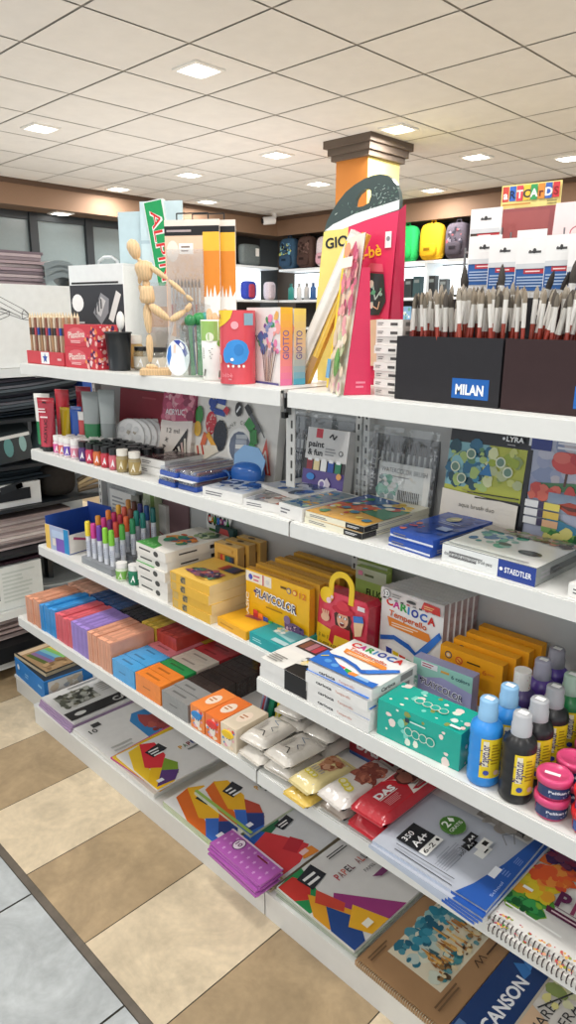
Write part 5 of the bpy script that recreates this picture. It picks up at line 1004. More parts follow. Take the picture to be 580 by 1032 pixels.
for i, c in enumerate(['d83a3a', 'e8a030', '3a9a48', '2a6ac0', 'd8408a', '8a4aa0', '3a9a48']): P.t('CARIOCA'[i], .04+.13*i, .66, .2, c, .11, 0, .02)
P.r(.1, .1, .85, .5, '5a8a48'); P.dots(.1, .05, .85, .5, 14, ['2a4a30', '8ab070', '303030', 'c8d8b0'], .07, 3); a.build('card', 'gloss', t); a = MB(); a.box(.02, .0, 0, .1, .003, .10, 'd8d8d4'); a.build('foot', 'paper', t)
carton('craft_pack', 'small dark green and red pack behind the white crayon box stack', 'pack', (-.60, .345, e3), (.09, .02, .185), '2a4a48', lambda get: get('f').p([(.3, .98), (.7, .98), (.95, .7), (.1, .75)], 'b84a48').dots(.1, .3, .9, .7, 10, ['4a8a70', '88a898', '1f3a3a'], .1, 3))
# upright yellow modelling stick boxes, one behind another
def playc(get):
    P = get('f'); P.r(0, 0, 1, 1, 'f0b61e'); P.r(0, .78, .42, .97, 'f4ead8'); P.c(.08, .87, .035, '4a5ac0'); P.lines(.13, .80, .26, .94, 2, 'd87a8a', 3); P.r(.28, .78, .30, .97, 'c83a4a'); P.c(.36, .87, .03, 'e0d8d0'); P.r(.57, .86, .66, .90, '6a4a10'); P.ring(.70, .86, .035, '5a4a8a', 'f0c860', .7); P.ring(.79, .86, .035, 'd85a30', 'f0c860', .7); P.t('12', .86, .80, .10, 'd87828', .1, 0, .02)
    P.t('PLAYCOLOR', .17, .56, .15, 'f8f4ea', .66, -4, .09); P.k += 0; P.t('PLAYCOLOR', .175, .565, .14, '3a2a5a', .65, -4, .015); P.c(.165, .645, .018, '4a3a7a'); P.lines(.35, .40, .75, .46, 1, 'b08020', 3); P.t('BASIC', .065, .08, .07, 'f6ecd0', .5*.16/.24*1.0, 90, .03)
    for i, c in enumerate(['c83838', 'e87830', '2a4aa0', '3a9a48', '2a6ac0', '8a2a2a']): P.r(.14+.085*i, .0, .22+.085*i, .30-.03*i, c); P.r(.15+.085*i, .24-.03*i, .21+.085*i, .30-.03*i, shade(c, 1.4))
    P.p([(.68, .05), (.66, .3), (.8, .34), (.95, .3), (.97, .02), (.85, .02), (.84, .14), (.75, .14), (.75, .02)], '6a4a70'); P.c(.7, .36, .05, '8a6a90'); P.dots(.7, .15, .93, .3, 8, ['c8a0b0', '3a2a4a'], .02, 3)
    get('t').r(.0, .0, 1, 1, 'd89a28')
def plback(get): get('f').r(.57, .90, .66, .94, '5a3a10').ring(.70, .90, .03, '6a4a20', 'd8a040', .7).ring(.79, .90, .03, '8a3a18', 'd8a040', .7)
for i in range(6): carton('modelling_stick_box', 'upright yellow box of colour sticks, %s' % ['front one showing its lettering', 'second one behind the lettered front', 'third in the row behind the lettered front', 'fourth in the row behind the lettered front', 'fifth in the row behind the lettered front', 'rearmost against the back panel'][i], 'box', (-.262+.006*i, .178+.033*i, e3), (.245, .022, .165+.004*(i % 2)+.002*i), 'e0a024' if i == 0 else ['b98a3c', 'cf9a34'][i % 2], playc if i == 0 else plback, rz=1, group='upright yellow colour stick boxes', mt='gloss' if i == 0 else 'paper')
# red carry box with a handle and a printed laughing child
t = thing('carry_box', 'red and yellow handled carton printed with a laughing child in a red hat', 'box', (-.012, .205, e3), rz=1, rx=-4)
a = MB(); w, d, h = .165, .055, .165; a.prism([(0, 0), (w, 0), (w, h*.92), (w-.012, h), (.012, h), (0, h*.92)], 0, d, 'd83a50', side='c0283c'); P = face(a, 'f', w, d, h)
P.p([(.02, .92), (.08, .985), (.92, .985), (.98, .92), (.98, .4), (.02, .4)], 'de4a5e'); P.p([(0, 0), (1, 0), (1, .2), (.8, .28), (.55, .3), (.3, .36), (0, .42)], 'f0c428'); P.p([(.36, .28), (.72, .26), (.84, .0), (.28, .0)], 'f0c428')
P.p([(.26, .18), (.30, .42), (.42, .5), (.66, .5), (.80, .42), (.86, .16), (.7, .1), (.4, .1)], 'c8303c'); P.p([(.38, .3), (.68, .3), (.72, .02), (.34, .02)], 'f0c83a'); P.p([(.38, .48), (.34, .66), (.44, .76), (.62, .76), (.70, .62), (.66, .46)], '4a2a22'); P.p([(.66, .58), (.74, .44), (.76, .26), (.70, .26)], '4a2a22'); P.c(.52, .60, .115, 'e8b090', .135); P.r(.43, .62, .50, .655, '3a2a2a'); P.r(.54, .62, .61, .655, '3a2a2a'); P.c(.465, .637, .02, 'f4f4f4'); P.c(.575, .637, .02, 'f4f4f4'); P.c(.52, .53, .045, '7a2a2a', .035); P.r(.49, .545, .55, .56, 'f4f0ec'); P.c(.52, .585, .015, 'd89878')
P.c(.52, .76, .22, 'c8283a', .07); P.c(.52, .83, .13, 'd83a48', .08); P.c(.18, .56, .09, 'e8b898', .07); 
for i in range(4): P.stroke([(.15+.03*i, .58), (.11+.045*i, .68)], .025, 'e8b898')
P.p([(.74, .74), (.92, .78), (.95, .68), (.76, .64)], '3a78c8'); P.p([(.76, .64), (.95, .68), (.92, .46), (.80, .42)], 'e8c8a0'); P.c(.24, .86, .05, 'f4d0d8'); P.c(.30, .93, .03, 'f4d0d8'); P.t('SUPER KIT', .1, .10, .05, '4a3a10', .36, 0, .01); P.t('3 in 1', .08, .22, .06, '5a4a18', .2, 0, .01); P.lines(.5, .06, .72, .2, 4, 'c8961a', 4); P.r(.82, .86, .96, .93, 'e8e0e0')
a.build('carton_body', 'gloss', t)
a = MB(); N = 12; ro, ri = .042, .026; cx = .075
pts = [(cx+ro*math.cos(PI*i/N), h+.02+ro*math.sin(PI*i/N)) for i in range(N+1)] + [(cx-ro, h-.02), (cx-ri, h-.02)] + [(cx+ri*math.cos(PI-PI*i/N), h+.02+ri*math.sin(PI-PI*i/N)) for i in range(N+1)] + [(cx+ri, h-.02), (cx+ro, h-.02)]
a.prism(pts, -.003, -.0005, 'f0c828'); a.build('handle', 'plastic', t)
a = MB(); a.T = Matrix.Translation((.028, -.001, h-.012)) @ Matrix.Rotation(PI/2, 4, 'X'); a.cyl(.022, -.0005, .003, 'f0c828', 18); a.build('badge', 'plastic', t)
# green fluorescent packs
def fluo(get): P = get('f'); P.r(0, .84, 1, 1, 'b8c0a0'); P.r(.3, .90, .6, .93, '5a6a40'); P.t('FLUO', .38, .66, .09, '2a3a1a', .56, 0, .03); P.dots(.1, .1, .9, .6, 14, ['8aa848', 'c8d878', '5a7a30', 'e0e8b0'], .1, 3); P.ring(.72, .45, .1, '3a4a20', 'a8c058', .7); P.r(.1, .9, .25, .96, 'e08aa0')
for i in range(3): carton('fluo_pack', 'tall pale green pack behind the red carry box, %s of three' % ['front', 'middle', 'rear'][i], 'pack', (.035-.015*i, .305+.024*i, e3), (.10, .02, .215+.006*i), 'a4bc60', fluo, rz=1, group='green fluorescent packs', rx=-1)
# tall white marker packs
CAR = ['d8362c', 'c83a8a', '2f9a44', '3a8ac8', '2a3f9a', '2f62b4', 'c8302c']
def cartop(P, top=True):
    P.r(0, 0, 1, 1, 'eceae6')
    for i, (ch, x0) in enumerate(zip('CARiOCA', (.08, .195, .32, .44, .50, .64, .765))): P.t(ch, x0, .785-.012*i if top else .80, .095 if top else .13, CAR[i], .118 if ch != 'i' else .035, 0, .045)
    v = .64 if top else .66
    P.t('Temperello', .14, v+.02, .075, 'd8602c', .62, -4, .02); P.p([(.12, v), (.8, v-.05), (.86, v-.16), (.16, v-.12)], 'e88a3a'); P.lines(.2, v-.11, .74, v-.05, 2, 'f4e0c8', 3)
    P.p([(.02, .36), (.25, .42), (.5, .37), (.62, .30), (.96, .66), (1, .60), (.68, .22), (.5, .30), (.25, .36), (.02, .30)], '2a64b8')
    P.p([(.66, .32), (.92, .62), (.99, .58), (.74, .27)], '3a7ad0'); 
    P.p([(.05, .24), (.2, .30), (.5, .26), (.66, .20), (.66, .10), (.3, .02), (.08, .1)], 'f4f2ee')
    for i, c in enumerate(['2a3f9a', 'e8c820', 'd83a34', '2f9a44', 'e08a30']): P.p([(.13+.115*i, .24-.02*i), (.235+.115*i, .23-.02*i), (.24+.115*i, .04), (.16+.115*i, .04)], c)
def carup(get):
    P = get('f'); cartop(P); P.r(0, .86, 1, 1, 'd8d0cc'); 
    for i in range(9): P.r(.04+.1*i, .865, .09+.1*i, .885, ['3a3a3a', 'b84a5a', '8a8a88'][i % 3])
    P.ring(.11, .94, .06, '2a2a2a', 'ecebe8', .88); P.t('12', .075, .92, .045, '2a2a2a', .07, 0, .02); P.lines(.2, .91, .4, .97, 2, '8a8a88', 3); P.c(.52, .925, .08, '3a3a3a', .02); P.p([(.68, .89), (.98, .87), (.96, .97), (.72, .985)], 'c83a34'); P.lines(.73, .90, .92, .95, 2, 'f0c080', 3)
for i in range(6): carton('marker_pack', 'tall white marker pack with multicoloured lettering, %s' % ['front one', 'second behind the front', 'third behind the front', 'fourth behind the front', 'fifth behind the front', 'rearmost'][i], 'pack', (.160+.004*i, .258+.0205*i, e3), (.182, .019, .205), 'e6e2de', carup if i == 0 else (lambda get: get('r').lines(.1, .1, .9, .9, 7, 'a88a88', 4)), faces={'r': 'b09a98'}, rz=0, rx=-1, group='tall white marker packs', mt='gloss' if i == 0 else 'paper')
# two white and black crayon boxes at the near end of the joint
def blackb(get):
    P = get('t'); P.r(0, 0, .52, .30, 'e4e2dc'); P.r(.52, 0, 1, .45, '1e1e20'); P.r(.0, .3, .5, .5, 'e4e2dc'); P.r(.1, .62, .95, .96, '3a3436'); 
    for i, c in enumerate(['7a4a3a', 'a8707a', 'b03a48', '6a3040', '2c2c60', '3a3a40']): P.r(.14+.13*i, .66, .25+.13*i, .92, c)
    P.lines(.05, .05, .42, .26, 4, '9a9894', 3); P.p([(.55, .22), (.9, .38), (.84, .46), (.5, .3)], 'd8d6d0'); P.p([(.60, .30), (.74, .36), (.70, .44), (.56, .38)], 'e0c040'); P.dots(.55, .3, .95, .6, 10, ['d8d8d4', '5a5a5a', '2c4a9a', 'e0d0a0'], .05, 4)
    F = get('f'); F.r(.54, 0, 1, 1, '1c1c1e')
for i in range(2): carton('crayon_box', 'white box with a black end and a picture lid beside the joint, %s of two' % ['lower', 'upper'][i], 'box', (.006+.003*i, -.02, e3+.0265*i), (.158, .165, .026), 'e0deda', blackb, rz=-2*i, group='white and black crayon boxes')
def carflat(get):
    P = get('t'); cartop(P, False); P.p([(0, 0), (1, 0), (1, .14), (.6, .06), (.3, .22), (0, .42)], '2a6ac0'); P.c(.62, .1, .05, 'e88a40', .04); P.c(.2, .16, .05, '5a9ad8', .05); P.c(.34, .12, .05, '5a9ad8', .05); P.p([(.7, .05), (.9, .05), (.88, .12), (.7, .12)], '8ab4e0'); P.stroke([(.05, .2), (.12, .28)], .02, 'f0d030')
    F = get('f'); F.t('carioca', .18, .34, .30, '26262a', .26, 0, .03); F.t('Temperello', .5, .38, .24, 'c87860', .24, 0, .0); R = get('r'); R.t('Carioca', .2, .3, .36, '3a3a3a', .3, 0, .03); R.r(.62, .2, .9, .8, '8a8a88')
for i in range(4): carton('marker_box', 'flat white marker box with multicoloured lettering, %s in the stack of four' % lvl(i, 4), 'box', (.168+.003*math.sin(i*2.5), -.024+.002*math.cos(i*1.7), e3+.0255*i), (.182, .165, .025), 'e8e6e2', carflat, rz=-1+1.2*(i % 2), group='flat white marker boxes')
def paws(get):
    for k, n, sd in (('t', 26, 4), ('f', 16, 8), ('r', 10, 3)):
        P = get(k); P.dots(.04, .06, .96, .94, n, ['e0e8d8', 'e8d8d0', '7ad0c0', 'd8e8e0', '8a9a50'], .032 if k != 'r' else .06, sd, 8); P.k += 1
        if k == 't':
            for i in range(4): P.ring(.36+.10*i, .52-.01*i, .055, 'd8e0d0', '2aa898', .82)
            P.r(.84, .08, .96, .16, 'eef0ec')
        if k == 'f':
            for i in range(4): P.ring(.40+.09*i, .46, .052, 'd0e0d0', '1f9a88', .82)
            P.lines(.42, .74, .7, .82, 1, 'c8e8e0', 3); P.r(.36, .72, .41, .84, '1c3a48')
carton('tissue_box', 'teal cardboard box scattered with pale paw and flower shapes', 'box', (.362, -.012, e3), (.195, .095, .082), '1ea594', paws, rz=2, mt='gloss')
def pastel(get):
    P = get('f'); P.r(0, .0, 1, 1, 'a8a4d0'); P.p([(0, 1), (1, 1), (1, .62), (.5, .74), (.2, .6), (0, .62)], '9accc0'); P.r(.14, .84, .42, .97, 'e8e8ec'); P.lines(.16, .85, .4, .96, 2, 'b04a60', 3); P.r(.48, .86, .62, .91, 'e0a850'); P.t('6 colors', .66, .80, .09, '3a5a68', .3, 0, .01); P.p([(.0, .0), (0, .6), (.1, .6), (.1, 0)], '98c8b8'); P.t('PASTEL', .08, .05, .07, 'eef2f0', .52, 90, .02)
    P.t('PLAYCOLOR', .16, .46, .15, 'f4f2f6', .72, -6, .07); P.t('PLAYCOLOR', .165, .465, .14, '4a3a6a', .71, -6, .01); P.c(.155, .56, .016, '3a3050'); P.p([(.5, .0), (.6, .26), (.85, .3), (1, .2), (1, 0)], 'e0d890'); P.ring(.62, .12, .06, '5a5a50', 'd8c880', .7)
carton('modelling_stick_box', 'pale green and lilac box of colour sticks behind the teal paw box', 'box', (.328, .165, e3), (.150, .03, .105), 'a8a8cc', pastel, rz=2, mt='gloss')
def six(get): P = get('f'); P.ring(.14, .84, .06, '5a4a5a', 'f0b84a', .7).c(.14, .84, .025, 'e8d8c8').ring(.32, .80, .06, 'd8502c', 'f0b84a', .7).stroke([(.29, .83), (.35, .77)], .02, 'd8502c').r(.45, .82, .66, .85, '4a3410').t('6', .70, .70, .10, 'd87820', .07, 0, .02).lines(.78, .71, .95, .78, 1, 'e08a30', 3).c(.5, .3, .3, 'f6c23c', .1)
for i in range(4): carton('stick_pack', 'orange yellow six colour pack with rounded top, %s' % ['front one', 'second from the front', 'third from the front', 'rearmost against the grey back panel'][i], 'pack', (.352+.012*i, .238+.036*i, e3), (.158, .026, .118+.008*i), 'f0a41c', six, rz=1, group='orange yellow six colour packs')
# squeeze bottles of tempera
def bottle(x, y, c, lab, capc='a8aab0', label=True, whitecap=False):
    t = thing('paint_bottle', lab, 'bottle', (x, y, e3), group='tempera squeeze bottles', rz=0)
    a = MB(); r = .0305
    pr_ = [(.001, 0), (r*.9, 0), (r, .005)]
    for k in range(4): pr_ += [(r, .02+.022*k), (r*.965, .028+.022*k), (r, .036+.022*k)]
    pr_ += [(r, .112), (r*.93, .121), (r*.6, .131), (r*.52, .134)]
    a.lathe(pr_, c, 22); a.build('bottle_body', 'plastic', t)
    a = MB(); cr = r*.56
    if whitecap:
        a.cyl(cr, .132, .172, 'e2dcd6', 18, top='ece8e2'); P = curved(a, cr, .132, .172, -2.4, .8); P.lines(.2, .55, .8, .85, 2, 'b85a60', 3); P.lines(.2, .1, .8, .4, 2, 'b85a60', 5)
        a.build('cap', 'plastic', t)
    else:
        a.lathe([(cr*1.08, .132), (cr*1.08, .150), (cr, .152), (cr, .170), (cr*.9, .173), (.001, .173)], capc, 18); a.build('cap', 'haze' if 0 else 'plastic', t)
        a = MB(); a.poly([(-.008, -.006, .1735), (.009, -.006, .1735), (.009, .007, .1735), (-.008, .007, .1735)], 'f4f4f2'); a.build('price_sticker', 'paper', t)
    if label:
        a = MB(); band(a, r*1.0, .022, .104, -1.35, .1, 'e8cc2c', 9, e=.0006); C = curved(a, r*1.0, .022, .104, -1.35, .1); C.k = 4; C.r(.1, .3, .32, .95, 'ece4cc'); C.t('Playcolor', .36, .32, .2, '3a2a6a', 1.0, 90, .01); C.lines(.45, .35, .9, .9, 7, 'a88a20', 3); C.c(.28, .15, .12, '3a4a9a'); C.c(.7, .15, .12, 'e0b8a0'); a.build('label', 'gloss', t)
B_ = bottle
B_(.600, .010, '2f8cdc', 'bright blue paint bottle at the front edge beside the teal paw box', '8ab8dc'); B_(.668, .008, '1c1c1e', 'black paint bottle in front, next to the bright blue one', 'b0b2b6')
B_(.604, .082, '2f86d0', 'blue paint bottle standing behind the bright blue front bottle', '8ab8dc'); B_(.668, .075, '1e1e20', 'black paint bottle second from the front in the black row', 'a8aaae'); B_(.668, .142, '202022', 'black paint bottle with a yellow label, rearmost of the black row', '9a9ca0')
B_(.592, .160, '4a3a6e', 'dark purple bottle with a printed white cap', whitecap=True, label=False); B_(.602, .230, '5a3f96', 'purple paint bottle behind the white capped one', '9a98a8', label=False); B_(.600, .300, '57409a', 'purple paint bottle at the very back', '8a8892', label=False)
B_(.672, .212, '1f7a44', 'green paint bottle with a yellow label behind the black row', '98b0a0'); B_(.738, .215, '1f8048', 'green paint bottle at the right edge of the picture', '90b09c'); B_(.672, .285, '2a6a48', 'green paint bottle in the back row', '8aa898', label=False)
# finger paint pots
def pot(x, y, z, c, lab, red=False, st=False):
    t = thing('paint_pot', lab, 'pot', (x, y, e3+z), group='finger paint pots')
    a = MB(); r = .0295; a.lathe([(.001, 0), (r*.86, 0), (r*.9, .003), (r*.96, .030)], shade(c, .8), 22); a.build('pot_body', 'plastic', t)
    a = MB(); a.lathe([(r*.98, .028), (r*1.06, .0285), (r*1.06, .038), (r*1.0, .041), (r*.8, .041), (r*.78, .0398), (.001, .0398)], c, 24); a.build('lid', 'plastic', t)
    a = MB(); band(a, r*.945, .006, .026, -2.3, .75, 'e8a0b0' if 0 else ('3a5a9a' if red else '2c3c68'), 14, e=.0008); C = curved(a, r*.945, .006, .026, -2.3, .75); C.k = 4
    if red: C.p([(.3, .1), (.38, .8), (.5, .3), (.7, .4), (.8, .1)], 'd8a040'); C.c(.35, .6, .05, 'e8d8a0', .25); C.dots(.3, .1, .9, .5, 8, ['c84a3a', 'e8c060', '5a8ac0'], .05, 3)
    else: C.t('Pelikan', .28, .5, .26, 'e8e8f0', .36, 0, .02); C.lines(.3, .12, .75, .38, 2, 'a8b0d0', 3); C.ring(.7, .62, .03, 'e8e8f0', '2c3c68', .6)
    a.build('label', 'gloss', t)
    if st: a = MB(); a.poly([(-.014, -.012, .0403), (.012, -.006, .0403), (.010, .002, .0403), (-.016, -.004, .0403)], 'f2f2f0'); a.build('price_sticker', 'paper', t)
PK, RD = 'd8487a', 'dc2c2e'
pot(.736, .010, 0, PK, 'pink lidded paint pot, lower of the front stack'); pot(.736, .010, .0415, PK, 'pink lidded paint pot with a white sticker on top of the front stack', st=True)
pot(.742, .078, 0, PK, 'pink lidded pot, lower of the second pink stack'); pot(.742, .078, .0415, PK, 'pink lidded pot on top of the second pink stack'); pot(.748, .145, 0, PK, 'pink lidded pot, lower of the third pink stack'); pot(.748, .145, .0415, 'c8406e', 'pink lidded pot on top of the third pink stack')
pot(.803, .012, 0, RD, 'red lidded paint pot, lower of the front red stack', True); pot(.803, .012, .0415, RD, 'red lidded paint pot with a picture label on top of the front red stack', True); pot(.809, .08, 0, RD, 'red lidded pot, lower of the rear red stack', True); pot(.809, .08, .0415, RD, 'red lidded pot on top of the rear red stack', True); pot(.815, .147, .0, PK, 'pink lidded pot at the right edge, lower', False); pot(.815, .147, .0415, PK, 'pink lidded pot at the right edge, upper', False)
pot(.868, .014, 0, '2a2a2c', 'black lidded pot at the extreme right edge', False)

# ================================================================== FOURTH SHELF
e4 = S4 + .0006
# upright slabs of coloured modelling clay in cellophane
def slab(x, y, w, d, h, c, lab, grp, rx=0):
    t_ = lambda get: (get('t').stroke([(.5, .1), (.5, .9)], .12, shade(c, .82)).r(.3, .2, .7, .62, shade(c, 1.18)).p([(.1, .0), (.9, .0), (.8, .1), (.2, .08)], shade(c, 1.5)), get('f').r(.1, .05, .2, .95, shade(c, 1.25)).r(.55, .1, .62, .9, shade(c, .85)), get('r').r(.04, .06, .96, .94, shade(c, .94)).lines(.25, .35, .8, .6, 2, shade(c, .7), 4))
    return carton('clay_bar', lab, 'modelling clay', (x, y, e4), (w-.0012, d, h), c, t_, mt='wrap', group=grp, rz=rx)
rnd = random.Random(4)
CL = [('d89a7c', 'peach', 4), ('3a90d0', 'sky blue', 4), ('d8606a', 'coral red', 4), ('9a80c8', 'lilac', 4), ('dc9e80', 'salmon', 5)]
x = -1.295; nn = 0
for c, nm, k in CL:
    for i in range(k):
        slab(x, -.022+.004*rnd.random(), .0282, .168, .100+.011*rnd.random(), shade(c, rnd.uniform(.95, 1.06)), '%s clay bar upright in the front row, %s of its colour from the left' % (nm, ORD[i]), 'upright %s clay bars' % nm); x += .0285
C2 = [('d8a890', 'pale peach', 6), ('2c5080', 'navy blue', 7), ('2a2c30', 'black', 5), ('d8b848', 'mustard yellow', 3), ('b84438', 'brick red', 4)]
x = -1.29
for c, nm, k in C2:
    for i in range(k):
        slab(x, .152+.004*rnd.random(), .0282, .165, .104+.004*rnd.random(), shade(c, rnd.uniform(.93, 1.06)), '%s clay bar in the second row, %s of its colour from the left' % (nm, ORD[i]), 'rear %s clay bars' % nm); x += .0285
# flat lying blocks, columns running back from the shelf edge
def block(x, y, w, d, h, c, lab, grp, z=0):
    dk = shade(c, .55)
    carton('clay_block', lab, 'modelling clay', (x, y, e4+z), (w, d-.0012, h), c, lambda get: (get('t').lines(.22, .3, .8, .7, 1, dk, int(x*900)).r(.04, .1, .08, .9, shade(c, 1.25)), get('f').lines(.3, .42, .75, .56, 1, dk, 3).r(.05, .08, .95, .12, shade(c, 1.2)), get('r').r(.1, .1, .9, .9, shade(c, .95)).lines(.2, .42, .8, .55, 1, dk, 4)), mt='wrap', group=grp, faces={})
def column(x, w, rows, h):
    y = -.022
    for c, nm, k in rows:
        for i in range(k):
            if y > .335: break
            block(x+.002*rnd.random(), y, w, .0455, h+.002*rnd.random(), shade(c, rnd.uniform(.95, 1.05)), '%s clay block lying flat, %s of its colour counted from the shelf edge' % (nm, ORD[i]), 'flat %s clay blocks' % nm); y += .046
column(-.690, .125, [('4aa0d8', 'light blue', 3), ('d8828c', 'rose pink', 3), ('d8b440', 'warm yellow', 2)], .062)
column(-.558, .130, [('ea8430', 'bright orange', 2), ('2a8a4a', 'grass green', 1), ('e0d4c4', 'cream white', 2), ('c03c40', 'deep red', 3)], .062)
column(-.420, .125, [('8c8c8a', 'mid grey', 2), ('3a302c', 'dark brown black', 6)], .058)
# items standing in the shadow behind the blocks
t = thing('marker', 'large dark marker with a green cap lying in the shade behind the yellow clay', 'marker', (-.60, .352, e4+.066), rz=25); a = MB(); a.limb((0, 0, .014), (.10, 0, .014), [(0, .012), (1, .012)], '4a4a4c', 12); a.build('barrel', 'plastic', t); a = MB(); a.limb((.10, 0, .014), (.14, 0, .014), [(0, .013), (.9, .012), (1, .006)], '2a7a48', 12); a.build('cap', 'plastic', t)
carton('picture_carton', 'red carton with green and orange shapes in the shade behind the black clay', 'box', (-.46, .31, e4+.061), (.16, .05, .09), 'b83a30', lambda get: get('f').c(.6, .4, .2, '2f9a44', .4).c(.25, .7, .15, 'e07830', .3).r(.0, .0, .1, 1, 'e0c040')) if 0 else carton('picture_carton', 'red carton with green and orange shapes in the shade behind the black clay', 'box', (-.41, .342, e4), (.22, .036, .13), 'b83a30', lambda get: get('f').c(.7, .7, .14, '2f9a44', .2).c(.3, .8, .12, 'e07830', .2).r(.0, .0, .08, 1, 'e0c040').dots(.1, .5, .9, .95, 8, ['e8c050', '3a6ab0', 'd85a3a'], .06, 4))
t = thing('round_sponge', 'round pale pink disc standing behind the dark clay blocks', 'disc', (-.255, .315, e4)); a = MB(); a.T = Matrix.Translation((0, 0, .05)) @ Matrix.Rotation(PI/2, 4, 'X'); a.cyl(.05, -.01, .01, 'c89a90', 24, top='d0a498'); a.build('disc', 'cloth', t)
for i, (c, c2, lab) in enumerate([('8a9cb8', 'a8404a', 'thin grey blue book with red flecks leaning at the shelf joint'), ('1f7a5a', '2c8a68', 'thin dark green book leaning at the shelf joint'), ('d8c83a', 'e8e0a0', 'thin yellow book leaning at the shelf joint'), ('a8b4b8', 'd8dcdc', 'thin pale grey book leaning at the shelf joint'), ('5a2430', '7a3444', 'thin maroon book leaning at the shelf joint')]):
    carton('book', lab, 'book', (-.165+.0275*i, .13+.003*i, e4+.003), (.018, .16, .165), c, lambda get: (get('f').r(.3, .05, .7, .95, c2).dots(.3, .05, .7, .95, 5, [c], .2, 3), get('l').dots(.05, .05, .95, .95, 10, [c2, shade(c, .8)], .08, 5)), ry=14, mt='gloss')
# orange character cartons of soft dough, three in a row
def dough(get):
    P = get('f'); P.dots(.1, .1, .9, .9, 10, ['d8483a', 'f0d8b8', 'e8a0b0', '3a8ac0'], .12, 3); P.c(.5, .42, .2, 'f0e4d8', .28); P.c(.42, .46, .04, '3a3a3a'); P.c(.58, .46, .04, '3a3a3a'); T_ = get('t'); T_.c(.5, .5, .28, 'f0dcc8', .24); T_.lines(.3, .4, .7, .6, 2, 'b87a50', 3)
for i, (c, lc) in enumerate([('ee8a44', '2f86c8'), ('ea7a38', 'd83a34'), ('e0d0b8', 'e8c020')]):
    def lid(t, lc=lc):
        a = MB(); a.T = Matrix.Translation((.03, -.001, .048)) @ Matrix.Rotation(PI/2, 4, 'X'); a.T = a.T @ Matrix.Diagonal((1, .5, 1, 1)); a.cyl(.022, -.001, .004, lc, 16); a.build('pot_lid', 'plastic', t)
    carton('dough_carton', 'soft dough carton with a %s pot showing at its front edge' % ['bright blue', 'red', 'yellow'][i], 'box', (-.280+.066*i, -.022, e4), (.062, .12, .072), c, dough, mt='gloss', parts=lid, rz=-1+i)
# soft clay packs
def softpack(x, y, z, w, d, h, rz, lab, base, art, grp, rx=0, pw=6):
    t = thing('clay_pack', lab, 'modelling clay', (x, y, e4+z), rz=rz, rx=rx, group=grp)
    a = MB(); a.pillow(w, d, h, base, pw=pw, cs=shade(base, .85)); f = a.topf
    P = Paint(a, lambda u, v, e: tuple(Vector(f(.09+.82*v if 0 else u, v)) + Vector((0, 0, e+.0006))), w, d)
    P2 = Paint(a, lambda u, v, e: tuple(Vector(f(1-(.08+.84*v), .08+.84*u)) + Vector((0, 0, e+.0006))), d, w)
    art(P2); a.build('wrapped_pack', 'wrap', t)
    for y0 in (-.006, d):
        a = MB(); a.box(.006, y0, h*.46, w-.006, y0+.006, h*.54, shade(base, .92)); a.build('crimped_seam', 'wrap', t)
def aq(P): P.r(.06, .1, .94, .9, 'dcd6cc'); P.p([(.1, .2), (.5, .12), (.7, .3), (.3, .42)], 'c8c2b8'); P.stroke([(.12, .3), (.3, .45), (.26, .6)], .03, '5a5652'); P.stroke([(.4, .2), (.5, .4), (.62, .25)], .022, '6a6a72'); P.stroke([(.68, .3), (.78, .6), (.88, .4)], .02, '7a8aa0'); P.lines(.2, .62, .8, .86, 5, '9a948c', 3)
k = 0
for x, y, z, rz in [(-.075, -.022, 0, -4), (.018, -.020, 0, 3), (-.072, .115, 0, 2), (.025, .12, 0, -2), (-.078, -.015, .037, 3), (.016, -.016, .037, -5), (-.07, .118, .037, -3), (.022, .12, .037, 4), (-.066, .10, .075, 6)]:
    softpack(x, y, z, .092, .130, .036, rz, 'white printed soft clay pack, %s' % ['bottom layer front left', 'bottom layer front right', 'bottom layer rear left', 'bottom layer rear right', 'upper layer front left', 'upper layer front right with sketch lines', 'upper layer rear left', 'upper layer rear right', 'topmost on the heap'][k], 'd4cec4', aq, 'white soft clay packs'); k += 1
carton('red_pack', 'dark red pack with white lettering behind the white clay packs', 'box', (.12, .20, e4), (.12, .13, .085), '9a2430', lambda get: (get('t').t('DAS', .2, .3, .3, 'e8d8d8', .6, 0, .03).p([(0, 0), (1, 0), (1, .2), (0, .1)], '2c4a8a'), get('f').t('DAS', .2, .3, .4, 'e8d8d8', .6, 0, .03).r(0, 0, 1, .12, '2c4a8a')), mt='gloss')
def brown(P): P.r(.04, .08, .96, .92, 'ddd8d0'); P.p([(.52, .2), (.9, .1), (.96, .5), (.8, .8), (.5, .75)], 'c08a68'); P.dots(.5, .2, .95, .8, 16, ['a86848', '8a5038', 'c89878', 'b07a58'], .08, 3); P.ring(.22, .38, .07, 'd8c840', 'e8e0b0', .6); P.ring(.22, .55, .07, 'd8c840', 'e8e0b0', .6); P.ring(.22, .72, .07, 'd8c840', 'e8e0b0', .6); P.lines(.32, .2, .48, .8, 5, 'a8a098', 3)
softpack(.122, -.035, .023, .082, .150, .036, -6, 'cream and yellow edged clay pack with a brown animal picture', 'd8c890', brown, None)
softpack(.118, -.050, 0, .085, .10, .022, -3, 'small yellow clay pack squeezed under the cream pack at the shelf edge', 'd8b858', lambda P: P.lines(.1, .2, .9, .8, 3, 'b89840', 3), None)
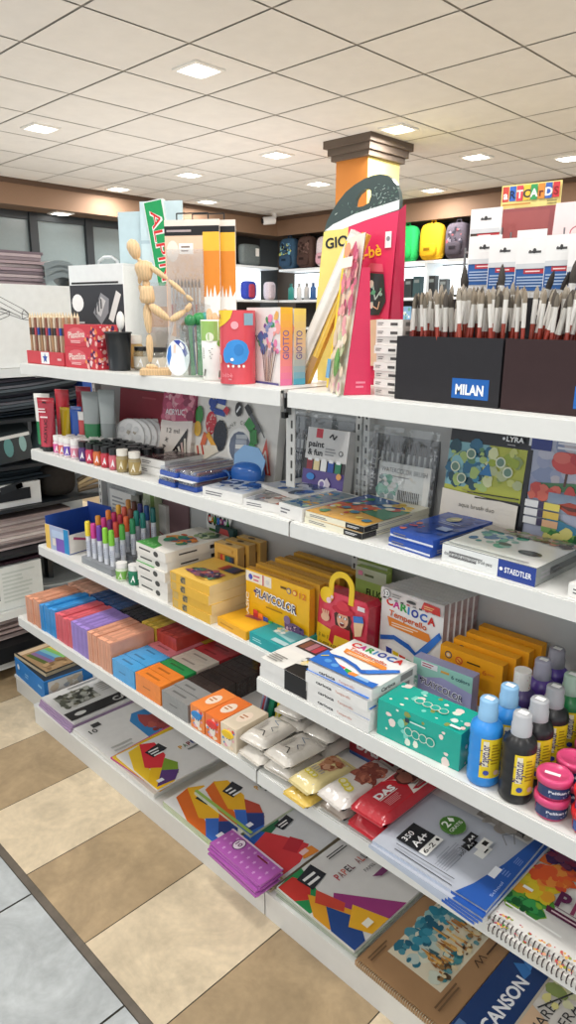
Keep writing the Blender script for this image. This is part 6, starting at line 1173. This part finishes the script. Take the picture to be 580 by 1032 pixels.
def das2(P): P.r(.04, .06, .96, .94, 'e0dcd6'); P.dots(.45, .2, .85, .85, 16, ['9a5848', '7a3a30', 'b87058', '8a4a3c'], .1, 6); P.p([(.78, .0), (1, .0), (1, 1), (.78, 1), (.86, .5)], 'a83038'); P.ring(.18, .32, .07, 'd8c840', 'e8e0b0', .6); P.ring(.2, .5, .07, 'd8c840', 'e8e0b0', .6); P.ring(.22, .68, .07, 'd8c840', 'e8e0b0', .6)
softpack(.212, -.030, .030, .088, .20, .040, -7, 'white clay pack with a red brown sculpture picture beside the red packs', 'd8d2cc', das2, None); softpack(.214, -.022, 0, .08, .17, .029, -4, 'crumpled clay pack underneath the white sculpture pack', 'b0a49a', lambda P: P.lines(.1, .2, .9, .8, 3, '8a7a70', 3), None)
def dasr(P): P.p([(.03, .03), (.5, .03), (.58, .4), (.5, .8), (.4, .97), (.03, .97)], 'c82430'); P.p([(.5, .03), (.97, .03), (.97, .97), (.4, .97), (.5, .8), (.58, .4)], 'e8e0d8'); P.t('DAS', .10, .5, .2, 'f4eeee', .32, 0, .05); P.r(.1, .44, .42, .46, 'f4eeee'); P.lines(.12, .14, .42, .38, 5, 'e0888c', 3); P.dots(.58, .35, .95, .9, 16, ['7a3a32', '5a2a26', '9a5a4a', '4a2420'], .1, 3); P.lines(.62, .1, .9, .3, 4, 'a0948c', 3)
for i in range(2): softpack(.304+.004*i, -.028+.003*i, .041*i, .098, .235, .040, -3+2*i, 'red and white clay pack with large white lettering, %s of two' % ['lower', 'upper'][i], 'b8303a' if 1 else 'c82430', dasr, 'red lettered clay packs', pw=10)
# paper packs on the right half of the fourth shelf
WSK = 'e6e4e0'
def sketchpad(get):
    P = get('s'); P.r(0, 0, 1, 1, 'dedcd8'); P.r(.62, .1, .98, .62, '8a8480'); P.dots(.6, .1, .99, .62, 34, ['6a6460', 'a09890', '4a4644', 'b8b0a8', '7a5a50'], .045, 5); P.stroke([(.45, .3), (.55, .36), (.6, .28), (.52, .2), (.45, .3)], .006, '8a8a8a'); P.stroke([(.56, .52), (.66, .6)], .006, '9a8a8a'); P.t('PAPEL TEM', .62, .03, .035, '4a4644', .3, 0, .01); P.t('FAC', .74, .86, .07, '9a9c9e', .16, 0, .0); get('f').lines(.0, .1, 1, .9, 3, 'b8b8b4', 3)
carton('paper_pack', 'white paper pack with a grey city sketch under the wrapped packs', 'paper pack', (.405, -.030, e4), (.255, .40, .014), 'dddbd6', sketchpad, rz=-1)
def a4p(get):
    P = get('s'); P.r(0, 0, 1, 1, 'b4b9c4'); P.p([(.60, 0), (1, 0), (1, 1), (.60, 1)], 'dcdad8'); P.r(.62, .12, .98, .56, '98928e'); P.dots(.6, .12, .98, .56, 30, ['6a6460', 'a8a098', '54504e', 'b8b0a8', '8a5a50'], .045, 5); P.t('PAPEL TEMP', .60, .035, .035, '3c3a38', .34, 0, .01); P.stroke([(.50, .20), (.56, .28), (.62, .22), (.54, .16)], .006, '8a8a8a')
    P.p([(0, .0), (1, .0), (1, .03), (.66, .07), (.36, .12), (.12, .19), (0, .25)], '2a56a4'); P.t('School', .10, .03, .022, 'a8bce0', .13, 0, 0); P.t('cole', .28, .05, .018, '7a9ad0', .08, 0, 0) if 0 else P.lines(.28, .03, .34, .11, 4, '6a8aca', 3); P.lines(.40, .02, .46, .08, 4, '6a8aca', 5); P.r(.22, .10, .31, .155, 'e8ecf2')
    P.r(.10, .66, .28, .87, '24262a'); P.t('350', .12, .79, .05, 'f2f2f2', .09, 0, .01); P.t('A4+', .12, .69, .065, 'f6f6f6', .13, 0, .02); P.r(.10, .585, .28, .655, 'ecece8'); P.t('6-2', .115, .60, .04, '2a2a2c', .10, 0, .01); P.c(.255, .62, .012, '2a2a2a')
    P.c(.42, .62, .085, '4a7a34', .10, 24); P.ring(.42, .62, .079, '7aa05a', '4a7a34', .96); P.t('2', .375, .63, .07, 'f2f6ee', .045, 0, .02); P.p([(.43, .66), (.45, .70), (.47, .66), (.45, .63)], 'f2f6ee'); P.t('GRATIS', .36, .575, .034, 'f2f6ee', .12, 0, 0)
    P.lines(.12, .40, .34, .52, 6, '9a9ea8', 3); P.r(.34, .40, .44, .47, '2a2a2c'); P.t('350', .27, .41, .035, '4a4a4c', .06, 0, 0); P.t('A4', .36, .415, .03, 'f2f2f2', .06, 0, .01); P.r(.34, .28, .45, .36, 'e8e8e4'); P.r(.39, .30, .43, .34, '222222'); P.r(.05, .30, .056, .82, '5a5c62')
    get('f').r(.0, .0, .72, 1, 'b8c0d0').r(.72, 0, 1, 1, '2a5ab0')
for i in range(4): carton('paper_pack', 'wrapped paper pack with a blue wave corner, %s in its fanned pile' % lvl(i, 4), 'paper pack', (.385+.007*i if i < 3 else .398, -.072+.006*(3-i) if i < 3 else -.060, e4+.0146+.0075*i), (.268, .37, .0068), 'c4cad6', a4p, rz=-4+1.5*i, mt='gloss', group='blue cornered paper packs')
def splash(P):
    P.dots(.0, .16, .15, .30, 30, ['5aa040', '3a8a3c', '2a7a40', '8ab83a'], .045, 4); P.dots(.0, .14, .13, .20, 14, ['2a6a3a', '3a9a50', '1f5a30'], .03, 9); P.dots(.0, .26, .15, .42, 34, ['d8c030', 'e0a030', 'c8b82c'], .04, 6); P.dots(.01, .38, .18, .58, 34, ['d86a2c', 'e08a3a', 'c84a34', 'd8582c'], .042, 7); P.dots(.02, .55, .28, .75, 34, ['7a3a5a', '8a3050', '4a2a5a', '5a2a48'], .045, 8)
def spiral(t, w, z0, n, c='5a5450', y=0.004):
    a = MB()
    for i in range(n):
        x0 = .008+(w-.016)*i/(n-1); N = 8
        pts = [(x0, y+.0062*math.cos(2*PI*k/N), z0+.0085*math.sin(2*PI*k/N)) for k in range(N+1)]
        a.path(pts, .0011, c, 4)
    return a.build('spiral_binding', 'metal', t)
def pint(get):
    P = get('t'); P.r(0, 0, 1, 1, 'e0deda'); splash(P); P.r(.02, .10, .3, .11, 'f0f0ec'); P.r(.03, .26, .08, .28, 'f0f0ec')
    for i, ch in enumerate('PINTURA'): P.t(ch, .19+.078*i, .27, .105, ['5a2048', '8a3a5a', '4a2a5a', '7a2a50'][i % 4], .060 if ch != 'I' else .018, 6, .05)
    P.p([(.17, .235), (.75, .235), (.77, .20), (.18, .195)], '5a2440'); P.lines(.2, .205, .7, .225, 1, 'd8c0c8', 3); P.lines(.2, .245, .6, .26, 1, '8a7a80', 3); P.dots(.02, .004, .98, .02, 50, ['3a8a40', 'c84a50', 'd8a080', 'e0b060', 'b04a60', '8a9a40'], .008, 3)
for i in range(2): carton('sketch_pad', 'spiral bound painting pad splashed with rainbow colours, %s of two' % ['lower', 'upper'][i], 'pad', (.664+.003*i, -.050+.012*i, e4+.0125*i), (.40, .385, .012), 'e2dfd8', pint, rz=-1, mt='gloss', group='rainbow painting pads', parts=(lambda t: spiral(t, .40, .006, 44, '4a3c3c', .002)))

# ================================================================== BOTTOM SHELF
eb = SB + .0006
carton('blue_box', 'blue cardboard box overhanging the left end of the bottom shelf', 'box', (-1.655, .062, eb), (.30, .215, .082), '2a7cc4', lambda get: (get('f').c(.12, .6, .04, 'e8f0f8', .15).lines(.35, .3, .5, .6, 2, '8ac0e8', 3).r(.8, .5, .92, .62, '8ac0e8'), get('r').r(.08, .12, .78, .92, 'd4d2cc').dots(.14, .2, .74, .84, 10, ['b8b0a0', '9aa0a8', 'c8b8a0'], .07, 4), get('t').r(.02, .02, .98, .98, '1c2a3a')), rz=-3)
def rain(get):
    P = get('t'); P.r(.0, .0, 1, 1, '26241f'); P.r(.04, .04, .96, .98, 'a88a64'); P.r(.04, .04, .16, .98, 'd8c0a0')
    for i, c in enumerate(['5a6a30', '8a6a9a', '5a8ac0', '7ac0c8', '8ac870', 'e0c850', 'e09a70', 'd88a8a']): P.p([(.22, .10+.095*i), (.72, .18+.095*i), (.72, .275+.095*i), (.22, .2+.095*i)], c)
    P.dots(.7, .1, .94, .9, 8, ['8a6a48', 'b89870'], .06, 3)
carton('drawing_pad', 'pad with rainbow coloured strokes on its cover lying on the blue box', 'pad', (-1.66, .065, eb+.083), (.27, .22, .014), 'c8b898', rain, rz=2)
def photo(get):
    P = get('s'); P.r(0, 0, 1, 1, 'd6d6d4'); P.r(.08, .42, .52, .84, '8a8c84'); P.dots(.1, .44, .5, .82, 40, ['5a5c50', 'a8aaa0', '3a3c34', 'c0c0b8', '6a6a58'], .04, 4); P.lines(.58, .5, .95, .8, 5, 'b0b0ac', 3); P.r(0, .06, 1, .30, '2a2a2b'); P.t('CAN', .56, .11, .12, 'c8c8c6', .28, 0, .03); P.c(.15, .17, .07, 'd8d8d4', .05); P.lines(.3, .9, .9, .96, 1, '9a9a9a', 3)
for i in range(4): carton('drawing_pad', 'pad with a black band and grey photograph cover, %s in its pile' % lvl(i, 4), 'pad', (-1.335+.004*math.sin(i*3), .008+.004*i, eb+.0085*i), (.265, .35, .008), 'a890b0' if i < 3 else 'd8d4d4', photo if i == 3 else None, rz=-2+i*.6, group='black banded pads')
def fishpad(get):
    P = get('s'); P.r(0, 0, 1, 1, 'e2e1df'); P.p([(.50, .50), (.86, .42), (.98, .52), (.96, .76), (.90, .86), (.62, .88), (.52, .80)], '3a86c4'); P.p([(.60, .76), (.66, .84), (.74, .78), (.90, .74), (.94, .6), (.84, .50), (.70, .54), (.64, .66), (.58, .66)], 'a84a48'); P.dots(.62, .55, .92, .75, 14, ['8a3a3c', 'c06a5a', 'b85a50'], .04, 4); P.t('10', .08, .84, .05, '4a4a4a', .09, 0, .02); P.r(.16, .90, .26, .95, '3a3a3c'); P.lines(.1, .45, .4, .62, 4, 'b8b8b4', 3)
for i in range(2): carton('drawing_pad', 'large white pad with a blue panel and a red fish shape, %s of two' % ['lower', 'upper'][i], 'pad', (-1.062+.004*i, .006+.003*i, eb+.0105*i), (.53, .345, .010), 'dcdad6', fishpad, rz=-.5*i, group='large white pads')
# text sets of coloured paper with bright shapes
def oxford(word, cols, seed):
    def f(get):
        P = get('s'); P.r(0, 0, 1, 1, 'dedddb'); P.r(.18, .70, .34, .84, '26282c') if 0 else None
        P.p([(0, .55), (.12, .95), (.30, 1), (.10, .35), (0, .2)], cols[0]); P.p([(.10, .5), (.28, 1), (.42, .9), (.38, .55), (.2, .3)], cols[1]); P.p([(0, .22), (.14, .44), (.34, .22), (.2, .0), (0, .0)], cols[2]); P.p([(.2, .3), (.34, .5), (.40, .3), (.30, .1)], cols[3]); P.p([(.02, .05), (.2, .3), (.34, .16), (.22, .02)], cols[4])
        P.p([(.24, .78), (.44, .84), (.46, .66), (.26, .60)], '2a2c32'); P.lines(.27, .66, .42, .78, 2, 'e8e8e8', seed); P.lines(.28, .60, .40, .66, 1, 'e8e8e8', 2)
        for i, ch in enumerate(word): P.t(ch, .55+.052*i, .50, .085, ['d8a030', '4a6a3a', '8a2a3a', '3a4a8a', 'c84a3a', '5a3a5a'][i % 6], .04, 0, .02)
        P.lines(.6, .40, .85, .46, 1, '7a7a78', 3); P.r(.06, .09, .13, .15, 'e8eaf0')
    return f
YC = ['e8c02c', 'd8303c', 'e8b820', '7a9a30', '5a3a7a']
for i in range(5): carton('paper_set', 'coloured paper folder with yellow and red shapes, %s in the fanned pile' % lvl(i, 5), 'paper set', (-.792+.010*i, .006+.002*(i % 2), eb+.0220+.0068*i), (.27-.004*i, .33, .0062), ['c84a8a', 'e0b828', 'e0b828', 'e0b828', 'dcdad4'][i], oxford('PAPEL', YC, 3) if i == 4 else None, rz=4-1.4*i, mt='gloss', group='yellow and red paper folders')
def strip(get):
    P = get('s'); 
BL = ['d86a28', 'e8b028', '3a6ac0', 'b84a38', '2a3f80']
carton('paper_set', 'coloured paper folder with a green border and orange shapes at the front edge', 'paper set', (-.478, .004, eb), (.285, .34, .022), 'b8c8a0', lambda get: (oxford('PAP', BL, 4)(get), get('s').r(0, 0, .035, 1, '8ab040') if 0 else get('f').lines(.0, .1, 1, .9, 3, 'd8dcc8', 3)), rz=-1, mt='gloss')
def greenedge(get):
    oxford('PAP', BL, 4)(get); P = get('s'); P.k = 20; P.r(0, 0, .04, 1, '9aba58')
carton('paper_set', 'coloured paper folder with a green edge lying on the front folder, set back', 'paper set', (-.432, .095, eb+.0226), (.275, .28, .008), 'c8d0b0', greenedge, rz=-1, mt='gloss')
def redshape(get):
    P = get('s'); P.r(0, 0, 1, 1, 'd2d4d6'); P.p([(.0, .95), (.12, 1), (.5, .98), (.58, .9), (.2, .72), (0, .7)], '2a5ab0'); P.p([(.30, .93), (.52, .99), (.56, .96), (.5, .8), (.36, .74)], '2a6a48'); P.p([(.10, .72), (.34, .82), (.42, .55), (.5, .2), (.3, .05), (.10, .05)], 'd03a40'); P.p([(.3, .4), (.45, .5), (.5, .3), (.35, .2)], 'b82c38'); P.p([(0, 0), (0, .7), (.08, .7), (.08, 0)], 'b89a70'); P.p([(.08, 0), (.08, .7), (.11, .7), (.11, 0)], 'd8c8b0'); P.p([(.34, .05), (.5, .0), (.5, .15), (.4, .2)], 'e08a3a')
    P.p([(.44, .82), (.62, .86), (.62, .70), (.46, .66)], '2a2c32'); P.lines(.47, .70, .60, .80, 2, 'e8e8e8', 3); P.r(.36, .10, .44, .18, 'e8c0c0'); P.dots(.72, .3, .86, .5, 5, ['8a3a4a', 'd8a040', '4a3a5a'], .03, 3)
for i in range(3): carton('paper_set', 'coloured paper folder with a big red zigzag shape, %s of three' % lvl(i, 3), 'paper set', (-.188+.004*i, .012+.004*i, eb+.0075*i), (.205, .35, .007), 'a89880', redshape if i == 2 else None, rz=-2+i, mt='gloss', group='red zigzag paper folders')
# fanned magenta star packs overhanging the edge
def stars(get):
    P = get('t'); P.r(.0, .0, 1, 1, 'a858a8')
    for i in range(8):
        for j in range(3): P.put([(.06+.12*i+.025*math.cos(1.57+q*PI/5)*(1 if q % 2 == 0 else .45)*1.0, .2+.3*j+.10*math.sin(1.57+q*PI/5)*(1 if q % 2 == 0 else .45)) for q in range(10)], 'c890c8')
    P.k += 1; P.c(.28, .66, .085, '5a2a60', .27); P.c(.28, .66, .072, 'e8d8e8', .23); P.t('10', .235, .58, .18, '5a2a60', .09, 0, .02); P.lines(.6, .7, .9, .85, 1, '7a2a3a', 3); P.r(0, .93, 1, 1, 'd8c0d4')
    get('f').r(0, .75, 1, 1, 'c890c8')
for i in range(8): carton('star_sheet_pack', 'magenta star patterned sheet pack, %s in the fanned pile' % lvl(i, 8), 'sheet pack', (-.195+.005*math.sin(i*1.9), -.042-.004*(i % 2)+.002*i, eb+.0232+.0042*i), (.215, .085, .0039), ['a04aa0', 'b86ab4'][i % 2], stars, rz=-3+1.2*(i % 3), mt='gloss', group='magenta star sheet packs')
def alum(get):
    P = get('s'); P.r(0, 0, 1, 1, 'd9d8d6'); P.p([(0, .55), (.0, .98), (.10, 1), (.28, 1), (.16, .5)], '2a8a50'); P.p([(.0, .98), (.16, .98), (.22, .80), (.10, .66), (0, .75)], 'c83a34'); P.p([(.04, .6), (.30, .98), (.36, .9), (.18, .46)], 'd85a3a') if 0 else None; P.p([(.0, .5), (.12, .72), (.28, .36), (.2, .18), (0, .3)], 'e0a030'); P.p([(0, .28), (.14, .5), (.24, .2), (.12, .0), (0, .0)], '2a4a8a'); P.p([(.20, .48), (.28, .56), (.62, .0), (.36, .0)], '9a3a7a'); P.p([(.12, .2), (.3, .34), (.40, .0), (.2, .0)], 'e8b030'); P.p([(.10, .60), (.20, .70), (.27, .40), (.2, .34)], 'c84a3a'); P.p([(.30, .88), (.38, .90), (.46, .62), (.34, .58)], '1f7a50') if 0 else None
    P.p([(.16, .92), (.36, .97), (.38, .77), (.18, .72)], '2c2e34'); P.lines(.19, .76, .34, .90, 2, 'e8e8e8', 5)
    for i, ch in enumerate('PAPEL ALUMINIO'): 
        if ch != ' ': P.t(ch, .40+.042*i, .62, .085, ['b8404a', '8a5a5a', 'c86a5a', '3a3a3c', '6a3a4a'][i % 5], .034 if ch != 'I' else .01, 0, .015)
    P.t('PAPEL ALUMINIO', .62, .50, .04, '3a3a3c', .36, 0, 0); P.p([(.62, .42), (.96, .44), (.95, .36), (.68, .36)], '7a3a6a'); P.lines(.5, .86, .85, .92, 2, '3a3a3a', 4); P.r(.20, .06, .28, .13, 'f0ead8')
for i in range(4): carton('paper_set', 'foil paper folder with rainbow ribbons and dark lettering, %s of four' % lvl(i, 4), 'paper set', (.036+.003*math.sin(i*2), .008+.003*(i % 2), eb+.0072*i), (.278, .34, .0068), ['a8b0a0', 'b0b8a8', 'a8b0a0', 'd0d0cc'][i], alum if i == 3 else None, rz=-.8*i+1, mt='gloss', group='foil paper folders')
def canson(get):
    P = get('s'); P.r(0, 0, 1, 1, 'a07c58'); P.r(.20, .22, .84, .84, 'd8d0b8')
    P.dots(.24, .52, .80, .82, 34, ['8ab0b0', '5a98a8', '4a8a9a', 'b8c8c0', '2a6a80', 'd8d8c4'], .045, 3); P.dots(.34, .62, .78, .81, 16, ['1f5a72', '2a7a90', '3a8aa0'], .038, 9); P.dots(.22, .24, .5, .44, 12, ['4a8a90', '2a6a78', 'c8d0c0'], .035, 4)
    rn = random.Random(9)
    for i in range(70):
        u = rn.uniform(.28, .76); v = rn.uniform(.28, .52); hh = rn.uniform(.03, .13)*(1.5-abs(u-.55)*3); P.put([(u, v), (u+rn.uniform(.012, .03), v), (u+rn.uniform(.006, .02), v+hh)] + ([(u, v+hh*.9)] if i % 3 else []), rn.choice(['b8803a', 'd8b068', '8a5a30', 'c89850', '6a4a30', 'e0c890', 'a87038', '3a5a60'])); P.k += .05
    P.k = math.ceil(P.k)+1; P.dots(.26, .26, .78, .36, 16, ['8a6a40', 'd8c8a0', '5a8a90', '4a3a28'], .022, 6)
    P.t('XL', .06, .88, .05, '6a5038', .08, 0, 0) if 0 else P.lines(.06, .86, .3, .93, 2, '6a5038', 3); P.t('Watercolour', .50, .08, .07, '4a3626', .34, 0, 0) if 0 else P.stroke([(.50, .10), (.53, .17), (.55, .10), (.58, .17), (.60, .10)], .008, '4a3424'); P.lines(.62, .10, .82, .14, 1, '4a3424', 4); P.lines(.08, .10, .34, .18, 2, '6a5038', 5)
carton('sketch_pad', 'brown spiral watercolour pad with a painted town on its cover', 'pad', (.322, -.004, eb), (.248, .385, .013), 'b89470', canson, rz=-1, parts=lambda t: spiral(t, .248, .008, 40, 'c8bca4', .002))
def acua(get):
    P = get('s'); P.r(0, 0, 1, 1, 'dcd8d2'); P.r(0, .68, 1, 1, '1f3c70'); P.t('CANSON', .16, .76, .10, 'f0f2f6', .46, 0, .03); P.p([(.62, .80), (.68, .93), (.74, .84), (.69, .79)], '3a7ac0'); P.p([(.70, .80), (.74, .9), (.79, .82)], '4a8ad0'); P.r(.0, .66, 1, .68, 'c0b8a8'); P.r(.02, .92, .12, .98, '5a7aa8')
    P.p([(0, .66), (.5, .66), (.4, .3), (0, .2)], 'd8b898'); P.p([(0, .4), (.2, .5), (.15, .2), (0, .1)], '98a0b8')
    P.t('ACUARELA', .20, .52, .075, '3a3a3c', .50, 0, 0); P.t('TEMPERA', .24, .40, .075, '3a3a3c', .44, 0, 0); P.t('BASIK', .36, .29, .065, '3a3a3c', .26, 0, 0); P.dots(.55, .3, .95, .62, 8, ['d8d8b0', '8a9a5a', 'e0d890'], .05, 3); P.stroke([(.5, .62), (.9, .40)], .01, '3a3a3a')
carton('drawing_pad', 'watercolour pad with a navy band and dark capital lettering', 'pad', (.574, -.002, eb), (.31, .385, .016), 'cfc8bc', acua, rz=-1, mt='gloss')
